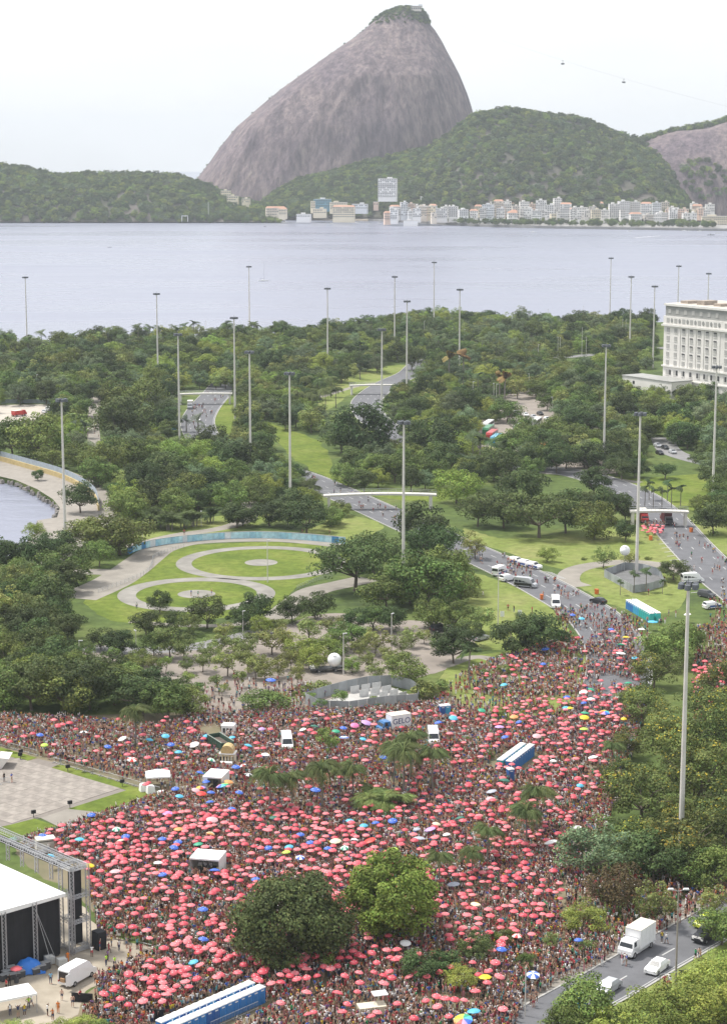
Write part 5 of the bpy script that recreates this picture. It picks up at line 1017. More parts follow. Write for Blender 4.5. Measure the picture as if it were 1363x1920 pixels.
# ---- tents and kiosks
def tent(px, py, rz, w_, d_, h, label, walls=(), peak=.8, name='tent', roofm=TARP, flat_=False):
    p = G(px, py); e = thing(name, label, 'tent', (p.x, p.y, .02), rz); mb = MB(); x, y = w_/2, d_/2
    if flat_: mb.box((0, 0, h+.12), (w_, d_, .24))
    else: mb.add([(-x, -y, h-.25), (x, -y, h-.25), (x, y, h-.25), (-x, y, h-.25), (-x, -y, h), (x, -y, h), (x, y, h), (-x, y, h), (0, -y*.15, h+peak), (0, y*.15, h+peak)], [(0, 1, 5, 4), (1, 2, 6, 5), (2, 3, 7, 6), (3, 0, 4, 7), (4, 5, 8), (5, 6, 9, 8), (6, 7, 9), (7, 4, 8, 9)])
    mb.build('roof', roofm, e)
    for sx in (-1, 1):
        for sy in (-1, 1): MB().tube((sx*(x-.06), sy*(y-.06), 0), (sx*(x-.06), sy*(y-.06), h-.2), .05, .05, 6).build('leg', STEEL, e)
    for wl in walls:
        c, dd = {'n': ((0, y-.04, h/2), (w_-.16, .05, h-.4)), 's': ((0, -y+.04, h/2), (w_-.16, .05, h-.4)), 'e': ((x-.04, 0, h/2), (.05, d_-.16, h-.4)), 'w': ((-x+.04, 0, h/2), (.05, d_-.16, h-.4)), 'sw': ((-x*.72, -y+.04, h/2), (w_*.25, .05, h-.4))}[wl]
        MB().box(c, dd).build('side_wall', roofm, e)
    for u in (-.3, 0, .3): take((p.x+math.cos(rz)*w_*u, p.y+math.sin(rz)*w_*u), d_*.55)
    return e
ct = tent(391, 1636, R(-12), 4.6, 4.2, 2.9, 'white cube tent holding sound equipment amid the crowd', ('n', 'e', 'w'), peak=.55)
for i in range(4): MB().box((-1.2+i*.75, -.9+(i % 2)*.5, .6+.1*(i % 3)), (.6, .6, 1.2+.2*(i % 3))).build('sound_rack', DKSTEEL, ct)
for i in range(3): MB().box((-.9+i*.8, -.9, 1.75), (.5, .45, .5)).build('mixer_case', M('case_grey', (.3, .3, .31), .5, .2, 2), ct)
tent(297, 1474, R(8), 4.2, 3.6, 2.2, 'white peaked canopy tent at the corner of the plaza lawn', (), peak=.8)
tent(22, 1897, R(28), 5.8, 3.6, 2.6, 'white marquee at the bottom left of the stage yard', (), peak=.6)
k1 = tent(406, 1480, R(-14), 3.4, 4.6, 2.9, 'white shed with open dark doorway beside rainbow parasols', ('n', 'e', 'w', 'sw'), peak=.15, name='kiosk')
MB().box((.6, -2.2, 1.2), (.9, .1, 2.3)).build('doorway', BLACK, k1); take(G(406, 1480), 3)
k2 = tent(429, 1380, R(-10), 2.4, 2.2, 2.3, 'small white booth with windows behind the green skip', ('n', 'e', 'w', 's'), peak=.3, name='kiosk')
for x in (-.6, .1, .75): MB().box((x, -1.11, 1.35), (.42, .06, .9)).build('window', GLASS, k2)
tent(86, 1595, R(20), 3.0, 2.0, 1.9, 'flat beige box canopy near the stage truss', ('n', 's', 'e', 'w'), flat_=True, name='booth', roofm=M('beige_panel', (.55, .52, .46), .8, .08, 1))
for x, y, l in ((270, 1483, 'first'), (283, 1487, 'second'), (304, 1497, 'third')):
    p = G(x, y); tag(MB().box((p.x, p.y, .6), (1.4, 1.2, 1.2), .4, taper=.85).box((p.x, p.y, 1.25), (1.0, .8, .2), .4).build('covered_crate', TARP), '%s white covered crate from the left under the canopy tent' % l, 'crate', 'crates by the canopy tent')
# green skip
p = G(414, 1408); sk = thing('skip', 'long open dark green steel skip amid the crowd', 'skip', (p.x, p.y, .1), R(118)); g_ = M('skip_green', (.035, .075, .05), .6, .25, 1.5)
m = MB()
for s in (-1, 1): m.box((0, s*1.2, 1.25), (6.4, .1, 2.3))
m.box((0, 0, .15), (6.4, 2.4, .12)); m.build('tub', g_, sk)
for s in (-1, 1): MB().box((s*3.2, 0, 1.25), (.1, 2.5, 2.3)).build('end_wall', g_, sk)
for s in (-1, 1):
    for i in range(7): MB().box((-2.9+i*.97, s*1.29, 1.2), (.1, .08, 2.2)).build('rib', M('skip_rib', (.06, .12, .085), .6, .2, 1), sk)
    MB().box((0, s*1.25, 2.44), (6.5, .18, .1)).build('rim', M('skip_rim', (.22, .26, .22), .6, .2, 1), sk)
MB().box((0, 0, 1.5), (6.1, 2.2, .3)).build('rubble_load', M('rubble', (.11, .085, .07), .95, .4, 1.5), sk)
for k in (-2, 0, 2): take((p.x+math.cos(R(118))*k, p.y+math.sin(R(118))*k), 1.7)
# gilded carnival wagon
p = G(428, 1437); wg = thing('parade_wagon', 'ornate cream and gold wagon with arched top in front of the green skip', 'wagon', (p.x, p.y, .1), R(-8)); cream = M('wagon_cream', (.62, .56, .44), .6, .1, 2); gold = M('wagon_gold', (.50, .36, .16), .5, .2, 3)
MB().box((0, 0, 1.3), (2.7, 2.0, 2.0)).build('body', cream, wg); MB().tube((0, -1.0, 2.9), (0, 1.0, 2.9), 1.15, 1.15, 16).build('arched_top', gold, wg); MB().box((0, 0, 2.5), (2.9, 2.1, .2)).build('cornice', WHITE, wg)
for i in range(5): MB().box((-1.1+i*.55, -1.03, 1.5), (.32, .05, 1.0)).build('window', GLASS, wg); MB().box((-1.35+i*.62, -1.05, 1.3), (.09, .1, 2.0)).build('pilaster', gold, wg)
MB().box((0, -1.6, .8), (2.2, 1.0, .9)).build('front_step', WHITE, wg)
for x in (-1, 1):
    for s in (-1, 1): w_ = inst('wheel', WH[.36][0], wg, (x, s*.95, .3)); inst('rim', WH[.36][1], w_)
take(p, 2.2)
# open cream stall frame at the bottom
p = G(697, 1900); st = thing('stall', 'cream open-topped stall with counter in the front crowd', 'stall', (p.x, p.y, .02), R(15)); MB().box((0, 0, .6), (3.6, 1.8, 1.1)).build('counter', cream, st); MB().box((1.2, .6, 2.3), (1.9, 1.5, .12)).build('awning', TARP, st)
for x in (.35, 2.05):
    for y in (-.05, 1.25): MB().tube((x, y, 0), (x, y, 2.3), .04, .04, 5).build('leg', STEEL, st)
take(p, 2.2)
for i, (x, y, ww, nm) in enumerate(((538, 1402, 2.0, 'white van parked in the crowd left of the ice truck'), (812, 1392, 1.0, 'white kombi van in the crowd below the ice truck'))): van(x, y, x+3, y+14, WP, nm, True)
# ---- inflatable balloons
def balloon(px, py, z, r, label):
    g = G(px, py, z); e = thing('balloon', label, 'balloon', (g.x, g.y, 0)); prof = [(r*math.sin(math.pi*i/14)+.001, -r*math.cos(math.pi*i/14)) for i in range(15)]
    MB().lathe(prof, (0, 0, z), 20).build('envelope', M('balloon_skin', (.82, .82, .82), .4, .03, 1), e, smooth=True)
    MB().tube((0, 0, 0), (0, 0, z-r), .05, .05, 5).build('tether', STEEL, e)
    MB().tube((0, -r*.55, z+r*.84), (0, -r*.56, z+r*.86), .3*r, .3*r, 12).build('emblem', M('balloon_grey', (.5, .5, .52), .5, .1, 2), e); return e, g
balloon(627, 1237, 2.7, 1.45, 'large white balloon standing on the trailer in the parking lot')
balloon(1171, 1032, 6.0, 1.35, 'white balloon tethered on the lawn beside the fenced mast')
p = G(612, 1259); tr_ = thing('trailer', 'flat dark trailer under the white balloon', 'trailer', (p.x, p.y, .05), R(14)); MB().box((0, 0, .75), (7.2, 2.2, .3)).build('deck', DKSTEEL, tr_); MB().box((-3, 0, 1.1), (.8, 1.8, .5)).build('winch_box', WHITE, tr_)
for x in (-1.8, 1.8):
    for s in (-1, 1): w_ = inst('wheel', WH[.36][0], tr_, (x, s*.95, .32)); inst('rim', WH[.36][1], w_)
# ---- walled enclosure with white partitions
def panel_run(e, pts, h, mat, name='panel', pw=2.2, t=.05, z0=0, gap=.06):
    ln = [Vector(p) for p in pts]
    for a, b in zip(ln, ln[1:]):
        d = b-a; n = max(1, round(d.length/pw)); d2 = d/n
        for i in range(n):
            c = a+d2*(i+.5); MB().box((c.x, c.y, z0+h/2), (d2.length-gap, t, h), math.atan2(d.y, d.x)).build(name, mat[(i*5) % len(mat)] if isinstance(mat, list) else mat, e)
GREYP = [M('grey_panel%d' % i, c, .6, .12, .8) for i, c in enumerate(((.28, .30, .31), (.33, .35, .36), (.245, .26, .265)))]
en = thing('fenced_enclosure', 'oval enclosure of grey panels with white partition rows inside', 'enclosure', (0, 0, 0)); ENP = [(572, 1320), (606, 1308), (650, 1296), (690, 1288), (735, 1286), (770, 1294), (788, 1307), (782, 1322), (722, 1326), (655, 1336), (600, 1334)]
panel_run(en, gpoly(ENP+[ENP[0]]), 2.3, GREYP)
for a, b in (((655, 1301), (716, 1291)), ((672, 1308), (735, 1297)), ((690, 1316), (748, 1304)), ((708, 1321), (764, 1309))): panel_run(en, gpoly([a, b]), 1.5, M('partition_grey', (.52, .52, .51), .6, .12, 1), 'partition', 2.6, .06, gap=.5)
flat('enclosure_floor', M('enclosure_concrete', (.40, .39, .37), .9, .1, .5), [(585, 1322), (690, 1291), (735, 1289), (780, 1308), (720, 1323), (650, 1333)], .045, 'pale concrete floor inside the oval enclosure')
f2 = thing('fenced_enclosure', 'grey panel fence round the foot of the lamp mast by the junction', 'enclosure', (0, 0, 0)); FN = [(1132, 1082), (1158, 1096), (1186, 1112), (1215, 1108), (1243, 1099), (1236, 1080), (1205, 1071), (1170, 1068)]
panel_run(f2, gpoly(FN+[FN[0]]), 2.0, GREYP); flat('enclosure_floor', M('dark_gravel', (.14, .14, .14), .95, .2, .5), FN, .05, 'dark gravel inside the mast fence')
# ---- mural wall: painted panels
mw = thing('mural_wall', 'curved low wall of pale blue painted panels behind the ring lawns', 'wall', (0, 0, 0))
cyan = [M('mural_%d' % i, c, .7, .22, .8) for i, c in enumerate(((.34, .60, .68), (.42, .66, .72), (.30, .55, .66), (.46, .68, .74), (.38, .62, .70)))]; mblue = M('mural_deep', (.05, .22, .42), .7, .35, .7); mwh = M('mural_white', (.62, .68, .70), .7, .15, .7)
ml = smooth_line(gpoly([(240, 1040), (262, 1031), (292, 1024), (335, 1018), (400, 1012), (480, 1009), (560, 1012), (648, 1020)]), 7)
for i, (a, b) in enumerate(zip(ml, ml[1:])):
    c = (a+b)/2; d = b-a; mt = mblue if i in (0, 1, 2, 8, 9, 47) else (mwh if i in (12, 13, 22, 30) else cyan[(i*3) % 5])
    MB().box((c.x, c.y, .95), (d.length-.04, .22, 1.9), math.atan2(d.y, d.x)).build('panel', mt, mw); MB().box((c.x, c.y, 1.95), (d.length+.02, .3, .1), math.atan2(d.y, d.x)).build('coping', KERB, mw)
# low ring fence
rf = thing('ring_fence', 'low grey rail fence along the ring lawn', 'fence', (0, 0, 0)); rl = smooth_line(gpoly([(185, 1112), (235, 1094), (275, 1075), (286, 1058), (290, 1046), (320, 1034), (350, 1026)]), 6)
for a, b in zip(rl, rl[1:]):
    MB().tube((a.x, a.y, 0), (a.x, a.y, 1.1), .04, .04, 5).build('post', STEEL, rf); m = MB()
    for z in (.35, .7, 1.05): m.tube((a.x, a.y, z), (b.x, b.y, z), .025, .025, 4)
    m.build('rail', STEEL, rf)
rf2 = thing('ring_fence', 'short curved rail fence by the pale footpath', 'fence', (0, 0, 0)); rl = smooth_line(gpoly([(556, 1106), (575, 1097), (600, 1088), (625, 1083)]), 6)
for a, b in zip(rl, rl[1:]):
    MB().tube((a.x, a.y, 0), (a.x, a.y, 1.1), .04, .04, 5).build('post', STEEL, rf2); m = MB()
    for z in (.35, .7, 1.05): m.tube((a.x, a.y, z), (b.x, b.y, z), .025, .025, 4)
    m.build('rail', STEEL, rf2)
# quay wall and its fence
qw = thing('quay_wall', 'yellow quay wall topped by a grey panel fence', 'wall', (0, 0, 0)); ql = smooth_line(gpoly([(-60, 851), (0, 864), (55, 879), (110, 895), (148, 912), (178, 934), (186, 958)]), 5)
YEL = M('yellow_render', (.46, .36, .17), .85, .15, .5); FGR = M('fence_blue_grey', (.30, .35, .40), .6, .15, .8)
for a, b in zip(ql, ql[1:]):
    c = (a+b)/2; d = b-a; an = math.atan2(d.y, d.x); MB().box((c.x, c.y, .85), (d.length+.02, .5, 1.7), an).build('wall_block', YEL, qw); MB().box((c.x, c.y+.3, 2.6), (d.length-.12, .06, 1.9), an).build('panel', FGR, qw); MB().tube((a.x, a.y+.36, 0), (a.x, a.y+.36, 3.6), .07, .07, 5).build('post', STEEL, qw)
# gravel lot fence
lf = thing('lot_fence', 'grey fence along the far side of the gravel lot', 'fence', (0, 0, 0)); panel_run(lf, gpoly([(-20, 757), (50, 756), (96, 757)]), 1.8, FGR, 'panel', 4)
# ---- footbridges
def bridge(a, b, z, wd, label, sag=0.0):
    A, B = G(*a, z), G(*b, z); e = thing('footbridge', label, 'bridge', (0, 0, 0)); n = 14; pts = [A.lerp(B, i/n)+Vector((0, 0, sag*math.sin(math.pi*i/n))) for i in range(n+1)]; d = (B-A).normalized(); q = Vector((-d.y, d.x, 0))*wd/2
    m = MB(); V = []
    for p in pts: V += [p+q, p-q, p-q-Vector((0, 0, .55)), p+q-Vector((0, 0, .55))]
    m.add(V, [(4*i+j, 4*i+(j+1) % 4, 4*i+4+(j+1) % 4, 4*i+4+j) for i in range(n) for j in range(4)]).build('deck', M('bridge_concrete', (.52, .50, .46), .85, .08, .5), e)
    for s in (1, -1):
        m = MB()
        for p, r in zip(pts, pts[1:]):
            for h in (.55, 1.05): m.tube(p+q*s*.95+Vector((0, 0, h)), r+q*s*.95+Vector((0, 0, h)), .03, .03, 4)
        m.build('handrail', STEEL, e)
        for p in pts: MB().tube(p+q*s*.95, p+q*s*.95+Vector((0, 0, 1.05)), .03, .03, 4).build('post', STEEL, e)
    for f in (.05, .95):
        p = A.lerp(B, f); MB().box((p.x, p.y, (z-.5)/2), (.8, wd*.9, z-.5), math.atan2(d.y, d.x)).build('pier', CONCM, e)
bridge((606, 928), (818, 926), 4.6, 3.0, 'long pale concrete footbridge crossing the road above the ring lawns', .5)
bridge((334, 738), (436, 737), 4.8, 3.0, 'far white footbridge over the winding road', .2)
bridge((1180, 957), (1290, 958), 4.6, 3.2, 'pale footbridge over the wide road behind the sound trucks', .2)
bridge((655, 722), (742, 721), 4.4, 3.0, 'distant pale footbridge beyond the road bend', .2)
# ---- lamp masts 42 m
pole42 = MB()
for i in range(6): pole42.tube((0, 0, 42*i/6), (0, 0, 42*(i+1)/6), 0.45-.035*i, .45-.035*(i+1), 10, caps=False)
pole42 = pole42.mesh('pole', CONCM)
ringm = MB(); ringm.tube((0, 0, 41.6), (0, 0, 42.3), .45, .45, 10)
for i in range(4): a = i*math.pi/2; ringm.tube((0, 0, 42), (1.2*math.cos(a), 1.2*math.sin(a), 42), .1, .1, 5)
ringm.tube((0, 0, 42), (0, 0, 43.2), .06, .03, 5); ringm = ringm.mesh('head_frame', DKSTEEL)
flood = MB().tube((0, 0, -.45), (0, 0, .35), .52, .45, 10).mesh('floodlight', M('floodlight_grey', (.10, .11, .125), .5, .2, 2))
MASTS = [(48, 520), (294, 551), (334, 627), (439, 596), (468, 660), (467, 500), (543, 700), (614, 541), (716, 618), (740, 519), (763, 565), (814, 492), (862, 543), (757, 792), (116, 750), (1145, 484), (1183, 519), (1227, 537), (1272, 499), (1328, 513), (1136, 648), (1200, 776), (1343, 688), (1290, 1098)]
MTXT = ['leftmost, over the bay', 'behind the left wood', 'left of the far footbridge', 'on the lawn right of far footbridge', 'right of the lawn by the far road', 'faint one beside the sailboat', 'rising from the clumping palms', 'in the shore trees at centre', 'at the middle road bend', 'tall one right of centre shore', 'beyond the distant footbridge', 'reaching highest against the bay', 'left of the talipot palms', 'behind the dark spreading trees', 'by the quay inlet', 'highest one at right', 'left of the hotel by two poles', 'just left of the grand hotel', 'behind the hotel roof', 'rightmost behind the hotel roof', 'beside the coach lot', 'in the grey panel fence', 'in front of the grand hotel', 'nearest, rising from yellow blossom trees']
for (x, y), t in zip(MASTS, MTXT):
    p = G(x, y, 42.0); e = thing('lamp_mast', 'tall concrete lamp mast '+t, 'lamp mast', (p.x, p.y, 0), random.uniform(0, 1.5), 'tall lamp masts of the park'); inst('pole', pole42, e); inst('head_frame', ringm, e)
    for i in range(6): a = i*math.pi/3; inst('floodlight', flood, e, (1.25*math.cos(a), 1.25*math.sin(a), 42), a)
    take(p, 1.2)
# lower street poles
pole_s = {}
def lamp_pole(px, py, h, label, arms=1):
    p = G(px, py); e = thing('street_lamp', label, 'lamp post', (p.x, p.y, 0), random.uniform(0, 3), 'lamp posts'); k = (h, arms)
    if k not in pole_s: pole_s[k] = (MB().tube((0, 0, 0), (0, 0, h), .13 if h > 8 else .09, .07, 7).mesh('pole', CONCM), MB().box((.35, 0, h), (.9, .3, .16)).mesh('lamp_head', M('lamp_head', (.5, .5, .5), .5, .1, 1)))
    inst('pole', pole_s[k][0], e)
    for i in range(arms): inst('lamp_head', pole_s[k][1], e, (0, 0, 0), i*2*math.pi/arms)
    return e
for i, (x, y, h) in enumerate([(1045, 674, 12), (1049, 675, 12), (1098, 674, 12), (1090, 670, 16), (925, 762, 10), (930, 763, 10), (886, 758, 10), (991, 742, 10), (1166, 645, 14), (1172, 645, 14), (268, 1012, 4.5), (378, 987, 4.5), (256, 1224, 5), (150, 1248, 5.5), (456, 1186, 5), (734, 1226, 9), (644, 1266, 9), (502, 1092, 11), (933, 1182, 13), (1035, 780, 8), (1085, 745, 9), (70, 735, 8), (1008, 690, 12), (795, 640, 12), (870, 650, 10), (386, 634, 10), (1027, 615, 12), (1093, 612, 13)]):
    later(lamp_pole(x, y, h, None), 'thin pale lamp post' if h > 8 else 'short pale lamp post', 'lamp post', 'lamp posts', G(x, y))
p = G(1266, 1848); e = thing('street_lamp', 'tall double-headed street lamp beside the white sedan', 'lamp post', (p.x, p.y, 0)); MB().tube((0, 0, 0), (0, 0, 13.2), .15, .08, 8).build('pole', M('pole_brown', (.30, .26, .22), .7, .1, 1), e)
for s in (-1, 1): MB().tube((0, 0, 13.0), (s*.7, 0, 13.3), .05, .04, 5).build('arm', STEEL, e); MB().box((s*1.0, 0, 13.35), (.8, .34, .18), taper=.8).build('lamp_head', WHITE, e)
p = G(1236, 1862); e = thing('sign_post', 'grey post with a dark sign board by the street', 'sign', (p.x, p.y, 0)); MB().tube((0, 0, 0), (0, 0, 2.6), .06, .06, 6).build('pole', STEEL, e); MB().tube((0, 0, 2.6), (2.6, .4, 2.8), .05, .04, 5).build('arm', STEEL, e); MB().box((3.2, .5, 2.7), (1.5, .08, .6), .15).build('sign_board', DKSTEEL, e)
p = G(984, 1905); e = thing('street_lamp', 'bare grey pole beside the small street in the crowd', 'lamp post', (p.x, p.y, 0)); MB().tube((0, 0, 0), (0, 0, 6.5), .1, .06, 6).build('pole', CONCM, e)
# small signs by lawn
for x, y, l in ((941, 1165, 'left'), (974, 1163, 'right')):
    p = G(x, y); e = thing('sign_post', 'small white notice board on the dry lawn, %s one' % l, 'sign', (p.x, p.y, 0)); MB().tube((0, 0, 0), (0, 0, 1.3), .04, .04, 5).build('post', STEEL, e); MB().box((0, 0, 1.8), (.95, .06, 1.3)).build('board', WHITE, e)
p = G(327, 806); e = thing('banner_stand', 'blue vertical banner beside the far road', 'banner', (p.x, p.y, 0)); MB().box((0, 0, 1.9), (1.9, .2, 3.6)).build('banner_cloth', M('banner_blue', (.02, .16, .45), .6, .2, .5), e); MB().box((0, -.12, .9), (1.9, .06, 1.2)).build('lower_panel', M('banner_cyan', (.04, .40, .62), .6, .1, 1), e); MB().box((0, 0, .05), (2.1, .8, .1)).build('base', STEEL, e)
for i, (x, y) in enumerate(((1015, 1124), (1219, 1013), (1295, 998), (1118, 1114))):
    p = G(x, y); e = thing('orange_bin', None, None, (p.x, p.y, .03), .3*i); MB().box((0, 0, .6), (.7, .8, 1.1), taper=1.08).build('body', M('bin_orange', (.62, .16, .03), .6, .1, 2), e); MB().box((0, .05, 1.2), (.8, .95, .12)).build('lid', M('bin_lid', (.5, .12, .02), .6, .1, 2), e); later(e, 'orange wheeled rubbish bin', 'bin', 'orange bins', p)
# ---- plaza furniture
for i, (x, y) in enumerate(((128, 1447), (39, 1424), (230, 1475), (132, 1515), (64, 1533), (40, 1418))):
    p = G(x, y); e = thing('floodlight', None, None, (p.x, p.y, .05), .5); MB().tube((0, 0, 0), (0, 0, .7), .06, .06, 6).build('post', DKSTEEL, e); MB().box((0, 0, .95), (.75, .35, .55)).build('lamp_box', BLACK, e); later(e, 'small black floodlight', 'floodlight', 'plaza floodlights', p)
bar_me = MB()
for z in (.2, 1.05): bar_me.tube((-1.0, 0, z), (1.0, 0, z), .03, .03, 4)
for i in range(9): bar_me.tube((-1.0+i*.25, 0, .2), (-1.0+i*.25, 0, 1.05), .018, .018, 4)
bar_me = bar_me.mesh('grille', STEEL); foot_me = MB().box((-.8, 0, .04), (.08, .7, .08)).box((.8, 0, .04), (.08, .7, .08)).box((-.95, 0, .15), (.06, .06, .2)).box((.95, 0, .15), (.06, .06, .2)).mesh('feet', STEEL)
def barriers(a, b):
    A, B = G(*a), G(*b); n = int((B-A).length/2.1); d = (B-A).normalized()
    for i in range(n):
        p = A+d*(2.1*(i+.5)); e = thing('crowd_barrier', None, None, (p.x, p.y, .04), math.atan2(d.y, d.x)); inst('grille', bar_me, e); inst('feet', foot_me, e); later(e, 'grey steel crowd barrier', 'barrier', 'crowd barriers', p)
for a, b in (((100, 1430), (302, 1488)), ((302, 1494), (205, 1530)), ((128, 1552), (172, 1541)), ((0, 1398), (72, 1418)), ((255, 1778), (303, 1790)), ((0, 1472), (26, 1466)), ((40, 1580), (118, 1558)), ((395, 1932), (490, 1890))): barriers(a, b)
# monument corner at the left edge
p = G(-14, 1436); e = thing('monument_plinth', 'sloping concrete monument plinth at the left edge of the plaza', 'monument', (p.x, p.y, 0)); MB().extr([(-3, 0), (2.0, 0), (3.4, 1.9), (-3, 2.6)], -2, 2).build('plinth', CONCM, e); MB().box((-1, 0, 2.7), (4, 4.4, .2)).build('cap', M('cap_dark', (.2, .19, .18), .8, .1, 1), e)
# ---- stage
def truss(mb, p, q, w_=.5, step=.55, r=.045):
    p, q = Vector(p), Vector(q); d = (q-p); L_ = d.length; d.normalize(); u = d.cross(Vector((0, 0, 1)) if abs(d.z) < .9 else Vector((1, 0, 0))).normalized()*w_/2; v = d.cross(u.normalized())*w_/2
    cs = [u+v, u-v, -u-v, -u+v]; n = max(2, int(L_/step))
    for c in cs: mb.tube(p+c, q+c, r, r, 4, caps=False)
    for i in range(n):
        a, b = p+d*(L_*i/n), p+d*(L_*(i+1)/n)
        for k in range(4): mb.tube(a+cs[k], (b if True else a)+cs[(k+1) % 4], r*.7, r*.7, 3, caps=False)
S0 = G(114, 1792); ua = Vector((.72, .694, 0)).normalized(); ub = Vector((-ua.y, ua.x, 0))
TRM = M('aluminium_truss', (.40, .40, .41), .45, .15, 2, metal=.35)
sg = thing('stage', 'large concert stage with white roof, black side curtain and scaffold towers', 'stage', (0, 0, 0)); LA, LB = 19.0, 17.0
def sp(a, b, z=0): p = S0+ua*a+ub*b; return Vector((p.x, p.y, z))
m = MB(); m.add([sp(.9, -.4, 8.4), sp(.9, LB, 8.4), sp(-LA, LB, 8.7), sp(-LA, -.4, 8.7), sp(.9, -.4, 8.85), sp(.9, LB, 8.85), sp(-LA*.5, LB, 9.4), sp(-LA*.5, -.4, 9.2), sp(-LA, LB, 9.4), sp(-LA, -.4, 9.4)], [(0, 3, 2, 1), (4, 5, 6, 7), (7, 6, 8, 9), (0, 1, 5, 4), (3, 0, 4, 7, 9), (2, 3, 9, 8), (1, 2, 8, 6, 5)]); m.build('roof', TARP, sg)
cur = MB(); nf = 60
for i in range(nf):
    a0_, a1_ = -LA*i/nf, -LA*(i+1)/nf; o0_, o1_ = .08*math.sin(i*1.3), .08*math.sin((i+1)*1.3); cur.add([sp(a0_, o0_, .3), sp(a1_, o1_, .3), sp(a1_, o1_, 8.5), sp(a0_, o0_, 8.5)], [(0, 1, 2, 3)])
cur.build('side_curtain', BLACK, sg); MB().prism([sp(0, .2), sp(0, LB), sp(-LA, LB), sp(-LA, .2)], .02, 1.6).build('deck', M('stage_deck', (.05, .05, .05), .8, .2, 1), sg)
m = MB(); m.add([sp(-LA, .3, 1.6), sp(-LA, LB, 1.6), sp(-LA, LB, 8.2), sp(-LA, .3, 8.2)], [(0, 1, 2, 3)]).build('backdrop', BLACK, sg)
def tower(a, b, h, nm='tower'):
    m = MB(); truss(m, sp(a, b, .05), sp(a, b, h), .5); m.build(nm, TRM, sg)
for a, b, h in ((-4.3, -.55, 8.9), (-9.2, -.55, 8.9), (-14.2, -.55, 8.9), (1.2, -.9, 9.1)): tower(a, b, h)
for a in (1.7, 4.3):
    for b in (-.7, 1.9): tower(a, b, 12.2, 'tower')
for z in (.4, 4.4, 8.0, 12.0):
    for (a1, b1, a2, b2) in ((1.7, -.7, 4.3, -.7), (1.7, 1.9, 4.3, 1.9), (1.7, -.7, 1.7, 1.9), (4.3, -.7, 4.3, 1.9)): m = MB(); truss(m, sp(a1, b1, z), sp(a2, b2, z), .4); m.build('cross_truss', TRM, sg)
for a in (2.0, 4.0): m = MB(); truss(m, sp(a, -.7, 12.0), sp(a, LB+4, 12.0), .55); m.build('top_truss', TRM, sg)
for b in (4.5, 8, 11.5, 15):
    m = MB(); truss(m, sp(2, b, 12.0), sp(4, b, 12.0), .4); m.build('cross_truss', TRM, sg); m = MB(); truss(m, sp(2, b, 9.2), sp(2, b, 11.8), .4); m.build('hanger_truss', TRM, sg)
MB().prism([sp(2.3, 2.4), sp(3.7, 2.4), sp(3.7, LB+4), sp(2.3, LB+4)], 11.2, 11.5).build('light_bar', BLACK, sg)
for b, z0_, z1_ in ((.6, 4.8, 11.4), (.6, 1.0, 4.4)): MB().prism([sp(2.5, b-.7), sp(3.7, b-.7), sp(3.7, b+.7), sp(2.5, b+.7)], z0_, z1_).build('speaker_array', BLACK, sg)
MB().prism([sp(4.6, -2.4), sp(6.0, -2.4), sp(6.0, -.9), sp(4.6, -.9)], .05, 2.6).build('speaker_stack', BLACK, sg)
for a, b in ((-3.6, -.8), (-4.2, -.8)):
    MB().tube(sp(-4.2, -.6, 8.0), sp(-2.9 if a > -4 else -1.7, -2.2 if a > -4 else -1.6, .1), .04, .04, 5).build('guy_strut', STEEL, sg)
for a in range(-18, 6, 2):
    for b in range(-2, 18, 3): take(sp(a, b), 2.2)
for i, (x, y) in enumerate(((94, 1808), (117, 1812))):
    p = G(x, y); e = thing('water_tank', 'white ballast tank in steel cage, %s one beside the stage' % ('left', 'right')[i], 'tank', (p.x, p.y, .03), .5); MB().box((0, 0, .62), (1.15, 1.0, .95)).build('tank', M('tank_white', (.55, .55, .52), .6, .1, 1), e); m = MB()
    for u in np.linspace(-.6, .6, 6):
        for s in (-.53, .53): m.tube((u, s, .1), (u, s, 1.15), .02, .02, 4)
    for z in (.3, .6, .9, 1.15):
        for s in (-.53, .53): m.tube((-.6, s, z), (.6, s, z), .02, .02, 4)
    m.build('cage', STEEL, e); MB().box((0, 0, .07), (1.2, 1.05, .12)).build('pallet', M('pallet_wood', (.25, .18, .11), .9, .2, 3), e)
p = G(54, 1821); bt = MB(); n = 14
for i in range(n+1):
    for j in range(n+1):
        u, v = i/n-.5, j/n-.5; h = 1.75*max(0, 1-3.6*(u*u+v*v))+.28*mnoise.noise(Vector((u*7, v*7, 3)))+.1; bt.v.append((p.x+u*4.2-v*.8, p.y+v*3.0+u*1.2, max(.08, h)))
bt.f = [(i*(n+1)+j, (i+1)*(n+1)+j, (i+1)*(n+1)+j+1, i*(n+1)+j+1) for i in range(n) for j in range(n)]; bt.mi = [0]*len(bt.f); o = bt.build('tarpaulin', M('blue_tarp', (.02, .16, .55), .5, .1, 1), smooth=True); tag(o, 'bright blue tarpaulin heaped over cases by the stage', 'tarpaulin')
for i, (x, y, l_, h) in enumerate(((16, 1832, 1.6, .9), (26, 1836, 1.8, .7), (10, 1838, 1.4, .8), (34, 1827, 1.2, 1.0), (76, 1822, 1.5, .8), (86, 1817, 1.2, .9), (68, 1826, 1.0, .7), (22, 1828, 1.2, 1.1), (40, 1832, 1.0, .8))):
    p = G(x, y); e = thing('flight_case', None, None, (p.x, p.y, .03), random.uniform(.4, 1)); MB().box((0, 0, .1+h/2), (l_, .8, h)).build('case', DKSTEEL, e); MB().box((0, 0, .1+h), (l_+.04, .84, .06)).build('lid', STEEL, e)
    for s in (-1, 1): MB().box((s*(l_/2-.1), 0, .07), (.12, .7, .14)).build('caster', TYRE, e)
    later(e, 'black equipment flight case', 'case', 'flight cases by the stage', p)
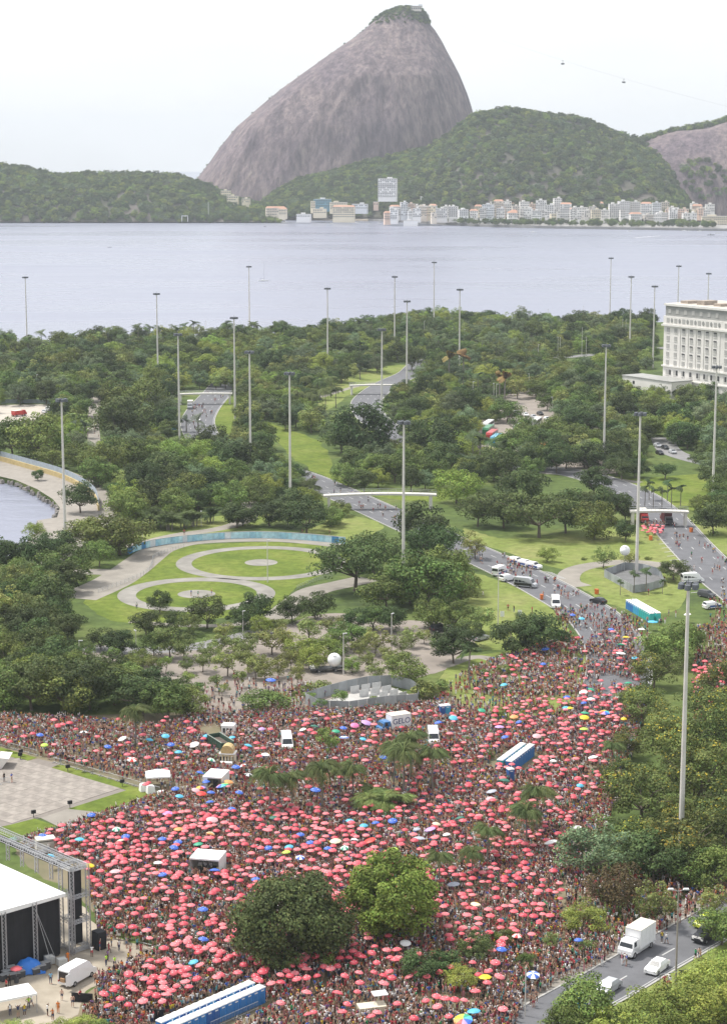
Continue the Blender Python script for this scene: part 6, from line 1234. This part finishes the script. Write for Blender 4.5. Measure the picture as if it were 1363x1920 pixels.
p = G(32, 1843); e = thing('bin_parasol', 'small red parasol standing in a dark bin by the stage', 'parasol', (p.x, p.y, 0)); MB().tube((0, 0, 0), (0, 0, .9), .3, .34, 10).build('bin', DKSTEEL, e); inst('canopy', CAN['red'], e, (0, 0, 2.0), 0, (1.1, 1.1, 1)); MB().tube((0, 0, .5), (0, 0, 2.2), .02, .02, 5).build('pole', STEEL, e)
p = G(155, 1879); e = thing('black_barrier', 'long black panel barrier at the crowd edge below the van', 'barrier', (p.x, p.y, .03), R(-8)); MB().box((0, 0, .6), (2.8, .12, 1.2)).build('panel', BLACK, e); MB().box((0, .3, .05), (2.8, .6, .08)).build('foot_plate', DKSTEEL, e)
p = G(292, 1915); e = thing('black_barrier', 'black screen panel in front of the front toilets', 'barrier', (p.x, p.y, .03), R(-5)); MB().box((0, 0, .8), (2.2, .12, 1.6)).build('panel', BLACK, e); MB().box((0, .3, .05), (2.2, .6, .08)).build('foot_plate', DKSTEEL, e)
# ================================================================ GRAND HOTEL
H0 = Vector((137.5, 905.0, 0)); hu = Vector((23, -36, 0)).normalized(); hn = Vector((hu.y, -hu.x, 0)); HLEN, HDEP = 62.0, 34.0   # hn points to the visible side
if hn.dot(-H0) < 0: hn = -hn
hrz = math.atan2(hu.y, hu.x)
ht = thing('hotel', 'grand white hotel block with grey attic and ornate medallion frieze', 'building', (0, 0, 0)); HW = M('hotel_white', (.74, .71, .67), .85, .06, .15); HG = M('hotel_grey', (.30, .30, .285), .85, .12, .3); HT = M('hotel_trim', (.70, .68, .64), .8, .08, .4); SHUT = M('shutter_grey', (.40, .39, .37), .7, .12, .8); DARKW = M('dark_opening', (.03, .03, .033), .7, .3, 1)
def hp(u, n, z=0): p = H0+hu*u-hn*n; return Vector((p.x, p.y, z))
def hbox(name, u0, u1, n0, n1, z0, z1, mat, parent=ht): return MB().prism([hp(u0, n0), hp(u1, n0), hp(u1, n1), hp(u0, n1)], z0, z1).build(name, mat, parent)
hbox('wall', 0, HLEN, 0, HDEP, 0, 35.8, HW); hbox('attic', .4, HLEN-.4, .4, HDEP, 35.8, 40.6, HG); hbox('parapet', -.2, HLEN, -.2, HDEP, 40.6, 41.6, HT); hbox('cornice', -.9, HLEN, -.9, HDEP, 31.4, 32.2, HT); hbox('ledge', -.6, HLEN, -.6, 2, 12.8, 13.4, HT); hbox('frieze_band', -.25, HLEN, -.25, 2, 32.3, 35.9, HW); hbox('base_ledge', -.5, HLEN, -.5, 2, 7.0, 7.6, HT)
for u in np.arange(4, HLEN, 11): hbox('roof_hut', u, u+random.uniform(4, 7), 6, 14, 41.6, 42.6+random.random(), M('roof_brown', (.33, .28, .23), .9, .2, .4))
hbox('roof_deck', .8, HLEN-1, .8, HDEP-1, 41.4, 41.64, M('roof_deck', (.46, .41, .36), .9, .15, .2))
win_me = MB().box((0, 0, 0), (1.9, .14, 2.1)).mesh('window', SHUT); pane_d = MB().box((0, -.09, .78), (1.9, .06, .55)).mesh('dark_head', DARKW); fr_me = MB().box((0, 0, -1.18), (2.3, .3, .16)).mesh('sill', HT); bal_me = MB().box((0, -.5, -1.0), (2.2, .8, .9)).mesh('balcony', M('balcony_rail', (.42, .42, .42), .7, .2, 1))
def hwin(u, z, kind):
    p = hp(u, -.08, z); w_ = inst('window', win_me, ht, p, hrz); w_.rotation_euler = (0, 0, hrz)
    if kind == 'dark': inst('dark_head', pane_d, w_)
    inst('sill', fr_me, w_)
cols = [3.0, 8.2, 13.6, 18.8, 24.0, 29.2, 34.4, 41.5, 46.7, 51.9, 57.1]
for i, u in enumerate(cols):
    for j, z in enumerate((29.6, 25.9, 22.3, 18.6, 14.9)): hwin(u, z, 'dark' if 2 <= i <= 6 and j < 4 else 'plain')
    hwin(u, 10.4, 'plain')
    q = inst('window', win_me, ht, hp(u, -.3, 34.1), hrz); a = inst('attic_window', win_me, ht, hp(u+.3, .34, 38.2), hrz)
    p = hp(u+2.6, -.3, 34.1); md = MB().lathe([(.9, -.1), (.9, .1)], (0, 0, 0), 12, sx=.8, sy=1.2).lathe([(.55, -.16), (.55, .16)], (0, 0, 0), 10, sx=.8, sy=1.2).build('medallion', HG, ht); md.location = p; md.rotation_euler = (math.pi/2, 0, hrz)
for u in (16.2, 21.4, 26.6, 31.8, 10.9, 37.0): hbox('pilaster', u-.5, u+.5, -.22, .5, 13.5, 31.3, HW)
for i in range(9): p = hp(5+i*4.6, -.15, 10.4); o = MB().box((0, 0, 0), (1.0, .12, 2.2)).build('doorway', DARKW, ht); o.location = p; o.rotation_euler = (0, 0, hrz)
an = thing('annex', 'low white annex with small dark windows at the foot of the hotel', 'building', (0, 0, 0)); 
def abox(name, c, d, mat): return MB().box(c, d, hrz).build(name, mat, an)
ac = hp(4, -7, 0); abox('wall', (ac.x, ac.y, 4), (34, 12, 8), HW); abox('roof', (ac.x, ac.y, 8.15), (34.6, 12.6, .3), HG)
for u in (-13, -9): q = hp(4+u, -13.05, 5.6); o = MB().box((0, 0, 0), (1.3, .12, 1.4)).build('window', DARKW, an); o.location = q; o.rotation_euler = (0, 0, hrz)
# ================================================================ FAR TOWN
FB = [M('far_wall_%d' % i, c, .85, .06, .05) for i, c in enumerate(((.82, .80, .77), (.74, .66, .56), (.74, .56, .46), (.85, .84, .83), (.68, .63, .57), (.78, .70, .54), (.72, .74, .76)))]
FROOF = [M('tile_roof', (.42, .24, .17), .9, .15, .1), M('grey_roof', (.40, .39, .38), .9, .1, .1)]; FWIN = M('far_window', (.07, .075, .09), .5, .2, .2)
fb_list = []
def far_building(px, py_base, wpx, hpx, Y, mi, label, roof=1, cat='building', z0=None, dep=11, rows=True, wallm=None):
    b = atY(px, py_base, Y); s = math.hypot(Y, CAM_H)/F_PX; W_, H_ = wpx*s, hpx*s; e = thing('far_building' if cat == 'building' else cat, label, cat, (b.x, Y, b.z), random.uniform(-.25, .25))
    MB().box((0, 0, H_/2-4), (W_, dep, H_+8)).build('wall', wallm or FB[mi], e)
    if roof == 0:
        MB().add([(-W_/2-.5, -dep/2-.5, H_), (W_/2+.5, -dep/2-.5, H_), (W_/2+.5, dep/2+.5, H_), (-W_/2-.5, dep/2+.5, H_), (-W_/2+2, 0, H_+2.6), (W_/2-2, 0, H_+2.6)], [(0, 1, 5, 4), (1, 2, 5), (2, 3, 4, 5), (3, 0, 4), (0, 3, 2, 1)]).build('roof', FROOF[0], e)
    else:
        r = MB().box((0, 0, H_+.25), (W_+.4, dep+.4, .5)).build('roof', FROOF[1], e)
        if W_ > 9: MB().box((random.uniform(-.2, .2)*W_, 0, H_+1.6), (W_*.28, dep*.4, 2.4)).build('roof_hut', FB[mi], r)
    if rows:
        m = MB(); nf = max(1, int(H_/3.3)); nw = max(2, int(W_/2.9))
        for f in range(nf):
            for i in range(nw):
                if random.random() < .9: m.box((-W_/2+(i+.5)*W_/nw, -dep/2-.02, (f+.5)*H_/nf), (W_/nw*.56, .12, min(1.7, H_/nf*.5)))
            if H_ > 9 and random.random() < .6: m.box((0, -dep/2-.3, (f+.02)*H_/nf), (W_*.9, .7, .18))
        for f in range(nf):
            for sd in (-1, 1):
                for k in (-.25, .25): m.box((sd*(W_/2+.02), k*dep, (f+.5)*H_/nf), (.12, 1.4, min(1.5, H_/nf*.45)))
        o = m.build('window_grid', FWIN, e); o['kind'] = 'stuff'
    return e
CN = ['white', 'beige', 'pink', 'bright white', 'grey beige', 'cream', 'pale grey']
SZ = lambda h: 'tall' if h > 22 else ('low' if h < 13 else 'mid-rise')
tw = [(740, 404, 22, 18), (757, 404, 16, 26), (770, 403, 18, 22), (790, 406, 24, 20), (808, 405, 20, 19), (828, 408, 26, 18), (850, 407, 20, 21), (868, 409, 22, 17), (888, 409, 18, 15), (800, 378, 30, 10), (915, 410, 26, 28), (934, 408, 22, 33), (950, 404, 20, 28), (966, 409, 16, 24), (982, 404, 22, 27), (998, 403, 14, 22), (1014, 404, 24, 30), (1030, 408, 20, 25), (1044, 404, 18, 34), (1060, 408, 26, 27), (1078, 412, 22, 24), (1092, 408, 20, 20), (1098, 388, 24, 16), (1112, 375, 14, 13), (1086, 380, 12, 10), (1116, 412, 22, 20), (1132, 409, 18, 16), (1150, 407, 24, 26), (1168, 406, 26, 30), (1190, 404, 22, 27), (1210, 407, 24, 27), (1230, 403, 20, 24), (1246, 400, 18, 22), (1190, 416, 26, 16), (1214, 416, 22, 14), (1262, 408, 22, 20), (1280, 409, 24, 18), (1296, 411, 20, 12), (1312, 400, 16, 12), (1240, 412, 24, 14), (1005, 412, 22, 18), (960, 414, 22, 16), (1034, 388, 20, 14), (990, 390, 18, 14)]
tw = [(x, y, w_*.8, h*.92) for x, y, w_, h in tw]; _rs = random.Random(5)
for k in range(52):
    x = _rs.uniform(900, 1330) if k < 36 else _rs.uniform(735, 900); up_ = _rs.random()**1.6; tw.append((x, 411+(x-735)*.006-22*up_*(1 if x > 900 else .5), _rs.uniform(9, 17), _rs.uniform(9, 20)))
Yb = lambda py: np.interp(py, [375, 390, 400, 408, 416], [3500, 3420, 3330, 3260, 3200])
for i, (x, y, w_, h) in enumerate(tw):
    mi = (0, 3, 1, 3, 0, 6, 3, 5, 0, 3, 2, 6, 0, 4)[(i*5+i//3) % 14]; rf = 0 if (i*7) % 11 < 2 else 1; e = far_building(x, y, w_, h, float(Yb(y)), mi, None, rf); later(e, '%s %s building%s on the far shore, near column %s of the waterfront' % (SZ(h), CN[mi], ' with tiled roof' if rf == 0 else '', 'x'), 'building', 'waterfront buildings', (0, 0)); _pend.pop()
    order = sorted(tw, key=lambda t: t[0]).index((x, y, w_, h)); e['label'] = '%s %s block%s on the far waterfront, %s from the left' % (SZ(h), CN[mi], ' with tiled roof' if rf == 0 else '', (ORD[order].strip() or 'first')); e['category'] = 'building'; e['group'] = 'waterfront buildings'
far_building(727, 369, 34, 33, 3440, 3, 'white apartment tower standing alone on the wooded slope', 1, dep=18)
SP_ = [(517, 404, 36, 14, 3420, 1, 0, 'long house with orange tiled roof at left end of the cove'), (531, 402, 14, 10, 3380, 5, 0, 'small cream house beside the orange roofed long house'), (600, 400, 24, 8, 3400, 5, 1, 'low cream pavilion behind the cove trees'), (587, 391, 8, 13, 3420, 5, 1, 'narrow cream tower above the cove'), (635, 392, 32, 12, 3440, 5, 1, 'wide cream building behind the orange roofed mansion'), (645, 408, 40, 20, 3340, 5, 0, 'arcaded mansion with large orange tiled roof on the cove'), (675, 392, 28, 9, 3440, 6, 1, 'pale grey hall right of the mansion'), (705, 386, 9, 7, 3460, 2, 1, 'tiny pink house among trees left of the town'), (726, 412, 12, 13, 3270, 2, 0, 'small orange pink house at the water'), (424, 368, 18, 10, 3560, 5, 1, 'yellow house on the headland ridge, left one'), (437, 376, 20, 8, 3500, 5, 1, 'yellow building below the ridge house'), (462, 380, 14, 7, 3500, 5, 1, 'low yellow block at right of the headland'), (1345, 422, 60, 16, 3180, 5, 1, 'long cream barracks at the right edge of shore'), (1306, 400, 18, 14, 3330, 2, 0, 'pink villa below the rocky hill'), (570, 408, 26, 6, 3350, 3, 1, 'low white kiosk row by the cove')]
for x, y, w_, h, Y, mi, rf, lb in SP_: far_building(x, y, w_, h, Y, mi, lb, rf)
BLH = M('blue_hall', (.16, .34, .44), .7, .15, .1)
far_building(605, 388, 32, 14, 3450, 6, 'blue sports hall behind the cove trees', 1, wallm=BLH); far_building(770, 419, 26, 5, 3225, 3, 'white floating bar pavilion moored at the sea wall', 1, rows=False)
# waterfront trees
pts = []; S_ = []; I_ = []
for i in range(420):
    px = random.uniform(735, 1340); y0 = np.interp(px, [735, 900, 1000, 1340], [413, 421, 423, 427]); py = y0-random.random()**2*8 if random.random() < .75 else random.uniform(395, 415)
    p = G(px, py, 1.8); pts.append(tuple(p)); S_.append(random.uniform(7, 11)/9.2); I_.append(random.choice(PIDX['dome']+PIDX['dark']))
for i in range(170):
    px = random.uniform(540, 740); p = G(px, random.uniform(398, 409), 1.8); pts.append(tuple(p)); S_.append(random.uniform(8, 13)/9.2); I_.append(random.choice(PIDX['dome']+PIDX['dark']))
tag(scatter('waterfront_trees', pts, rng.uniform(0, 6.28, len(pts)), S_, I_, PROTO), 'belt of trees along the far waterfront between the buildings', 'trees', kind='stuff')
# summit station, cable cars, cables
s0 = atY(780, 20, 3960); e = thing('cable_station', 'pale cable car station on the summit of the granite mountain', 'building', s0); MB().box((0, 0, 3), (20, 16, 9)).build('wall', FB[4], e); MB().box((0, 0, 8), (24, 20, 1)).build('roof', FROOF[1], e); MB().box((8, 0, 10), (8, 8, 4)).build('machine_room', FB[6], e)
for i in range(5): MB().box((-8+i*4, -8.1, 4), (2.4, .2, 3)).build('window', FWIN, e)
cab_a, cab_b = atY(790, 22, 3950), atY(1420, 214, 3400)
def cable_pt(t): p = cab_a.lerp(cab_b, t); p.z -= 4*18*t*(1-t)*.6; return p
for k in (0, 1):
    m = MB(); n = 24
    for i in range(n): m.tube(cable_pt(i/n)+Vector((k*5, 0, 0)), cable_pt((i+1)/n)+Vector((k*5, 0, 0)), .045, .045, 4, caps=False)
    tag(m.build('cableway_cable', DKSTEEL), ('upper' if k else 'lower')+' cableway cable sagging from the summit to the right', 'cable')
for t, lb in ((.455, 'left of the two cable cars hanging against the sky'), (.635, 'right of the two cable cars hanging against the sky')):
    p = cable_pt(t); e = thing('cable_car', lb, 'cable car', p); prof = [(.3, -7.2), (1.5, -6.9), (2.3, -5.6), (2.2, -4.4), (1.3, -3.7), (.3, -3.6)]; MB().lathe(prof, (0, 0, 0), 14, sx=1.5).build('cabin', M('cabin_grey', (.22, .23, .25), .4, .1, 1), e); MB().lathe([(2.32, -5.7), (2.3, -4.7)], (0, 0, 0), 14, sx=1.52, sy=1.02).build('window_band', GLASS, e); MB().box((0, 0, -1.8), (.5, .4, 3.6)).build('hanger', DKSTEEL, e); MB().box((0, 0, .1), (4, .6, .5)).build('carriage', DKSTEEL, e)
p = atY(391, 378, 3400); e = thing('flag_mast', 'tall white mast on the headland shore', 'mast', (p.x, 3400, .5)); MB().tube((0, 0, 0), (0, 0, 33), .5, .3, 6).build('pole', WHITE, e); MB().box((0, 0, 1), (3, 3, 2)).build('base', CONCM, e)
p = atY(347, 405, 3385); e = thing('pier_gate', 'small white gate frame on the headland shore', 'gate', (p.x, 3385, .5))
for s in (-1, 1): MB().box((s*5, 0, 5), (1.2, 1, 10)).build('post', WHITE, e)
MB().box((0, 0, 9.6), (11, 1, 1.2)).build('beam', WHITE, e)
# ---- boats
def boat(px, py, L_, mast, label, rz=None, col=None, sail=False):
    p = G(px, py, WZ); e = thing('sailboat' if mast else 'motorboat', label, 'boat', (p.x, p.y, WZ), random.uniform(-.5, .5) if rz is None else rz); b = L_*.14; m = MB(); P = []
    st = [(-.5, .8, 0), (-.3, 1, 0), (.1, 1, 0), (.35, .6, .1), (.5, .04, .3)]
    for x, w_, r in st: P += [(x*L_, -b*w_*.6, -.2), (x*L_, -b*w_, .10*L_*.8+r), (x*L_, b*w_, .10*L_*.8+r), (x*L_, b*w_*.6, -.2)]
    m.add(P, [(4*i+j, 4*i+(j+1) % 4, 4*i+4+(j+1) % 4, 4*i+4+j) for i in range(4) for j in range(4)]+[(0, 1, 2, 3)]).build('hull', col or WHITE, e)
    MB().box((-.02*L_, 0, .11*L_), (L_*.32, b*1.1, L_*.07), taper=.8).build('cabin', WHITE, e)
    if mast:
        MB().tube((.08*L_, 0, .1*L_), (.08*L_, 0, mast), .14, .09, 6).build('mast', STEEL, e); MB().tube((.08*L_, 0, .2*L_), (-.35*L_, 0, .2*L_), .16, .13, 6).build('boom', M('sail_cover', (.10, .11, .14), .8, .1, 1), e); MB().tube((.08*L_, 0, mast*.97), (.48*L_, 0, .1*L_), .03, .03, 4).build('forestay', STEEL, e)
    else: MB().box((-.05*L_, 0, .17*L_), (L_*.2, b, L_*.05)).build('windscreen', GLASS, e)
    return e
boat(494, 527, 9.5, 18, 'white sailboat with bare mast alone in the middle of the bay', .15)
for x, y, l, ms, t in ((999, 436, 11, 20, 'anchored off the waterfront centre'), (1181, 434, 9, 18, 'anchored off the right waterfront'), (1282, 433, 8, 15, 'first of the cluster at right'), (1290, 434, 8, 15, 'second of the cluster at right'), (1311, 434, 8, 14, 'third of the cluster at right'), (1345, 438, 9, 14, 'near the right edge')): boat(x, y, l, ms, 'small white sailboat '+t)
for i, (x, y, l) in enumerate(((534, 418, 16), (577, 416, 10), (620, 420, 8), (670, 418, 11), (692, 420, 8), (712, 419, 9), (615, 416, 7), (907, 423, 9), (834, 423, 8), (1332, 441, 10), (20, 418, 7), (206, 464, 5), (497, 425, 5))): boat(x, y, l, 0, 'small motorboat on the bay, %s from the left end of its list' % nthw[i] if False else 'small %s motorboat %s' % (('white', 'dark')[i in (9, 10, 11, 12)], ('off the left end of the cove', 'close to the cove beach', 'in front of the mansion', 'right of the mansion', 'by the pink house', 'left of the floating bar', 'tucked in at the cove beach', 'at the sea wall centre', 'right of the floating bar', 'near the right edge of the bay', 'by the headland at far left', 'alone in the open bay at left', 'off the headland tip')[i]), col=DKSTEEL if i in (9, 10, 11, 12) else None)
wk = MB(); a, b = G(1190, 446, WZ), G(1238, 442, WZ); wk.add([(a.x, a.y-2, WZ+.03), (b.x, b.y-1, WZ+.03), (b.x, b.y+1, WZ+.03), (a.x, a.y+3, WZ+.03)], [(0, 1, 2, 3)]); tag(wk.build('boat_wake', M('foam', (.75, .76, .78), .9, .2, .1)), 'thin white wake on the water at right', None, kind='stuff')
# ================================================================ PEOPLE AND CROWD
def ok_spot(X, Y, pad=0.0):
    X = np.asarray(X); Y = np.asarray(Y); ok = np.ones(X.shape, bool)
    for x, y, r in EXCL: ok &= (X-x)**2+(Y-y)**2 > (r+pad)**2
    return ok
red_ok = ok_spot([r[0] for r in reds], [r[1] for r in reds], .5); reds = [r for r, k in zip(reds, red_ok) if k]
reds.sort(key=lambda r: r[1])
for x, y in reds[:170]: parasol(Vector((x, y, 0)), 'red', random.uniform(.72, 1.04), random.uniform(1.95, 2.25))
for r_ in reds[:1]: pass
rest_r = reds[170:]
if rest_r:
    cas = [[o for o in C.objects if o.name.startswith('canopy') and o.data == CAN[k]][0] for k in ('red', 'red2', 'red3')]; po = [o for o in C.objects if o.name.startswith('pole') and o.data == pole_me][0]; eo = [o for o in C.objects if o.name.startswith('emblem') and o.data == emb_me][0]
    tag(scatter('far_parasols', [(x, y, random.uniform(1.95, 2.25)) for x, y in rest_r], rng.uniform(0, 6.28, len(rest_r)), rng.uniform(.64, .98, len(rest_r)), rng.integers(0, 3, len(rest_r)), [[c_, po, eo] for c_ in cas]), 'many red parasols over the farther part of the crowd', 'parasols', kind='stuff')
# people one can pick out
for x, y, k in [(19, 1850, 2), (96, 1845, 'b'), (133, 1850, 'h'), (188, 1783, None), (203, 1802, None), (205, 1788, None), (224, 1784, None), (216, 1815, 'h'), (242, 1808, 9), (258, 1780, None), (238, 1778, None), (128, 1805, 'o'), (55, 1893, 'h'), (117, 1876, None), (13, 1858, None), (173, 1795, None), (60, 1888, None), (20, 1905, None), (35, 1908, None), (47, 1905, None), (210, 1776, 9), (200, 1812, 'h'), (190, 1770, None), (90, 1905, None), (100, 1915, None), (265, 1790, None), (245, 1792, None), (110, 1900, 'o')]:
    person_px(x, y, {'h': random.choice(HV), 'b': len(PEOPLE)-1, 'o': len(PEOPLE)-2}.get(k, k) if isinstance(k, str) else k)
for x, y in ((9, 1466), (23, 1467), (38, 1418), (359, 1118), (397, 1117), (372, 1119), (346, 1003), (567, 1003), (618, 1003), (430, 978), (435, 979), (139, 1236), (257, 1142), (1253, 1845), (1256, 1852), (1250, 1860), (1303, 1800), (1310, 1797), (1312, 1803), (1245, 1850), (1000, 1890), (1005, 1880), (995, 1886), (1128, 1812), (1170, 1808), (1165, 1810), (1174, 1812), (1249, 1770), (1240, 1768), (905, 1120), (952, 1145), (997, 1150), (963, 1148), (1245, 1092), (1215, 1116)): person_px(x, y)
def road_people(ln, n, wd, y0, y1):
    seg = [(a, b) for a, b in zip(ln, ln[1:]) if y0 < a.y < y1]
    for _ in range(n):
        a, b = random.choice(seg); d = (b-a).normalized(); q = Vector((-d.y, d.x, 0)); p = a.lerp(b, random.random())+q*random.uniform(-wd/2, wd/2)
        if ok_spot([p.x], [p.y])[0]:
            person(p.x, p.y, None, math.atan2(d.y, d.x)-math.pi/2+(math.pi if random.random() < .5 else 0)+random.uniform(-.3, .3), .06)
            if random.random() < .5: person(p.x+random.uniform(-.9, .9), p.y+random.uniform(.5, 1), None, None, .06)
Yd = lambda py: G(681, py).y
road_people(R1L, 34, 11, Yd(1125), Yd(1030)); road_people(R1L, 26, 10, Yd(985), Yd(895)); road_people(R1L, 24, 10, Yd(820), Yd(735)); road_people(R2L, 40, 12, Yd(1130), Yd(970))
for i in range(10): person_px(random.uniform(165, 188), random.uniform(785, 822))
for i in range(14): person_px(random.uniform(250, 460), random.uniform(1240, 1330))
# crowd masses: (pixel outline, people per square metre)
CZ = [([(-30, 1345), (120, 1352), (300, 1368), (385, 1340), (440, 1350), (470, 1420), (390, 1470), (304, 1484), (200, 1452), (105, 1430), (60, 1412), (-30, 1395)], 1.5),
      ([(440, 1345), (560, 1335), (640, 1340), (800, 1325), (960, 1360), (1210, 1330), (1185, 1420), (1150, 1520), (1100, 1650), (1000, 1660), (700, 1640), (300, 1640), (320, 1500), (390, 1470), (460, 1430)], 1.95),
      ([(110, 1562), (200, 1532), (304, 1497), (380, 1500), (620, 1620), (640, 1800), (500, 1880), (400, 1930), (240, 1960), (130, 1890), (170, 1850), (240, 1815), (305, 1785), (250, 1765), (185, 1762), (172, 1690), (160, 1620), (40, 1585)], 2.3),
      ([(600, 1600), (1060, 1600), (1045, 1680), (1060, 1740), (1150, 1780), (1130, 1806), (1060, 1838), (980, 1880), (960, 1960), (420, 1960), (500, 1880)], 1.9),
      ([(560, 1292), (620, 1306), (600, 1340), (800, 1330), (960, 1362), (1170, 1335), (1200, 1300), (1200, 1230), (1060, 1200), (900, 1250), (830, 1290), (800, 1330), (620, 1345), (430, 1350)], .75),
      ([(1040, 1145), (1110, 1140), (1220, 1170), (1215, 1230), (1060, 1215)], .34), ([(1190, 1140), (1270, 1150), (1260, 1180), (1220, 1180)], .12), ([(1300, 1180), (1400, 1180), (1400, 1345), (1300, 1360)], .9), ([(1330, 1130), (1400, 1130), (1400, 1190), (1330, 1190)], .5),
      ([(960, 1235), (1180, 1160), (1200, 1330), (960, 1345)], .55), ([(370, 1290), (560, 1275), (600, 1300), (430, 1345), (380, 1340)], .25), ([(860, 1270), (980, 1225), (1080, 1250), (1040, 1310), (880, 1310)], .35), ([(1060, 1640), (1230, 1620), (1363, 1640), (1363, 1690), (1240, 1750), (1150, 1790), (1060, 1740)], 1.1), ([(880, 1840), (1050, 1830), (960, 1910), (860, 1920)], .5), ([(940, 1060), (1000, 1063), (1000, 1085), (940, 1085)], .22), ([(1205, 985), (1245, 985), (1240, 1003), (1210, 1003)], .9), ([(1040, 1140), (1080, 1150), (1070, 1175), (1040, 1165)], .6)]
cp = []
for poly, dens in CZ:
    W_ = gpoly(poly); bx = (min(p.x for p in W_), max(p.x for p in W_)); by = (min(p.y for p in W_), max(p.y for p in W_)); st = 1/math.sqrt(dens)
    gx, gy = np.meshgrid(np.arange(bx[0], bx[1], st), np.arange(by[0], by[1], st)); X = gx.ravel()+rng.uniform(-.48, .48, gx.size)*st; Y = gy.ravel()+rng.uniform(-.48, .48, gx.size)*st
    a, b = proj(X, Y, 0*X); ok = inpoly(a, b, poly)
    nsv = np.array([mnoise.noise(Vector((x*.09, y*.09, 0)))+.6*mnoise.noise(Vector((x*.3, y*.3, 5))) for x, y in zip(X, Y)])
    ok &= nsv > (-.42 if dens > 1 else -.1)-rng.uniform(0, .3, len(X)); ok &= ~inpoly(a, b, ENP); ok &= ok_spot(X, Y)
    cp += list(zip(X[ok], Y[ok]))
cp = np.array(cp)
for x, y, r in TREES:
    if r > 4 and y < 420: cp = cp[(cp[:, 0]-x)**2+(cp[:, 1]-y)**2 > .8]
cp = cp[np.argsort(cp[:, 1])]
a, b = proj(cp[:, 0], cp[:, 1], 0*cp[:, 0]+1.6); vis = (a > 0) & (a < PW) & (b < PH-6) & (b > 0)
n_more = max(40, 300-len(PERS)); near_i = np.nonzero(vis)[0][:n_more]
stage_dir = np.arctan2(sp(2, 8).y-cp[:, 1], sp(2, 8).x-cp[:, 0])-math.pi/2
rzs = np.where(rng.random(len(cp)) < .6, stage_dir+rng.normal(0, .5, len(cp)), rng.uniform(0, 6.28, len(cp)))
for i in near_i: person(cp[i, 0], cp[i, 1], None, float(rzs[i]))
for k in range(NP_):
    if k not in PROTO_P: i = int(near_i[-1])+1+k; person(cp[i, 0], cp[i, 1], k, float(rzs[i]))
mask = np.ones(len(cp), bool); mask[near_i] = False; q = cp[mask]; rz_ = rzs[mask]
wts = np.array([1.0]*NP_); wts[[i for i, l in enumerate(LOOKS) if l[0] == 'skin']] = 1.3; wts /= wts.sum()
tag(scatter('crowd', np.column_stack([q, np.full(len(q), .02)]), rz_, rng.uniform(.93, 1.05, len(q)), rng.choice(NP_, len(q), p=wts), [[PROTO_P[k]] for k in range(NP_)]), 'dense carnival crowd of thousands filling the park in front of the stage', 'crowd', kind='stuff')
print('\nCROWD', len(cp), 'REDS', len(reds), 'PERS', len(PERS))
# ================================================================ HAZE
hz = MB(); hz.box((0, 8000, 215), (19000, 16600, 440)); hm = bpy.data.materials.new('haze'); hm.use_nodes = True; n_ = hm.node_tree.nodes; l_ = hm.node_tree.links
for x in list(n_): n_.remove(x)
pv = n_.new('ShaderNodeVolumePrincipled'); pv.inputs['Color'].default_value = (.86, .93, 1, 1); pv.inputs['Density'].default_value = 0.000066; pv.inputs['Anisotropy'].default_value = .0
om = n_.new('ShaderNodeOutputMaterial'); l_.new(pv.outputs[0], om.inputs['Volume'])
tag(hz.build('haze', hm), 'thin pale haze over the bay', None, kind='stuff')
flush_labels()
